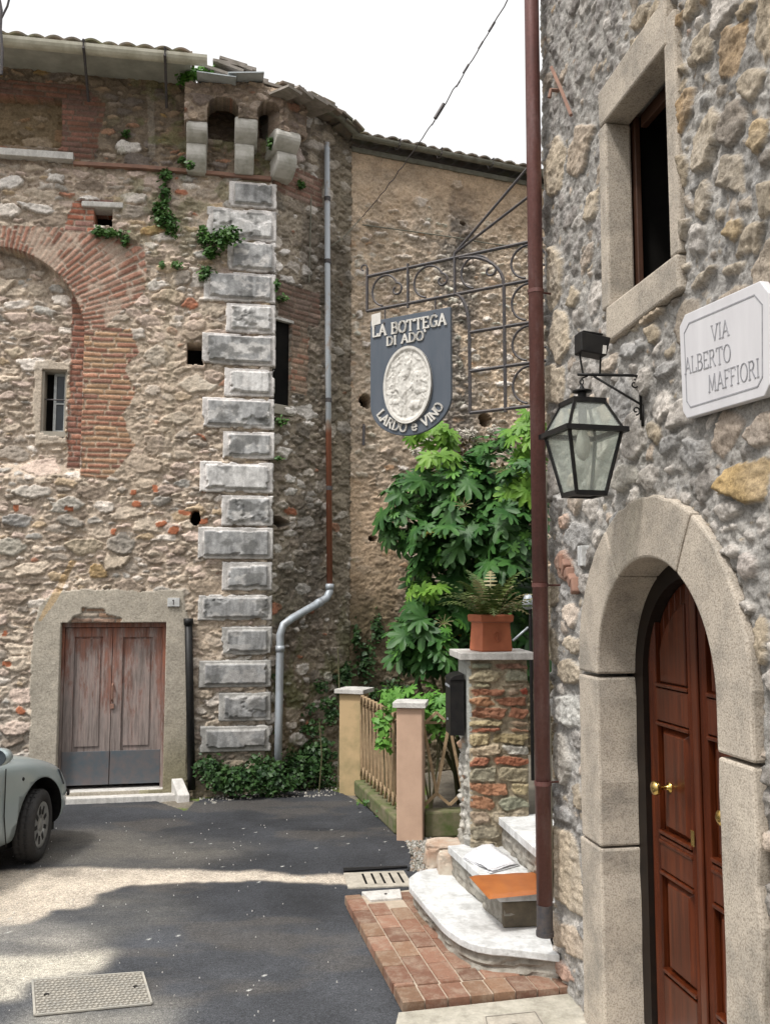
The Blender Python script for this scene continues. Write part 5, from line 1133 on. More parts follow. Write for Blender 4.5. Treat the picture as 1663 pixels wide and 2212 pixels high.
o = mkmesh('seat_cushion', top+bot, fs, m_c, None, True); tag(o, 'flat orange leather cushion on the middle step next to the newspaper', 'cushion')

# ------------------------------------------------------------------ gate pillar with cap, planter, fern, letterbox
WG = Wall(at(1014.6, 1700, 6.80)[:2], 90-4)     # pillar front face
pil = thing('gate_pillar', 'square gate pillar of rough brick and stone under a white marble cap', 'pillar', WG.P(.22, 0, -.2))
pw_ = (1139.7-1014.6)/FPX*6.85; PTOP = WG.uz(1014, 1425, .0)[1]
r6 = Relief(0, pw_, .2, PTOP, .006, 71, warp=.015)
rw = r6.rng
def row(y0, y1, cells):
    for x0, x1, c in cells:
        ua = WG.uz(x0, (y0+y1)/2)[0]; ub = WG.uz(x1, (y0+y1)/2)[0]; za = WG.uz(1050, y0)[1]; zb_ = WG.uz(1050, y1)[1]
        r6.stone((ua+ub)/2, (za+zb_)/2, (ub-ua)/2+.004, (za-zb_)/2+.003, rw.normal(0, .02), c, 5, .02, reach=1.4)
bk = lambda: (.27*rw.uniform(.8, 1.2), .13, .08); ys_ = (.4, .33, .2)
gs_ = lambda: (.3*rw.uniform(.8, 1.2), .27, .2)
row(1432, 1447, [(1018, 1065, gs_()), (1070, 1138, (.24, .14, .1))])
row(1448, 1475, [(1017, 1088, (.36, .31, .21)), (1092, 1138, gs_())]); row(1476, 1486, [(1017, 1080, (.33, .3, .2)), (1084, 1136, gs_())])
row(1489, 1505, [(1015, 1094, bk()), (1098, 1122, gs_()), (1125, 1139, (.34, .09, .06))])
row(1508, 1527, [(1014, 1066, (.34, .18, .1)), (1069, 1139, bk())]); row(1530, 1554, [(1014, 1095, bk()), (1099, 1138, (.28, .13, .08))])
row(1557, 1570, [(1015, 1096, ys_), (1100, 1138, (.3, .22, .15))]); row(1572, 1582, [(1015, 1090, bk()), (1094, 1140, (.3, .16, .1))])
row(1585, 1608, [(1015, 1060, ys_), (1064, 1138, (.26, .21, .12))]); row(1611, 1632, [(1014, 1084, (.42, .34, .24)), (1090, 1140, (.45, .43, .38))])
row(1635, 1655, [(1014, 1060, bk()), (1064, 1140, (.3, .12, .07))]); row(1658, 1690, [(1014, 1072, gs_()), (1076, 1140, (.3, .26, .18))]); row(1693, 1720, [(1014, 1100, (.33, .17, .1)), (1105, 1140, ys_)])
row(1723, 1750, [(1014, 1070, (.32, .17, .1)), (1075, 1140, gs_())]); row(1753, 1780, [(1014, 1060, gs_()), (1062, 1140, gs_())]); row(1783, 1812, [(1014, 1080, (.26, .23, .17)), (1084, 1140, gs_())]); row(1815, 1850, [(1014, 1080, gs_()), (1084, 1140, gs_())])
r6.solve((.33, .28, .2), grow=1.0, joint=.003, soft=.008, mdepth=.008); r6.build('pillar_shaft', WG, M['wall'], pil, None, .02)
WG2 = Wall(WG.P(0, 0, -.44)[:2], math.degrees(math.atan2(WG.n.x, WG.n.y)))
r7 = Relief(0, .44, -.05, PTOP, .01, 72); r7.fill(1500, .08, .2, (1, 2.4), [(3, (.42, .4, .36)), (3, (.36, .34, .3)), (1, (.4, .26, .18)), (2, (.5, .48, .44))], lift=(.01, .025)); r7.solve((.36, .35, .31), grow=1.1, mdepth=.01)
up_ = sstep(1.1, 1.25, r7.Z); r7.blend(up_, (.38, .39, .36), .012); r7.build('pillar_side', WG2, M['wall'], pil, None, .02)
b = MB(); b.wbox(WG, .012, pw_-.005, 0, PTOP-.002, -.43, -.012); b.build('pillar_core', M['darkstone'], pil)
CT = WG.uz(1013, 1411, .06)[1]
b = MB(); b.wbox(WG, -.075, pw_+.06, PTOP+.0, CT, -.5, .06); b.build('pillar_cap', M['marble_old'], pil, bevel=.005)
# planter
M['terra'] = mat_simple('terracotta', (.42, .13, .06), (.34, .1, .045), 10, .7, bs_=.15)
pu0 = WG.uz(1040, 1400, -.05)[0]; pu1 = WG.uz(1107.6, 1400, -.05)[0]; WPt = Wall(WG.P(pu0+.005, 0, -.05)[:2], 73); pw2 = pu1-pu0; zt = WG.uz(1060, 1328, -.05)[1]; zr = WG.uz(1060, 1343, -.05)[1]; zp = CT
b = MB()
def ring(b, u0, u1, o0, o1, z): return [WPt.P(u0, z, o1), WPt.P(u1, z, o1), WPt.P(u1, z, o0), WPt.P(u0, z, o0)]
WGo, WG, pu0, pu1 = WG, WPt, 0, pw2*1.02
o1_, o0_ = 0, -.24
lv = [(0, 0), (.012, 0.004), (zr-zp-.01, -.008), (zr-zp, .012), (zt-zp-.008, .016), (zt-zp, .008), (zt-zp, -.02), (zt-zp-.05, -.025)]
vs = []
for z_, g_ in lv: vs += ring(b, pu0-g_, pu1+g_, o0_-g_, o1_+g_, zp+z_)
b.add(vs, [(3, 2, 1, 0)]+[(k*4+i, k*4+(i+1) % 4, k*4+4+(i+1) % 4, k*4+4+i) for k in range(len(lv)-1) for i in range(4)]); 
pot = b.build('planter', M['terra'], None, bevel=.006); tag(pot, 'square terracotta planter standing on the marble pillar cap', 'planter')
mu = (pu0+pu1)/2; b = MB()
em = [(math.cos(t)*.03, math.sin(t)*.038) for t in np.linspace(0, 6.283, 17)[:-1]]
zc_ = (zp+zr)/2+.0; b.tube([WG.P(mu+x, zc_+y, o1_+.003) for x, y in em], .0035, 5, closed=True); b.tube([WG.P(mu, zc_-.03, o1_+.003), WG.P(mu, zc_+.025, o1_+.003)], .004, 5)
for s in (-1, 1): b.tube([WG.P(mu, zc_-.02, o1_+.003), WG.P(mu+s*.016, zc_, o1_+.004), WG.P(mu+s*.012, zc_+.02, o1_+.003)], .003, 5)
b.build('emblem', M['terra'], pot)
zPOT = zt; b = MB(); b.wbox(WG, pu0+.0, pu1-.0, zt-.06, zt-.03, o0_+.0, o1_-.0); b.build('soil', M['ground'], pot)
WG = WGo
# letterbox on the left face of the pillar
b = MB(); lu0, lu1 = .02, .16; ztop = WG.uz(1000, 1455, -.1)[1]; zbt = WG.uz(1000, 1587, -.1)[1]
# in pillar-side coordinates: u along WG2 (towards camera), o outward (left)
b.wbox(WG2, .14, .40, zbt, ztop-.045, .03, .135)
n = 8; poly = [(.03, ztop-.043), (.135, ztop-.043)]+[(.03+.105*math.cos(t), ztop-.045+.045*math.sin(t)) for t in np.linspace(.1, math.pi/2, n)]
b.prism([(o, z) for o, z in poly], lambda o, z: WG2.P(.125, z, o), lambda o, z: WG2.P(.41, z, o))
lb = b.build('letterbox', M['black'], None, bevel=.008); tag(lb, 'black metal letterbox fixed to the left side of the brick gate pillar', 'letterbox')
b = MB(); b.wbox(WG2, .17, .37, ztop-.1, ztop-.085, .135, .141); b.wbox(WG2, .26, .28, zbt+.1, zbt+.115, .135, .142); b.build('mail_flap', M['zinc'], lb)
# garden lamp knob seen beside the pipe
c = at(1140, 1288, 8.2); b = MB(); b.lathe(c-Vector((0, 0, .12)), [(.02, 0), (.05, .02), (.055, .07), (.04, .1), (.03, .14)], 14)
b.tube([c+Vector((.0, 0, -.28)), c+Vector((-.14, 0, -.4))], .012, 6); gl_ = MB(); gl_.tube([Vector((c.x+.02, c.y, .6)), Vector((c.x+.02, c.y, c.z-.11))], .016, 8)
o = b.build('garden_tap_post', M['zinc'], None, smooth=True); o.name = 'garden_lamp'; gl_.build('lamp_post', M['black'], o); tag(o, 'slim grey garden lamp post between the potted fern and the brown downpipe', 'lamp')

# ------------------------------------------------------------------ fence posts, lattice panels, kerbs
M['pinkp'] = mat_simple('salmon plaster', (.56, .38, .275), (.42, .28, .2), 4, .9, bs_=.3, lo=.4, hi=.85, detail=9)
M['ochrep'] = mat_simple('ochre plaster with moss', (.5, .36, .2), (.26, .22, .11), 4, .95, bs_=.4, detail=9, lo=.42, hi=.75)
M['lath'] = mat_simple('tan fence strips', (.42, .3, .18), (.3, .21, .12), 18, .85, bs_=.3)
def post(x, y, w_, zt_, mt, lab, rot, capw, cmt):
    t = thing('fence_post', lab, 'fence post', (x, y, 0), 'plastered posts of the garden fence'); Mx = Matrix.Rotation(rot, 3, 'Z')
    b = MB(); b.box((x, y, (zt_-.1)/2-.05), (w_, w_, zt_), Mx); b.build('post_shaft', M[mt], t, bevel=.012)
    b = MB(); b.box((x, y, zt_-.075), (capw, capw, .05), Mx)
    vs = [Vector((x, y, 0))+Mx @ Vector((sx*capw*.48, sy*capw*.48, zt_-.05)) for sx, sy in ((-1, -1), (1, -1), (1, 1), (-1, 1))]+[Vector((x, y, zt_-.03))]
    b.add(vs, [(0, 1, 4), (1, 2, 4), (2, 3, 4), (3, 0, 4)]); b.build('post_cap', M[cmt], t, bevel=.004); return t
pa = Vector((*gp(893, 1803, 0), 0)); paz = at(885, 1520, pa.y).z+.03
ppos = Vector((.245, 8.72, 0)); post(ppos.x, ppos.y, .245, at(885, 1517, 8.45).z+.03, 'pinkp', 'salmon plastered fence post with a pale stone cap, the nearer of the two', R(-8), .31, 'marble_old')
opos = Vector((-.36, 10.75, 0)); post(opos.x, opos.y, .27, at(765, 1484, 10.7).z+.03, 'ochrep', 'ochre plastered fence post with a grey cap and mossy foot, the farther of the two', R(-20), .36, 'marble_old')
def lattice(A, B, z0, z1, n, lab, curb=True):
    t = thing('lattice_fence', lab, 'fence', (A+B)/2, 'lattice panels of the garden fence'); d = (B-A); L = d.length; d.normalize(); nrm = Vector((d.y, -d.x, 0)); b = MB(); w_ = L/n
    def bar(p, q, o=0, r=.014):
        p = A+d*p[0]+Vector((0, 0, p[1]))+nrm*o; q = A+d*q[0]+Vector((0, 0, q[1]))+nrm*o; dd = (q-p); ln = dd.length; dd.normalize(); s = nrm.cross(dd).normalized()
        Mx = Matrix((s, nrm, dd)).transposed(); b.box((p+q)/2, (r*1.9, r*1.4, ln), Mx)
    e = .11
    for i in range(n):
        x0, x1, xm = i*w_, (i+1)*w_, (i+.5)*w_
        bar((x0, z0), (xm, z0+e), .006); bar((xm, z0+e), (x1, z0), -.006)
        bar((xm, z0+e), (x0, z1-e), .006); bar((xm, z0+e), (x1, z1-e), -.006)
        bar((x0, z1-e), (xm, z1), .006); bar((xm, z1), (x1, z1-e), -.006)
    for z in (z1-e*.9,): bar((0, z-.0), (L, z-.0), -.03, .012)
    b.build('lattice', M['lath'], t)
    if curb:
        b = MB(); Mx = Matrix((d, -nrm, Vector((0, 0, 1)))).transposed(); b.box((A+B)/2+Vector((0, 0, (z0-.04)/2)), (L, .16, z0-.04), Mx); b.build('kerb', M['mossy'], t, bevel=.02)
    return t
lattice(opos+Vector((.08, -.14, 0)), ppos+Vector((-.08, .13, 0)), .2, 1.12, 11, 'tan lattice fence panel running between the ochre and the salmon post')
zA = at(950, 1750, 8.6).z; zB = at(950, 1545, 8.6).z
lattice(ppos+Vector((.12, .05, 0)), ppos+Vector((.62, .12, 0)), zA, zB, 2, 'short tan lattice fence panel between the salmon post and the brick pillar')

# rubble: rough stones beside the steps, heap of broken tile
def rock(name, c, size, mat, seed, lab, cat='stone', rot=0, parent=None):
    rg_ = np.random.RandomState(seed); import bmesh
    bm = bmesh.new(); bmesh.ops.create_icosphere(bm, subdivisions=4, radius=1)
    vs = []
    for v in bm.verts:
        p = np.array(v.co); q = np.sign(p)*np.abs(p)**.55; q = q/np.max(np.abs(q))**.5; h = 1+.3*(float(fbm(np.array(p[0]*1.7+seed), np.array(p[1]*1.7+p[2]*2.1), seed, 4))-.5)-.22*abs(float(fbm(np.array(p[0]*3.7-p[1]*2+seed), np.array(p[1]*2.7+p[2]*4.1), seed+2, 4))-.5)
        x, y, z = q*h*np.array(size)/2; vs.append((c[0]+x*math.cos(rot)-y*math.sin(rot), c[1]+x*math.sin(rot)+y*math.cos(rot), c[2]+z+size[2]/2*.9))
    fs = [[v.index for v in f.verts] for f in bm.faces]; bm.free()
    o = mkmesh(name, vs, fs, mat, parent, False); return tag(o, lab, cat, 'rough stones beside the steps') if parent is None else o
M['rockw'] = mat_simple('white weathered block', (.52, .46, .38), (.36, .24, .17), 6, .9, bs_=.5, bd=.01)
M['rockg'] = mat_simple('grey tan rough stone', (.33, .28, .22), (.2, .17, .13), 8, .9, bs_=.6, bd=.015)
x, y = gp(958, 1880, .0); 
rock('rough_stone', (.47, 7.2, .15), (.34, .26, .24), M['rockw'], 3, 'whitish rough stone block, top one of the heap left of the steps')
rock('rough_stone', (.50, 6.93, .12), (.22, .16, .26), M['rockw'], 5, 'squarish pale block between the heap and the middle step')
rock('rough_stone', (.42, 6.98, -.02), (.30, .26, .2), M['rockg'], 8, 'dull grey stone under the whitish block, behind the lowest step')
rock('rough_stone', (.3, 6.86, -.03), (.14, .12, .1), M['rockg'], 9, 'small grey stone at the far corner of the lowest step')
hp = thing('rubble_heap', 'small heap of broken pink tile and stone at the mossy foot of the ochre post', 'rubble', (*gp(738, 1692), 0)); rg = random.Random(5); b = MB()
hx, hy = gp(738, 1694)
for k in range(34):
    Mx = Matrix.Rotation(rg.uniform(0, 6), 3, 'Z') @ Matrix.Rotation(rg.uniform(-.5, .5), 3, 'X'); r_ = abs(rg.gauss(0, .13)); q = rg.uniform(0, 6.3)
    b.box((hx+r_*math.cos(q)*1.2, hy+r_*math.sin(q), .03+.05*math.exp(-r_*9)), (rg.uniform(.03, .11), rg.uniform(.03, .08), rg.uniform(.015, .03)), Mx)
b.build('tile_shards', mat_simple('broken pink tile', (.55, .38, .33), (.5, .46, .42), 14, .9), hp)['kind'] = 'stuff'

# ------------------------------------------------------------------ drain and covers
def cover(name, quad, z, mat, lab, cat, th=.02):
    P = [Vector((*gp(x, y, z), 0)) for x, y in quad]; b = MB(); b.prism([(p.x, p.y) for p in P], lambda x, y: Vector((x, y, z-th)), lambda x, y: Vector((x, y, z))); o = b.build(name, mat, None, bevel=.003); tag(o, lab, cat); return o, P
M['castp'] = None
def mat_cast():
    m, n, b = newmat('worn steel'); f = noise(n, 8, 5, .7); c = ramp(n, f, [(.35, (.34, .33, .30)), (.65, (.46, .43, .37))]); n.links.new(c, b.inputs['Base Color']); b.inputs['Roughness'].default_value = .7; b.inputs['Metallic'].default_value = .2; bump(n, b, f, .2, .003); return m
M['castp'] = mat_cast(); M['castd'] = mat_simple('dirt in cover pattern', (.16, .15, .13), (.22, .2, .17), 20, .9)
o, P = cover('manhole_cover', ((70, 2119), (75, 2194), (327.6, 2169), (307.6, 2101.6)), .009, M['castd'], 'rectangular steel access cover with raised diamond tread in the pale patched asphalt', 'manhole cover')
b = MB(); nu_, nv_ = 22, 13
for i in range(nu_):
    for j in range(nv_):
        p = P[0].lerp(P[3], (i+.6+(.4 if j % 2 else 0))/(nu_+.6)).lerp(P[1].lerp(P[2], (i+.6+(.4 if j % 2 else 0))/(nu_+.6)), (j+.7)/(nv_+.4))
        b.box((p.x, p.y, .0105), (.021, .011, .006), Matrix.Rotation(.75 if (i+j) % 2 else -.75, 3, 'Z'))
for i in range(4):
    a, c = P[i], P[(i+1) % 4]; d = (c-a).normalized(); b.box(((a+c)/2+Vector((0, 0, .010))), ((c-a).length, .012, .008), Matrix.Rotation(math.atan2(d.y, d.x), 3, 'Z'))
b.build('tread_pattern', M['castp'], o)
b = MB()
for x, y in ((100, 2154), (292, 2137)): q = gp(x, y); b.lathe((q[0], q[1], .009), [(.014, 0), (.014, .006), (.001, .0062)], 10)
b.build('lifting_eye', M['black'], o)
M['conc'] = mat_marble('pale drain stone', (.48, .44, .37), (.34, .31, .26), .45, .7, 6, 60)
o, P = cover('drain_grate', ((742, 1886), (752, 1918), (892, 1913), (872, 1881)), .012, M['conc'], 'pale stone drain grate with black slots beside the lowest marble step', 'drain')
b = MB()
for i in range(5):
    t = .3+.145*i; p = P[0].lerp(P[3], t).lerp(P[1].lerp(P[2], t), .14); q = P[0].lerp(P[3], t).lerp(P[1].lerp(P[2], t), .82); d = (q-p); b.box(((p+q)/2+Vector((0, 0, .0125))), (d.length, .017, .004), Matrix.Rotation(math.atan2(d.y, d.x), 3, 'Z'))
b.build('slot', M['dark'], o)
b = MB(); p, q = [Vector((*gp(x, y), .016)) for x, y in ((742, 1885), (880, 1877))]; b.tube([p, p.lerp(q, .5), q], [.02, .014, .01], 6); b.build('tar_edge', M['black'], o)
o, P = cover('utility_cover', ((1042, 2196), (1052, 2250), (1195, 2240), (1160, 2184)), .038, M['conc'], 'square cement utility cover let into the pale apron by the arched door', 'utility cover')
b = MB()
for i in range(4):
    a, c = P[i], P[(i+1) % 4]; cen = sum(P, Vector())/4; a = a.lerp(cen, .1); c = c.lerp(cen, .1); d = (c-a).normalized(); b.box(((a+c)/2+Vector((0, 0, .0385))), ((c-a).length, .006, .003), Matrix.Rotation(math.atan2(d.y, d.x), 3, 'Z'))
cen = sum(P, Vector())/4; b.lathe((cen.x, cen.y, .038), [(.02, 0), (.02, .004), (.001, .005)], 12); b.build('cover_joint', M['castd'], o)
q = gp(833, 1934, PZ); b = MB(); b.lathe((q[0], q[1], PZ+.006), [(.012, 0), (.012, .003), (.001, .0035)], 12); b.build('slab_eye', M['black'], pav)
# ------------------------------------------------------------------ lettering drawn as strokes with serifs
def arc(cx, cy, rx, ry, a0, a1, n=12): return [(cx+rx*math.cos(R(a0+(a1-a0)*i/n)), cy+ry*math.sin(R(a0+(a1-a0)*i/n))) for i in range(n+1)]
SE = .11
def sf(x, y): return [(x-SE, y), (x+SE, y)]
GL = {'L': (.66, [[(.1, 1), (.1, 0)], [(.1, 0), (.62, 0)], [(.62, 0), (.62, .2)], sf(.1, 1)]),
 'A': (.86, [[(.08, 0), (.43, 1)], [(.43, 1), (.78, 0)], [(.2, .34), (.66, .34)], sf(.08, 0), sf(.78, 0)]),
 'B': (.72, [[(.1, 0), (.1, 1)], [(.0, 1), (.36, 1)]+arc(.36, .77, .22, .23, 90, -90)+[(.1, .54)], [(.36, .54)]+arc(.38, .27, .28, .27, 90, -90)+[(.0, 0)]]),
 'O': (.86, [arc(.43, .5, .38, .52, 0, 360, 24)]), 'T': (.8, [[(.04, 1), (.76, 1)], [(.4, 1), (.4, 0)], sf(.4, 0), [(.04, 1), (.04, .84)], [(.76, 1), (.76, .84)]]),
 'E': (.68, [[(.1, 0), (.1, 1)], [(0, 1), (.6, 1)], [(.1, .52), (.46, .52)], [(0, 0), (.62, 0)], [(.6, 1), (.6, .85)], [(.62, 0), (.62, .16)]]),
 'G': (.84, [arc(.46, .5, .38, .52, 42, 320, 22), [(.75, .17), (.75, .44)], [(.54, .44), (.84, .44)]]), 'C': (.8, [arc(.46, .5, .38, .52, 45, 315, 20)]),
 'D': (.82, [[(.1, 0), (.1, 1)], [(0, 1), (.3, 1)]+arc(.32, .5, .42, .5, 90, -90, 14)+[(0, 0)]]), 'I': (.32, [[(.16, 0), (.16, 1)], sf(.16, 0), sf(.16, 1)]),
 'R': (.76, [[(.1, 0), (.1, 1)], [(0, 1), (.36, 1)]+arc(.36, .76, .22, .24, 90, -90)+[(.1, .52)], [(.36, .52), (.7, 0)], sf(.1, 0), [(.66, 0), (.78, 0)]]),
 'V': (.84, [[(.06, 1), (.42, 0)], [(.42, 0), (.78, 1)], sf(.08, 1), sf(.76, 1)]), 'N': (.86, [[(.1, 0), (.1, 1)], [(.1, 1), (.74, 0)], [(.74, 0), (.74, 1)], sf(.1, 0), sf(.74, 1)]),
 'M': (1.0, [[(.1, 0), (.16, 1)], [(.16, 1), (.5, .1)], [(.5, .1), (.84, 1)], [(.84, 1), (.9, 0)], sf(.1, 0), sf(.9, 0)]), 'F': (.64, [[(.1, 0), (.1, 1)], [(0, 1), (.58, 1)], [(.1, .52), (.44, .52)], sf(.1, 0), [(.58, 1), (.58, .84)]]),
 'e': (.72, [[(.08, .38), (.6, .38)], arc(.34, .36, .27, .37, 4, 325, 18)]), "'": (.2, [[(.04, 1.12), (.13, .9)]]), ' ': (.42, [])}
def write(mb, text, fn, h, x0, y0, sw, depth, sp=.10):
    """strokes as ribbons; fn(x,y,d) -> world; h letter height"""
    x = x0
    for ch in text:
        w_, st = GL[ch]
        for k, line in enumerate(st):
            for (a, b_) in zip(line[:-1], line[1:]):
                A_ = Vector((x+a[0]*h, y0+a[1]*h)); B_ = Vector((x+b_[0]*h, y0+b_[1]*h)); d = B_-A_
                if d.length < 1e-6: continue
                d.normalize(); vertical = abs(d.y) > .55; hw = sw*h*(.5 if vertical else .3); n_ = Vector((-d.y, d.x))*hw; e = d*hw*.5
                p = [A_-e+n_, A_-e-n_, B_+e-n_, B_+e+n_]; dd = depth+.0002*(k % 4)
                mb.hexa([fn(q.x, q.y, 0) for q in p]+[fn(q.x, q.y, dd) for q in p])
        x += (w_+sp)*h
    return x
def width(text, h, sp=.10): return sum(GL[c][0]+sp for c in text)*h

# street sign on the near house
def mat_plate():
    m, n, b = newmat('street plate marble'); f = noise(n, 5, 5, .7, stretch=(1, 1, .15)); n.links.new(ramp(n, f, [(.35, (.68, .67, .69)), (.6, (.60, .59, .61)), (.75, (.45, .44, .45))]), b.inputs['Base Color']); b.inputs['Roughness'].default_value = .5; return m
PO = .05
pc = [WR.uz(x, y, PO) for x, y in ((1479, 679), (1641, 606), (1661, 632), (1662, 830), (1650, 856), (1483, 904), (1474, 888), (1467, 706))]
uL = WR.uz(1470, 760, PO)[0]; uR = WR.uz(1662, 730, PO)[0]; zTl = WR.uz(1479, 681, PO)[1]; zB = WR.uz(1483, 904, PO)[1]; zTr = WR.uz(1641, 606, PO)[1]; zBr = WR.uz(1650, 856, PO)[1]
tl = (zTr-zTl)/(WR.uz(1641, 606, PO)[0]-WR.uz(1479, 679, PO)[0])
sg = MB(); sg.prism(pc, lambda u, z: WR.P(u, z, .015), lambda u, z: WR.P(u, z, PO))
plate = sg.build('street_sign', mat_plate(), None, bevel=.004); tag(plate, 'white marble street name plate with clipped corners on the near grey stone house', 'street sign')
M['engr'] = mat_simple('grey engraved letters', (.26, .26, .28), (.36, .36, .38), 40, .8, bs_=0)
cu_ = sum(p[0] for p in pc)/8; cz_ = sum(p[1] for p in pc)/8
fnS = lambda x, y, d: WR.P(cu_+x, cz_+y+tl*x*.9, PO+.0005+d)
b = MB(); ins = [((p[0]-cu_)*.87, (p[1]-cz_-tl*.9*(p[0]-cu_))*.8) for p in pc]
for i in range(len(ins)):
    a, c = Vector(ins[i]), Vector(ins[(i+1) % len(ins)]); d = (c-a).normalized(); n_ = Vector((-d.y, d.x))*.0028; p = [a-d*.002+n_, a-d*.002-n_, c+d*.002-n_, c+d*.002+n_]; b.hexa([fnS(q.x, q.y, 0) for q in p]+[fnS(q.x, q.y, .0012) for q in p])
b.build('border_line', M['engr'], plate)
def upx(x, y): u, z = WR.uz(x, y, PO); return (u-cu_, z-cz_-tl*.9*(u-cu_))
for txt, (xa, ya), (xb, yb), hh in (('VIA', (1537, 737), (1577, 722), .062), ('ALBERTO', (1480, 808), (1581, 778), .066), ('MAFFIORI', (1531, 847), (1643, 812), .066)):
    b = MB(); A_ = upx(xa, ya); B_ = upx(xb, yb); h = hh; sc = (B_[0]-A_[0])/width(txt, h); 
    f2 = lambda x, y, d, A_=A_, sc=sc, B_=B_: fnS(A_[0]+x*sc, A_[1]+(B_[1]-A_[1])*(x*sc/(B_[0]-A_[0]))+y, d)
    write(b, txt, f2, h, 0, 0, .10, .0014); b.build('lettering', M['engr'], plate)

# ------------------------------------------------------------------ wrought iron bracket and shop sign
WS = Wall((1.06, 5.46), 180+121-180)      # plane sticking out from the house corner
WS.d = Vector((-.857, .515, 0)).normalized(); WS.n = Vector((-WS.d.y, WS.d.x, 0)); 
if WS.n.y > 0: WS.n = -WS.n
br = thing('sign_bracket', 'scrolled wrought iron sign bracket reaching out from the near house corner over the shop sign', 'bracket', WS.P(0, 3.6))
S_ = lambda x, y: WS.uz(x, y)
def bar(pts, r=.0115, name='iron_rod', n=6, px=True):
    b = MB(); P = [WS.P(*S_(x, y)) for x, y in pts] if px else pts; b.tube(P, r, n); return b.build(name, M['iron'], br)
zt = (S_(793, 595)[1]+S_(1140, 525)[1])/2; uE_ = S_(793, 600)[0]; zb2 = (S_(795, 672)[1]+S_(975, 637)[1])/2
u1, u2, u3, u4 = S_(881, 620)[0], S_(982, 590)[0], S_(1088, 600)[0], S_(1014, 750)[0]
P2 = lambda u, z: WS.P(u, z)
rod = lambda uz, r=.0115, name='iron_rod': bar([WS.P(*q) for q in uz], r, name, px=False)
UW = -.03
rod([(UW, zt), (uE_, zt)]); rod([(UW, zb2), (uE_, zb2)])
rod([(uE_, zt+.06), (uE_, zb2)]); rod([(u1, zt+.03), (u1, zb2-.03)]); rod([(u2, zt+.03), (u2, zb2)])
zq = [S_(1014, 718)[1], S_(1014, 802)[1], S_(1014, 892)[1]]
# arch bar from u2 bottom curving to the drop bar
def sweep(c, r0, r1, a0, a1, n=18): return [(c[0]+(r0+(r1-r0)*i/n)*math.cos(R(a0+(a1-a0)*i/n)), c[1]+(r0+(r1-r0)*i/n)*math.sin(R(a0+(a1-a0)*i/n))) for i in range(n+1)]
zd = zq[0]; 
rod([(u2, zb2)]+[(u4+(u2-u4)*(1-math.sin(t)), zd+(zb2-zd)*math.cos(t)) for t in np.linspace(.1, math.pi/2, 10)]+[(u4, zq[2])])
rod([(u3+(u2-u3)*.9*(1-math.sin(t))-.0, zb2+(zt-.01-zb2)*math.cos(t)) for t in np.linspace(.0, math.pi/2, 10)]+[(u3, zq[2]-.02)])
for z in zq: rod([(UW, z), (u4, z)])
def scroll(cx, cz, r, flip=1, start=115):
    pts = []
    for i in range(44):
        t = i/43; a = R(start+flip*t*430); rr = r*(1-.80*t**1.0); pts.append((cx+rr*math.cos(a), cz+rr*math.sin(a)*1.1))
    rod(pts, .008, 'scroll')
def cscroll(u, z0, z1, hw, mir=1):      # C shaped scroll: opens towards the wall, both ends curled
    zc = (z0+z1)/2; hh = (z1-z0)/2; pts = []
    for i in range(26):
        a = R(-80+i*9.6); pts.append((u+mir*hw*.9*math.cos(a)*1.0, zc-hh*.0+hh*.95*math.sin(a)))
    # curled top end
    last = pts[-1]; cx, cz = last[0]-mir*.0, last[1]-hh*.42
    for i in range(1, 26):
        t = i/25; a = R(95+t*330); r_ = hh*.42*(1-.6*t); pts.append((cx+mir*r_*math.cos(a), cz+r_*math.sin(a)))
    rod(pts, .008, 'scroll')
gap = zt-zb2
for ua, ub in ((uE_, u1), (u1, u2), (u2, u3), (u3, UW)):
    c_ = (ua+ub)/2+.02; cscroll(c_, zb2+.012, zt-.012, abs(ua-ub)*.34)
zz = [zb2]+zq
for a_, c_ in zip(zz[:-1], zz[1:]): cscroll((u3+UW)/2+.02, c_+.012, a_-.012, abs(u3-UW)*.34)
rod(sweep((uE_+.03, zt+.065), .032, .012, 180, -90, 12), .006, 'scroll')
# stays running back up to the house wall
pj = WS.P(u2, zt+.03)
s1 = WR.P(.03, WR.uz(1200, 300)[1]); r_ = ray(1143, 358); s1 = CAM+r_*((5.52)/r_.y); r_ = ray(1143, 423); s2 = CAM+r_*((5.52)/r_.y)
for q in (s1, s2): d = (q-pj); bar([pj, pj+d*1.05], .009, 'stay_rod', px=False)
# hanging shop sign
t_l, t_r = S_(802, 694)[0], S_(974.5, 664)[0]; zt_s = (S_(802, 694)[1]+S_(974.5, 664)[1])/2; zb_s = S_(885, 941)[1]; sw_ = t_l-t_r; uc = (t_l+t_r)/2
# sign coordinates: x to the right in the picture
PS = lambda x, y, d: WS.P(uc-x, zt_s+y, d)
hw = sw_/2; ys = (S_(802, 878)[1]+S_(974, 852)[1])/2-zt_s; yb = zb_s-zt_s
outl = [(-hw, 0), (-hw, ys)]+[(-hw*math.cos(t), ys+(yb-ys)*math.sin(t)) for t in np.linspace(.12, math.pi-.12, 22)]+[(hw, ys), (hw, 0)]
M['signb'] = mat_simple('slate grey sign paint', (.062, .08, .105), (.085, .10, .125), 14, .55, bs_=.08, stretch=(1, 1, .2))
M['signw'] = mat_simple('chalky white letters', (.66, .64, .6), (.52, .5, .46), 30, .8, bs_=.15)
b = MB(); b.prism(outl, lambda x, y: PS(x, y, -.012), lambda x, y: PS(x, y, .012)); sign = b.build('shop_sign', M['signb'], None, bevel=.003)
tag(sign, 'slate grey shield shaped shop sign with white raised letters and an oval relief, hung from the iron bracket', 'shop sign')
sign['label'] = 'slate grey shield shaped shop sign with white letters and oval relief, hanging from iron bracket'
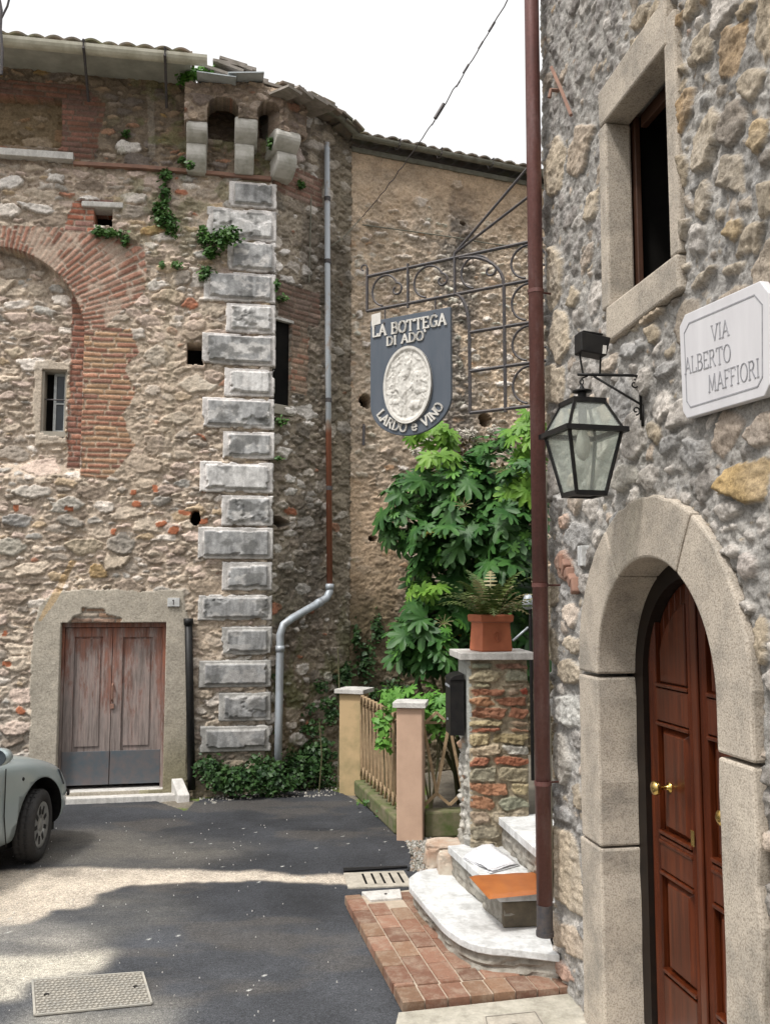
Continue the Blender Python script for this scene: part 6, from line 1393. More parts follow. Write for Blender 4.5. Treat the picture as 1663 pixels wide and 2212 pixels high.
def line(txt, cx, y, h, sc=1., sw=.2):
    b = MB(); w_ = width(txt, h); f = lambda x, yy, d: PS(cx+(x-w_/2)*sc, y+yy, .012+d); write(b, txt, f, h, 0, 0, sw, .01); return b.build('lettering', M['signw'], sign)
line('LA BOTTEGA', 0, -.116, .074, (sw_*.93)/width('LA BOTTEGA', .074)); line("DI ADO'", -.02, -.194, .058, (sw_*.5)/width("DI ADO'", .058))
# arc text
def arctext(txt, a0, a1, h, cx, cy, rx, ry):
    b = MB(); tot = width(txt, h); x = 0
    for ch in txt:
        w_ = (GL[ch][0]+.1)*h; t = (x+w_/2)/tot; a = R(a0+(a1-a0)*t); px_, py_ = cx+rx*math.cos(a), cy+ry*math.sin(a); tx, ty = -rx*math.sin(a), ry*math.cos(a); l = math.hypot(tx, ty); tx /= l; ty /= l
        f = lambda X_, Y_, d: PS(px_+(X_-w_/2)*tx-Y_*ty, py_+(X_-w_/2)*ty+Y_*tx, .012+d)
        write(b, ch, f, h, 0, 0, .2, .01); x += w_
    return b.build('lettering', M['signw'], sign)
arctext('LARDO e VINO', 205, 338, .060, 0, ys+.03, hw*.90, (abs(yb-ys)+.03)*.90)
# oval relief
ox, oy, orx, ory = (S_(884, 830)[0]-uc)*-1, (S_(884, 832)[1]-zt_s), .185, (S_(884, 745)[1]-S_(884, 912)[1])/2
n = 110; gx, gy = np.meshgrid(np.linspace(-1, 1, n), np.linspace(-1, 1, n)); rr = np.hypot(gx, gy)
# map square to disc
tx_ = gx*np.sqrt(1-gy**2/2); ty_ = gy*np.sqrt(1-gx**2/2); X = tx_; Y = ty_
def cap(x0, y0, x1, y1, r): 
    dx, dy = x1-x0, y1-y0; t = np.clip(((X-x0)*dx+(Y-y0)*dy)/(dx*dx+dy*dy+1e-9), 0, 1); d = np.hypot(X-x0-t*dx, (Y-y0-t*dy)*1.2); return np.sqrt(np.clip(1-(d/r)**2, 0, 1))*r
Hh = np.zeros(X.shape)
caps = [(-.02, .62, -.02, .64, .11), (0, .5, -.05, .3, .15), (-.22, .28, -.2, .3, .1), (-.22, .2, -.2, -.2, .17), (-.25, .1, 0, -.1, .07), (.0, -.1, .3, 0, .06), (-.25, -.3, -.3, -.75, .08), (-.12, -.3, -.1, -.75, .08), (.35, .3, .37, .33, .1), (.4, .2, .42, -.15, .16), (.35, -.2, .75, -.2, .07), (.2, -.55, .5, -.55, .13), (.55, -.5, .6, -.42, .08), (.2, -.6, .2, -.78, .04), (.5, -.6, .5, -.78, .04),
        (-.6, .2, -.62, -.1, .09), (-.75, 0, -.4, -.1, .05), (-.7, -.4, -.4, -.42, .08), (-.55, -.6, -.3, -.8, .05), (.62, .5, .8, .2, .05), (-.6, .5, -.3, .6, .05), (-.4, .7, -.2, .8, .05), (.3, .7, .5, .6, .05), (.55, .1, .8, 0, .05), (-.85, .2, -.6, .35, .04), (-.8, -.2, -.5, -.22, .03), (-.1, -.9, .3, -.88, .04), (.6, -.3, .8, -.45, .04)]
for c in caps: Hh = np.maximum(Hh, cap(*c))
for k in range(22): a = R(20+k*7); Hh = np.maximum(Hh, .4*cap(.1+.55*math.cos(a), .35+.35*math.sin(a), .1+.9*math.cos(a), .3+.62*math.sin(a), .025))
Hh = Hh*.085+.010*(fbm(X*9, Y*12, 5, 4)-.5)+.006*np.maximum(0, np.sin(X*22+6*fbm(X*3, Y*3, 8)))*(fbm(X*4, Y*4, 12) > .5)
edge = sstep(.86, .93, np.hypot(X, Y))*.012
vs = [PS(ox+orx*x, oy+ory*y, .024+h+e) for x, y, h, e in zip(X.ravel(), Y.ravel(), Hh.ravel()*(1-sstep(.85, .93, np.hypot(X, Y))).ravel(), edge.ravel())]
fs = [(j*n+i, j*n+i+1, (j+1)*n+i+1, (j+1)*n+i) for j in range(n-1) for i in range(n-1)]
rim = [i for i in range(n)]+[j*n+n-1 for j in range(1, n)]+[(n-1)*n+i for i in range(n-2, -1, -1)]+[j*n for j in range(n-2, 0, -1)]
b0 = len(vs); vs += [PS(ox+orx*X.ravel()[i], oy+ory*Y.ravel()[i], .011) for i in rim]; fs += [(rim[i], rim[(i+1) % len(rim)], b0+(i+1) % len(rim), b0+i) for i in range(len(rim))]
mkmesh('oval_relief', vs, fs, M['signw'], sign, True)
b = MB(); b.prism([(-hw+.01, .0), (-hw+.01, -.035), (-hw+.085, -.03), (-hw+.085, .05), (-hw+.01, .045)], lambda x, y: PS(x, y, .013), lambda x, y: PS(x, y, .016)); b.build('paper_tag', M['signw'], sign)
for x in (-hw*.64, hw*.62): 
    b = MB(); b.tube([PS(x, zb2-zt_s-.005, .0), PS(x, -.03, .0)], .006, 6); b.tube([PS(x, -.03, -.018), PS(x, -.03, .02)], .007, 6); b.build('hanger', M['iron'], sign)

# ------------------------------------------------------------------ wall lantern with bracket and floodlight
um, zm = WR.uz(1388, 860, .01)
lan = thing('wall_lantern', 'black four sided glass lantern hanging from a scrolled wall bracket beside the arched door', 'lantern', WR.P(um, zm-.2))
LW = lambda o, z, du=0: WR.P(um+du, z, o)     # o = distance from the wall
AR = .31; za = WR.uz(1388, 822, .02)[1]-.005
zl = at(1253, 822, 4.22).z
def rodL(pts, r=.007, name='bracket_rod', par=None): b = MB(); b.tube(pts, r, 8); return b.build(name, M['black'], par or lan, smooth=True)
rodL([LW(.02, zl-.20), LW(.02, zl-.02), LW(.035, zl+.01), LW(.06, zl+.012), LW(AR+.02, zl+.005)], .007)
rodL([LW(.012, zl-.13), LW(.03, zl-.12), LW(AR-.06, zl)], .006)
def spir(o, z, r, s=1): return [LW(o+(r*(1-.75*i/16))*math.cos(R(90*s+i*24*s)), z+(r*(1-.75*i/16))*math.sin(R(90*s+i*24*s))) for i in range(17)]
rodL(spir(.05, zl-.03, .024), .004, 'scroll'); rodL(spir(.045, zl-.155, .022, -1), .004, 'scroll'); rodL([LW(.012, zl-.13), LW(.014, zl-.23)], .007)
rodL([LW(AR-.03, zl+.0), LW(AR-.0, zl-.012), LW(AR+.01, zl-.03), LW(AR+.0, zl-.045)], .004, 'hook')
cx = LW(AR, 0); zt0 = at(1255, 868, 4.2).z; zE = at(1262, 940, 4.2).z; zB_ = at(1262, 1072, 4.2).z
for k in range(3):
    zc = zl-.03-.022*k; b = MB(); ang = k*math.pi/2; P = [Vector((cx.x+.008*math.cos(t)*math.cos(ang), cx.y+.008*math.cos(t)*math.sin(ang), zc+.014*math.sin(t))) for t in np.linspace(0, 6.28, 11)[:-1]]; b.tube(P, .003, 5, closed=True); b.build('chain_link', M['black'], lan)
MR = Matrix.Rotation(R(14), 3, 'Z')
def LP(x, y, z): v = MR @ Vector((x, y, 0)); return Vector((cx.x+v.x, cx.y+v.y, z))
b = MB(); b.lathe((cx.x, cx.y, zt0-.02), [(.04, 0), (.04, .008), (.02, .016), (.02, .045), (.045, .05), (.045, .056), (.012, .066), (.006, .085)], 18); b.build('lantern_cap', M['black'], lan)
sT, sE, sB = .074, .132, .072
def frustbars(s0, z0, s1, z1, r, name):
    C4 = ((-1, -1), (1, -1), (1, 1), (-1, 1))
    for (x, y) in C4: b = MB(); b.tube([LP(x*s0, y*s0, z0), LP(x*s1, y*s1, z1)], r, 4); b.build(name, M['black'], lan)
def ringbar(s, z, r, name, h=None):
    b = MB(); h = h or r*2; i = s-r*2
    for k in range(4):
        a = R(90*k); Mx = MR @ Matrix.Rotation(a, 3, 'Z'); b.box(Vector((cx.x, cx.y, z))+Mx @ Vector((0, s-r, 0)), (2*s-.001*k, r*2, h+.0005*k), Mx)
    b.build(name, M['black'], lan)
frustbars(sE, zE, sT, zt0-.025, .008, 'roof_frame'); ringbar(sT+.008, zt0-.022, .012, 'top_rail', .022); ringbar(sE+.022, zE-.004, .016, 'eave_rail', .022)
frustbars(sB, zB_, sE-.004, zE-.01, .009, 'body_frame'); ringbar(sB+.006, zB_, .011, 'bottom_rail', .022)
b = MB(); b.tube([LP(-sE-.02, -sE-.02, zE), LP(-sE-.065, -sE-.065, zE-.012)], [.008, .002], 4); 
def mat_glass():
    m, n, b = newmat('dusty lantern glass'); b.inputs['Base Color'].default_value = (.75, .78, .74, 1); b.inputs['Roughness'].default_value = .08; t = N(n, 'ShaderNodeBsdfTransparent'); t.inputs[0].default_value = (.93, .95, .93, 1); mx = N(n, 'ShaderNodeMixShader'); mx.inputs[0].default_value = .17
    n.links.new(t.outputs[0], mx.inputs[1]); n.links.new(b.outputs[0], mx.inputs[2]); n.links.new(mx.outputs[0], n.nodes['Material Output'].inputs[0]); return m
M['glass'] = mat_glass()
for k in range(4):
    c = ((-1, -1), (1, -1), (1, 1), (-1, 1)); a, d = c[k], c[(k+1) % 4]
    for s0, z0, s1, z1, nm in ((sB, zB_+.01, sE-.006, zE-.014, 'glass_pane'), (sE-.002, zE+.008, sT, zt0-.03, 'roof_pane')):
        b = MB(); f = lambda p, s, z, e: LP(p[0]*s*(1-e), p[1]*s*(1-e), z); b.hexa([f(a, s0, z0, 0), f(d, s0, z0, 0), f(d, s0, z0, .03), f(a, s0, z0, .03), f(a, s1, z1, 0), f(d, s1, z1, 0), f(d, s1, z1, .03), f(a, s1, z1, .03)]); b.build(nm, M['glass'], lan)
b = MB(); b.box((cx.x, cx.y, zB_-.002), (sB*1.9, sB*1.9, .006), MR); b.build('base_plate', M['black'], lan)
b = MB(); b.lathe((cx.x, cx.y, zE-.09), [(.012, .13), (.016, .1), (.03, .06), (.034, .02), (.028, -.02), (.01, -.04), (.001, -.045)][::-1], 16); b.build('bulb', M['signw'], lan, smooth=True)
b = MB(); b.lathe((cx.x, cx.y, zE+.03), [(.02, 0), (.02, .09), (.012, .1)], 14); b.build('lamp_holder', M['black'], lan)
# floodlight sitting on the bracket
zf = at(1270, 762, 4.25).z
fl = thing('floodlight', 'small black floodlight box on a yoke standing on the lantern bracket', 'floodlight', LW(AR-.07, zl+.01))
fc = LW(AR-.05, zf); Mx = Matrix((Vector((-WR.n.x, -WR.n.y, 0)), Vector((WR.n.y, -WR.n.x, 0)), Vector((0, 0, 1)))).transposed() @ Matrix.Rotation(R(6), 3, 'Y')
b = MB(); b.hexa([fc+Mx @ Vector(p) for p in ((-.065, -.05, -.045), (.06, -.05, -.05), (.06, .04, -.05), (-.065, .04, -.045), (-.075, -.045, .05), (.075, -.05, .04), (.075, .04, .04), (-.075, .035, .05))]); b.build('housing', M['black'], fl, bevel=.006)
b = MB(); b.box(fc+Mx @ Vector((-.01, -.002, .053)), (.1, .07, .01), Mx); b.build('visor', M['black'], fl, bevel=.003)
b = MB(); b.box(fc+Mx @ Vector((.045, -.054, -.025)), (.016, .006, .04), Mx); b.build('rating_plate', M['signw'], fl)
for s in (-.055, .05): b = MB(); b.tube([fc+Mx @ Vector((s, 0, -.04)), LW(AR-.05-s*.8, zl+.012)], .005, 6); b.build('yoke', M['black'], fl)

# ------------------------------------------------------------------ overhead cable with fairy light stubs
A_ = at(1100, -8, 7.0); B_ = at(780, 470, 11.2); B_ = W3.P(*W3.uz(782, 468, .03), .03)
cb = thing('overhead_cable', 'thin twisted cable slanting down across the white sky to the ochre wall', 'cable', B_)
pts = []
for i in range(41): t = i/40; p = A_.lerp(B_, t); p.z -= .25*4*t*(1-t)*.5; p += Vector((.006*math.sin(i*2.1), 0, .006*math.cos(i*1.7))); pts.append(p)
ext = A_+(A_-B_)*.25; b = MB(); b.tube([ext]+pts, .0055, 5); b.build('cable_strand', M['iron'], cb)
for i, s_ in ((3, 1), (5, .8), (8, 1), (10, .7), (14, 1.8), (16, .6)):
    p = pts[i]; b = MB(); b.tube([p+Vector((-.03, 0, -.05))*s_, p, p+Vector((.02, 0, .035))*s_], .011*s_, 6); b.build('cable_clip', M['iron'], cb)
p0 = wp(W2, 700, 540, .02); b = MB(); b.tube([B_, B_.lerp(p0, .5)+Vector((0, 0, -.06)), p0], .006, 5); b.build('cable_tail', M['gutter_old'], cb)
# twig and cable at the very left
b = MB(); q = at(2, 60, 9.2); b.tube([at(3, 160, 9.3), at(5, 110, 9.3), at(1, 60, 9.3), at(3, 20, 9.3), at(-6, -30, 9.3)], .016, 6); b.tube([at(2, 40, 9.3), at(16, 12, 9.3), at(24, -20, 9.3)], .012, 6); b.tube([at(3, 25, 9.3), at(-8, 0, 9.3)], .01, 6)
o = b.build('wall_cable', M['iron'], None); tag(o, 'loose dark cable rising past the roof edge at the far left', 'cable')

# ------------------------------------------------------------------ the car
hd = R(13); wc_ = gp(72, 1859); fw = Vector((math.sin(hd), math.cos(hd), 0)); rt = Vector((fw.y, -fw.x, 0)); CO = Vector((wc_[0], wc_[1], 0))-fw*1.2-rt*.72
car = thing('parked_car', 'pale green grey hatchback parked at the left with its front wheel towards the double door', 'car', CO)
KL = lambda x, y, z: CO+fw*x-rt*y+Vector((0, 0, z))
def mat_paint():
    m, n, b = newmat('pale green grey car paint'); f = noise(n, 4, 4, .6); n.links.new(ramp(n, f, [(.3, (.38, .45, .46)), (.7, (.42, .48, .49))]), b.inputs['Base Color']); b.inputs['Metallic'].default_value = .35; b.inputs['Roughness'].default_value = .34; b.inputs['Coat Weight'].default_value = .7; b.inputs['Coat Roughness'].default_value = .06; return m
M['paint'] = mat_paint()
# stations: x, half width low, half width belt, z bottom, z shoulder, z top centre
ST = [(1.90, .40, .36, .32, .50, .54), (1.86, .58, .52, .24, .56, .62), (1.74, .70, .64, .20, .66, .72), (1.5, .775, .70, .19, .76, .83), (1.15, .80, .735, .19, .84, .92), (.85, .80, .745, .19, .875, .98), (.5, .80, .75, .19, .90, 1.02), (0, .80, .755, .19, .92, 1.02), (-.8, .80, .755, .19, .94, 1.03), (-1.4, .79, .74, .2, .95, 1.02), (-1.75, .76, .70, .24, .93, .98), (-1.88, .68, .62, .32, .85, .88)]
vs = []; ns = 0
for x, wl, wb, zb_, zs_, ztp in ST:
    half = [(0, zb_), (wl*.8, zb_), (wl*.97, zb_+.06), (wl, zb_+.2), (wl*.995, (zb_+zs_)/2+.1), (wb+.03, zs_-.07), (wb, zs_), (wb*.86, zs_+(ztp-zs_)*.5), (wb*.5, ztp-.012), (0, ztp)]
    full = half+[(-y, z) for y, z in half[-2:0:-1]]; ns = len(full); vs += [KL(x, y, z) for y, z in full]
fs = [(i*ns+k, (i+1)*ns+k, (i+1)*ns+(k+1) % ns, i*ns+(k+1) % ns) for i in range(len(ST)-1) for k in range(ns)]
fs += [tuple(range(ns)), tuple((len(ST)-1)*ns+k for k in range(ns))[::-1]]
body = mkmesh('body', vs, fs, M['paint'], car, True); m = body.modifiers.new('s', 'SUBSURF'); m.levels = 2; m.render_levels = 3
wells = []
WH = [(1.2, -.70, -R(16)), (1.2, .70, -R(16)), (-1.22, -.70, 0), (-1.22, .70, 0)]
# wheel arches cut out of the body
def cyl_mesh(name, c, r, L, n=40):
    b = MB(); b.lathe(c, [(r, -L/2), (r, L/2)], n, Matrix((fw, Vector((0, 0, 1)), rt)).transposed()); return b
for x, s in ((1.2, -1), (1.2, 1), (-1.22, -1), (-1.22, 1)):
    b = cyl_mesh('arch', KL(x, s*.75, .33), .365, .42); cut = b.build('wheel_arch', M['black'], body); cut.display_type = 'WIRE'; wells.append(cut)
dg = None
for i, cut in enumerate(wells):
    m = body.modifiers.new('arch%d' % i, 'BOOLEAN'); m.object = cut; m.operation = 'DIFFERENCE'; m.solver = 'EXACT'
body.data.materials.append(M['black'])
bpy.context.view_layer.update(); dg = bpy.context.evaluated_depsgraph_get(); me2 = bpy.data.meshes.new_from_object(body.evaluated_get(dg)); body.modifiers.clear(); body.data = me2
for cut in wells: bpy.data.objects.remove(cut, do_unlink=True)
M['tyre'] = mat_simple('tyre rubber', (.022, .021, .021), (.035, .033, .032), 30, .85, bs_=.2); M['rim'] = mat_simple('silver hubcap', (.42, .42, .41), (.34, .34, .33), 20, .35, .6, bs_=0)
for x, y, st_ in WH:
    c = KL(x, y, .295); s = 1 if y < 0 else -1; ax_ = (Matrix.Rotation(-st_ if True else 0, 3, 'Z') @ rt)*s; fx = Vector((0, 0, 1)).cross(ax_)*-1
    Mx = Matrix((fx, Vector((0, 0, 1)), ax_)).transposed()
    wt = MB(); wt.lathe(c, [(.19, -.075), (.25, -.088), (.285, -.075), (.297, -.05), (.297, -.03), (.29, -.028), (.29, -.022), (.297, -.02), (.297, .02), (.29, .022), (.29, .028), (.297, .03), (.297, .05), (.285, .075), (.25, .09), (.2, .083), (.19, .06)], 48, Mx)
    tyre = wt.build('wheel', M['tyre'], car, smooth=True)
    gr_ = MB()
    for k in range(64):
        q = 2*math.pi*k/64; p = c+Mx @ Vector((.2965*math.cos(q), .2965*math.sin(q), (.035 if k % 2 else -.035))); Mt = Mx @ Matrix.Rotation(q, 3, 'Z'); gr_.box(p, (.006, .012, .05), Mt)
    gr_.build('tread', M['tyre'], tyre)
    rim = MB(); rim.lathe(c, [(.195, .066), (.19, .078), (.17, .07), (.06, .06), (.05, .072), (.001, .074)], 40, Mx)
    ro = rim.build('rim', M['rim'], tyre, smooth=True)
    hol = MB()
    for k in range(9):
        q = 2*math.pi*k/9; Mt = Mx @ Matrix.Rotation(q, 3, 'Z'); hol.box(c+Mt @ Vector((.125, 0, .0675)), (.07, .035, .006), Mt)
    hol.build('rim_slots', M['black'], tyre, bevel=.002)
# greenhouse
gl = [(.80, .64, .62, .96, .98), (.1, .66, .52, .95, 1.40), (-.4, .66, .53, .95, 1.46), (-1.0, .66, .52, .96, 1.45), (-1.55, .62, .5, .96, 1.36), (-1.78, .6, .52, .96, 1.02)]
vs = []
for x, wb, wt_, z0, z1 in gl: vs += [KL(x, wb, z0), KL(x, wt_, z1-.03), KL(x, wt_*.8, z1), KL(x, -wt_*.8, z1), KL(x, -wt_, z1-.03), KL(x, -wb, z0)]
k = 6; fs = [(i*k+j, (i+1)*k+j, (i+1)*k+(j+1) % k, i*k+(j+1) % k) for i in range(len(gl)-1) for j in range(k)]+[tuple(range(k)), tuple((len(gl)-1)*k+j for j in range(k))[::-1]]
cabin = mkmesh('cabin_glass', vs, fs, M['glass_dark'], car, True, bevel=.01)
b = MB(); b.hexa([KL(.08, .50, 1.395), KL(.08, -.50, 1.395), KL(-1.55, -.48, 1.375), KL(-1.55, .48, 1.375), KL(.05, .40, 1.425), KL(.05, -.40, 1.425), KL(-1.5, -.40, 1.42), KL(-1.5, .40, 1.42)]); b.build('roof', M['paint'], car, bevel=.02)
for s in (-1, 1):
    b = MB(); b.tube([KL(.80, s*.665, .97), KL(.1, s*.54, 1.39)], .03, 6); b.build('pillar', M['paint'], car, smooth=True)
    # mirror
    mc = KL(.44, s*.90, 1.005); b = MB(); Mt = Matrix((fw, -rt, Vector((0, 0, 1)))).transposed()
    vsm = []
    for xx, sc_ in ((-.05, .92), (-.045, 1.0), (0, 1.0), (.05, .85), (.085, .5), (.1, .15)):
        for q in range(14): a = 2*math.pi*q/14; vsm.append(mc+Mt @ Vector((xx, .10*sc_*math.cos(a), .07*sc_*math.sin(a))))
    b.add(vsm, [(i*14+j, i*14+(j+1) % 14, (i+1)*14+(j+1) % 14, (i+1)*14+j) for i in range(5) for j in range(14)]+[tuple(range(14)), tuple(5*14+j for j in range(14))[::-1]])
    mi = b.build('mirror', M['paint'], car, smooth=True); b = MB(); b.tube([mc+Mt @ Vector((.0, -s*.03, -.02)), KL(.5, s*.74, .95)], .025, 8); b.build('mirror_arm', M['black'], mi, smooth=True)
    b = MB(); b.lathe(mc+Mt @ Vector((-.052, 0, 0)), [(.001, 0), (.09, .0), (.09, .004)], 20, Mt @ Matrix(((0, 0, -1), (1, 0, 0), (0, -.72, 0)))); b.build('mirror_glass', M['glass_dark'], mi)
    # door shut line, side repeater, rubbing strip, head lamp
    wS = lambda x, z: float(np.interp(-x, [-q[0] for q in ST], [q[1] for q in ST]))
    b = MB(); b.tube([KL(.70, s*.775, .86), KL(.66, s*.803, .72), KL(.655, s*.806, .5), KL(.69, s*.803, .3), KL(.72, s*.79, .24)], .005, 5); b.build('door_gap', M['black'], car)
    b = MB(); b.tube([KL(.62, s*.795, .70), KL(.3, s*.8, .71), KL(-.6, s*.8, .71)], .006, 5); b.build('waist_line', M['paint'], car)
    b = MB(); b.lathe(KL(.93, s*.776, .735), [(.018, 0), (.014, .008), (.001, .01)], 10, Matrix((fw, Vector((0, 0, 1)), rt*(-s))).transposed()); b.build('indicator', M['black'], car)
    b = MB(); b.hexa([KL(1.60, s*.745, .56), KL(1.82, s*.60, .52), KL(1.80, s*.45, .52), KL(1.58, s*.55, .56), KL(1.56, s*.72, .70), KL(1.74, s*.58, .665), KL(1.72, s*.45, .68), KL(1.54, s*.55, .72)]); b.build('headlight', M['glass_dark'], car, bevel=.01)
    b = MB(); b.tube([KL(1.66, s*.745, .46), KL(1.80, s*.66, .46), KL(1.885, s*.5, .46)], .014, 6); b.build('bumper_strip', M['black'], car)
b = MB(); b.box(KL(1.905, 0, .42), (.5, .02, .12), Matrix((rt, fw, Vector((0, 0, 1)))).transposed()); b.build('number_plate', M['signw'], car)
b = MB(); b.box(KL(0, 0, .2), (1.3, 3.2, .08), Matrix((rt, fw, Vector((0, 0, 1)))).transposed()); b.build('underbody', M['black'], car)

# ------------------------------------------------------------------ plants
def leafcloud(name, blobs, n, size, mat, seed, parent=None, droop=.3, flat=None, density=None):
    """small pointed leaves scattered through ellipsoids: blobs (x,y,z,rx,ry,rz)"""
    rg = np.random.RandomState(seed); vol = np.array([b[3]*b[4]*b[5] for b in blobs]); vol = vol**.67; vol /= vol.sum(); V = []; F = []
    idx = rg.choice(len(blobs), n, p=vol)
    for i in idx:
        b = blobs[i]; d = rg.normal(size=3); d /= np.linalg.norm(d); r = rg.rand()**.5*(1 if rg.rand() < .85 else 1.45); c = np.array(b[:3])+d*r*np.array(b[3:6])
        s = size*rg.uniform(.6, 1.3); nrm = Vector((d[0]*.6, d[1]*.6-.35, .7))+Vector(rg.normal(size=3)*.5); nrm.normalize(); t = nrm.cross(Vector(rg.normal(size=3))).normalized(); q = nrm.cross(t)
        c = Vector(c); k = len(V); V += [c-t*s*.5, c-t*s*.05+q*s*.36, c+t*s*.6-nrm*s*droop*.5, c-t*s*.05-q*s*.36, c-nrm*s*.02]
        F += [(k, k+3, k+4), (k+3, k+2, k+4), (k+2, k+1, k+4), (k+1, k, k+4)]
    return mkmesh(name, V, F, mat, parent, False)
def palm_leaf(lobes=8, seed=0, wide=1.0):
    rg = random.Random(seed); out = []
    for i in range(lobes):
        a = R(-128+256*i/(lobes-1)); L = (1-.38*abs(2*i/(lobes-1)-1)**1.6)*rg.uniform(.92, 1.06); h = R(256/(lobes-1))/2
        out += [(a-h*.95, .44), (a-h*.78*wide, L*.62), (a-h*.52*wide, L*.85), (a, L), (a+h*.52*wide, L*.85), (a+h*.78*wide, L*.62)]
    out.append((R(-128+256)+R(18), .34)); out = [(out[0][0]-R(14), .2)]+out+[(out[-1][0]+R(12), .2)]
    V = [(0, 0, 0)]; F = []
    for a, r in out:
        for f in (.5, 1): 
            rr = r*f; V.append((rr*math.cos(a), rr*math.sin(a), -.30*rr**2+(.05 if f == 1 and r > .5 else 0)-.0))
    n = len(out)
    for i in range(n-1): a = 1+2*i; F += [(0, a, a+2), (a, a+1, a+3, a+2)]
    return np.array(V), F
def place_leaves(name, items, mat, parent, tmpl):
    V = []; F = []; k = 0
    for j, (c, s, Mx) in enumerate(items):
        T, FT = tmpl[j % len(tmpl)]; P = (np.array(Mx) @ (T*s).T).T+np.array(c); V.append(P); F += [tuple(k+q for q in f) for f in FT]; k += len(T)
    return mkmesh(name, np.concatenate(V), F, mat, parent, True)
TM = [palm_leaf(8, i) for i in range(4)]+[palm_leaf(7, 9), palm_leaf(9, 12)]
def shrub_leaves(rg, blobs, n, s0, s1, up=.7, face=.55):
    out = []; vol = np.array([b[3]*b[5] for b in blobs]); vol /= vol.sum()
    for i in rg.choice(len(blobs), n, p=vol):
        b = blobs[i]; d = rg.normal(size=3); d /= np.linalg.norm(d)
        if d[1] > .3 and rg.rand() < .75: d[1] = -d[1]
        r = .62+.42*rg.rand(); c = Vector(b[:3])+Vector((d[0]*r*b[3], d[1]*r*b[4], d[2]*r*b[5]))
        nrm = Vector((d[0]*.7, d[1]*.5-face*rg.rand(), up+.25*d[2]))+Vector(rg.normal(size=3)*.28); nrm.normalize()
        tip = Vector((d[0], d[1]-.25, d[2]*.4-.35))+Vector(rg.normal(size=3)*.3); t = (tip-nrm*tip.dot(nrm)).normalized(); q = nrm.cross(t)
        out.append((c, rg.uniform(s0, s1), Matrix((t, q, nrm)).transposed()))
    return out
def pb(x, y, Y, rx, ry, rz): p = at(x, y, Y); return (p.x, p.y, p.z, rx, ry, rz)
rgn = np.random.RandomState(77)
fat = thing('palmate_shrub', 'big dark green shrub with hand shaped leaves growing behind the gate pillar', 'shrub', (*at(1010, 1500, 9.9)[:2], .1))
FB = [pb(1090, 1010, 9.7, .45, .5, .4), pb(1000, 1060, 9.8, .5, .5, .42), pb(900, 1060, 9.9, .38, .4, .25), pb(880, 1130, 9.9, .32, .4, .25), pb(1000, 1160, 9.6, .6, .5, .3), pb(1110, 1140, 9.3, .35, .5, .4), pb(1100, 1250, 9.3, .35, .4, .3),
      pb(960, 1230, 9.9, .45, .4, .25), pb(940, 1360, 9.7, .42, .4, .28), pb(960, 1420, 9.6, .3, .35, .16), pb(1060, 1400, 9.9, .5, .4, .3), pb(880, 1400, 9.9, .16, .3, .12), pb(1130, 1050, 9.2, .3, .4, .3), pb(905, 1270, 9.9, .2, .3, .1), pb(1000, 1310, 10, .6, .4, .3), pb(1080, 1330, 10, .5, .4, .35), pb(960, 1400, 10.1, .5, .3, .3), pb(1120, 1400, 9.9, .4, .3, .3), pb(870, 1380, 10, .2, .3, .2)]
it = shrub_leaves(rgn, FB, 400, .14, .26); inner = shrub_leaves(rgn, [(b[0]+.05, b[1]+.45, b[2], b[3]*.9, b[4]*.6, b[5]*.9) for b in FB], 520, .17, .27)
place_leaves('foliage', it+inner, M['fatsia'], fat, TM)
yl = shrub_leaves(rgn, [pb(935, 945, 9.7, .28, .3, .13), pb(950, 990, 9.6, .2, .3, .12), pb(1140, 950, 9.3, .2, .3, .3), pb(925, 1270, 9.55, .26, .25, .07), pb(1120, 1060, 9.1, .12, .2, .2)], 90, .12, .2, up=.5)
place_leaves('young_leaves', yl, M['fatsia_y'], fat, TM)
place_leaves('yellowed_leaves', shrub_leaves(rgn, FB, 16, .08, .18), mat_leaf('yellowing leaf', (.3, .28, .05), (.26, .17, .05)), fat, TM)
place_leaves('small_leaves', shrub_leaves(rgn, FB, 130, .06, .13), M['leaf_b'], fat, TM)
b = MB(); base = Vector((*at(1010, 1500, 10.1)[:2], .0))
for bl in FB:
    e = Vector(bl[:3])+Vector((0, .1, 0)); mid = base.lerp(e, .5)+Vector((rgn.uniform(-.15, .15), .15, .1)); b.tube([base+Vector((rgn.uniform(-.15, .15), rgn.uniform(-.1, .1), 0)), mid, e], [.03, .02, .01], 6)
b.build('stems', M['stem'], fat, smooth=True)
b = MB()
for x, y in ((1135, 1035), (1080, 1020), (1150, 1100), (958, 1348), (1000, 1095)):
    c = at(x, y, 9.25)
    for k in range(9): a = k*.7; e = c+Vector((.1*math.cos(a), -.04, .07*math.sin(a)+.03)); b.tube([c, c.lerp(e, .6)+Vector((0, 0, .01)), e], .0035, 4)
b.build('flower_stalks', M['frond_dry'], fat)
# pale flower heads behind the shrub, and brown dead mass
fh = thing('hydrangea', 'pale washed out flower heads above the dark shrub under the shop sign', 'flowering bush', at(1000, 990, 10.4))
for i_, B_h in enumerate([pb(1010, 935, 10.4, .16, .12, .06), pb(975, 950, 10.4, .12, .12, .06), pb(900, 975, 10.3, .1, .1, .05), pb(1065, 930, 10.4, .1, .1, .06), pb(925, 955, 10.3, .08, .1, .05)]): leafcloud('flower_head', [B_h], 110, .035, M['flower'], 5+i_, fh)
leafcloud('foliage', [pb(1030, 960, 10.5, .4, .15, .12), pb(1000, 1010, 10.5, .5, .15, .2)], 500, .07, mat_leaf('dry brown leaf', (.10, .05, .025), (.07, .09, .03)), 6, fh)
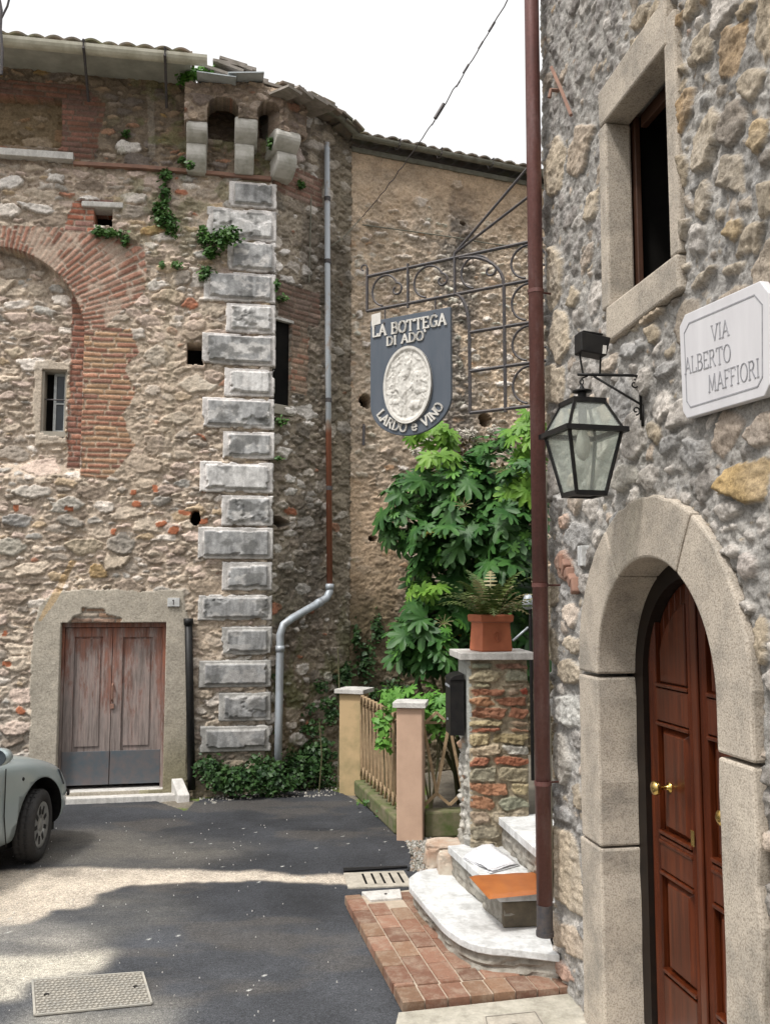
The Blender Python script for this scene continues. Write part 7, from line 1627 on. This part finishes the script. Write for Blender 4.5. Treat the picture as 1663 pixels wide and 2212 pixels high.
# low bright garden plants behind the fence
gd = thing('garden_plant', 'bright green leafy plant behind the lattice fence left of the letterbox', 'plant', (*at(930, 1640, 9.3)[:2], .1))
gi = shrub_leaves(rgn, [pb(905, 1500, 9.5, .32, .3, .1), pb(955, 1520, 9.1, .2, .3, .15), pb(870, 1520, 9.6, .2, .2, .1)], 70, .09, .15, up=.8); place_leaves('foliage', gi, M['leaf_b'], gd, TM)
leafcloud('lower_leaves', [pb(945, 1570, 8.95, .14, .15, .13), pb(955, 1540, 9.0, .18, .2, .1), pb(850, 1500, 9.6, .2, .2, .07)], 240, .085, M['leaf_b'], 8, gd)
b = MB(); bs = Vector(gd.location)
for x, y in ((905, 1500), (955, 1520), (870, 1520), (945, 1570)): e = at(x, y, 9.3); b.tube([bs, bs.lerp(e, .5)+Vector((.03, 0, .05)), e], [.012, .008, .005], 5)
b.build('stems', M['stem'], gd)
cl = thing('climbing_plant', 'light green leafy climber poking through the long lattice fence beside the salmon post', 'plant', (*at(830, 1650, 8.95)[:2], .1))
leafcloud('foliage', [pb(826, 1560, 8.95, .09, .1, .12), pb(830, 1600, 8.9, .08, .08, .12), pb(838, 1520, 8.95, .1, .1, .06)], 150, .08, M['leaf_b'], 9, cl)
b = MB(); b.tube([at(832, 1700, 8.95), at(828, 1600, 8.93), at(826, 1530, 8.95)], .006, 5); b.build('stems', M['stem'], cl)
# ivy and creepers on the canted wall
def wblob(W, x, y, ru, rz, o=.05): u, z = W.uz(x, y, o); p = W.P(u, z, o); return (p.x, p.y, p.z, ru, .07, rz)
iv = thing('ivy', 'dark ivy mass at the foot of the canted wall under the grey elbow pipe', 'ivy', W2.P(.6, 0, .2))
_r = random.Random(8); _B = []
for x, y, Y, sx, sy, k, rr in ((500, 1675, 10.35, 60, 22, 16, .11), (575, 1680, 10.45, 40, 22, 10, .11), (560, 1640, 10.5, 20, 20, 4, .07), (690, 1640, 10.95, 30, 40, 14, .11), (645, 1670, 10.8, 40, 20, 10, .1), (705, 1560, 11.1, 16, 60, 8, .07), (588, 1500, 10.7, 8, 100, 7, .05), (620, 1420, 10.9, 14, 60, 4, .045), (735, 1500, 11.35, 14, 70, 7, .06), (660, 1560, 11.0, 30, 30, 4, .05)):
    for _ in range(k): q = _r.uniform(.5, 1.35)*rr; _B.append(pb(x+_r.gauss(0, sx*.6), min(1700, y+_r.gauss(0, sy*.6)), Y, q*1.3, q*.8, q))
leafcloud('foliage', _B, 5200, .055, M['ivy'], 21, iv)
b = MB()
for x, y in ((505, 1640), (560, 1650), (690, 1560), (595, 1430), (730, 1400)): e = at(x, y, 10.7); b.tube([Vector((e.x, e.y, 0)), Vector((e.x+.03, e.y, e.z*.5)), e], .008, 5)
b.build('stems', M['stem'], iv)
iv2 = thing('ivy', 'thin creeper climbing the dark end wall above the ochre post', 'ivy', W3.P(.2, 0, .1))
leafcloud('foliage', [wblob(W3, 790, 1430, .14, .3), wblob(W3, 815, 1360, .1, .2), wblob(W3, 770, 1380, .06, .2), wblob(W3, 745, 1450, .15, .14), wblob(W3, 850, 1480, .2, .1), wblob(W3, 800, 1500, .2, .12)], 900, .055, M['ivy'], 23, iv2)
b = MB(); b.tube([W3.P(.15, .1, .05), W3.P(.2, .8, .04), W3.P(.3, 1.9, .04)], .008, 5); b.build('stems', M['stem'], iv2)
def tuft(lab, W, blobs, n, size, seed, mat='weed', base=None):
    B0 = [wblob(W, *q) for q in blobs]; c = B0[0]; t = thing('wall_weed', lab, 'weed', (c[0], c[1], c[2]-c[5]), 'weeds rooted in the old walls'); leafcloud('foliage', B0, n, size, M[mat], seed, t)
    b = MB(); b.tube([(c[0], c[1]+.05, c[2]-c[5]*.6), (c[0], c[1], c[2])], .006, 4); b.build('stems', M['stem'], t); return t
tuft('long trailing weed hanging from the string course left of the corbels', W1, [(355, 420, .07, .22), (350, 470, .16, .1), (368, 490, .1, .12), (340, 450, .06, .1), (358, 375, .08, .07)], 620, .055, 31)
tuft('bushy green weed overhanging the second pale quoin block', W1, [(480, 515, .2, .12, .18), (440, 510, .08, .14, .1), (500, 505, .12, .1, .2), (455, 545, .1, .07, .12)], 700, .06, 32)
tuft('small weed left of the fourth quoin block, under the bushy one', W1, [(445, 585, .09, .07), (440, 600, .07, .05)], 160, .05, 33)
tuft('weed growing out below the small square hole beside the brick arch', W1, [(240, 505, .2, .06), (272, 520, .05, .08), (215, 500, .08, .05)], 300, .05, 34)
tuft('pair of tiny weeds in the rubble right of the brick arch', W1, [(380, 572, .06, .05), (350, 572, .04, .04)], 100, .045, 35)
tuft('bright green bush growing on the wall top at the end of the cream gutter', W1, [(432, 152, .16, .05, .25), (415, 160, .12, .05, .3), (400, 170, .1, .08, .2), (452, 150, .1, .04, .2)], 500, .06, 36, 'leaf_b')
tuft('tiny weed on the canted wall left of the long grey pipe', W2, [(650, 398, .06, .05)], 80, .045, 37)
tuft('weed under the sill of the black slit window', W2, [(605, 910, .1, .05), (600, 990, .05, .03)], 130, .045, 38)
tuft('weed above the brickwork over the black slit window', W2, [(608, 645, .1, .04), (598, 615, .04, .08)], 120, .045, 39)
tuft('small weed growing from the wall beside the lower left corbel', W1, [(410, 355, .06, .05, .3), (392, 345, .06, .04, .1)], 110, .045, 40)
tuft('little weed in the dark upper wall right of the walled up window', W1, [(272, 288, .06, .05)], 70, .045, 41)
tuft('weed clinging between the middle and right stone corbels', W1, [(583, 308, .05, .08, .25)], 90, .045, 42)
gs = thing('grass_tuft', 'green weeds at the foot of the long lattice fence', 'weed', (*gp(810, 1735), 0))
leafcloud('foliage', [(*gp(812, 1738), .05, .16, .3, .07), (*gp(795, 1720), .03, .1, .2, .05), (*gp(830, 1760), .04, .08, .15, .05)], 420, .05, M['weed'], 51, gs)
# potted fern
POT = WPt.P(pw2*.51, 0, -.12)
fe = thing('potted_fern', 'arching olive green fern growing in the terracotta planter', 'fern', POT+Vector((0, 0, CT+.2)))
rq = random.Random(15); V = []; F = []; V2 = []; F2 = []
for k in range(42):
    a = rq.uniform(0, 6.28); L = rq.uniform(.36, .66); el = rq.uniform(.55, 1.45); dry = k % 5 == 0; P0 = POT+Vector((0, 0, zt-.0 if False else CT+(zPOT-CT)-.03))+Vector((.05*math.cos(a), .05*math.sin(a), 0)); pts = []
    for i in range(13):
        t = i/12; h = math.cos(el)*L*t+.12*L*t*t; z = math.sin(el)*L*t-.55*L*t**2.4*(1.25-math.sin(el)*.6); pts.append(P0+Vector((math.cos(a)*h, math.sin(a)*h, z)))
    VV, FF = (V2, F2) if dry else (V, F)
    for i in range(1, 12):
        d = (pts[i+1]-pts[i-1]).normalized() if i < 12 else Vector((0, 0, 1)); s = d.cross(Vector((0, 0, 1)));  s = s.normalized() if s.length > .01 else Vector((1, 0, 0)); w_ = .055*math.sin(math.pi*(i/12)**.7)+.008
        for sg_ in (-1, 1):
            k0 = len(VV); p = pts[i]; e = p+s*sg_*w_+d*.02-Vector((0, 0, w_*.3)); VV += [p-d*.010, p+d*.010, e+d*.003, e-d*.006]; FF.append((k0, k0+1, k0+2, k0+3))
    for i in range(12):
        k0 = len(VV); p, q = pts[i], pts[i+1]; s = Vector((math.sin(a), -math.cos(a), 0))*.003; VV += [p-s, p+s, q+s, q-s]; FF.append((k0, k0+1, k0+2, k0+3))
mkmesh('fronds', V, F, M['fern'], fe); mkmesh('dry_fronds', V2, F2, M['frond_dry'], fe)
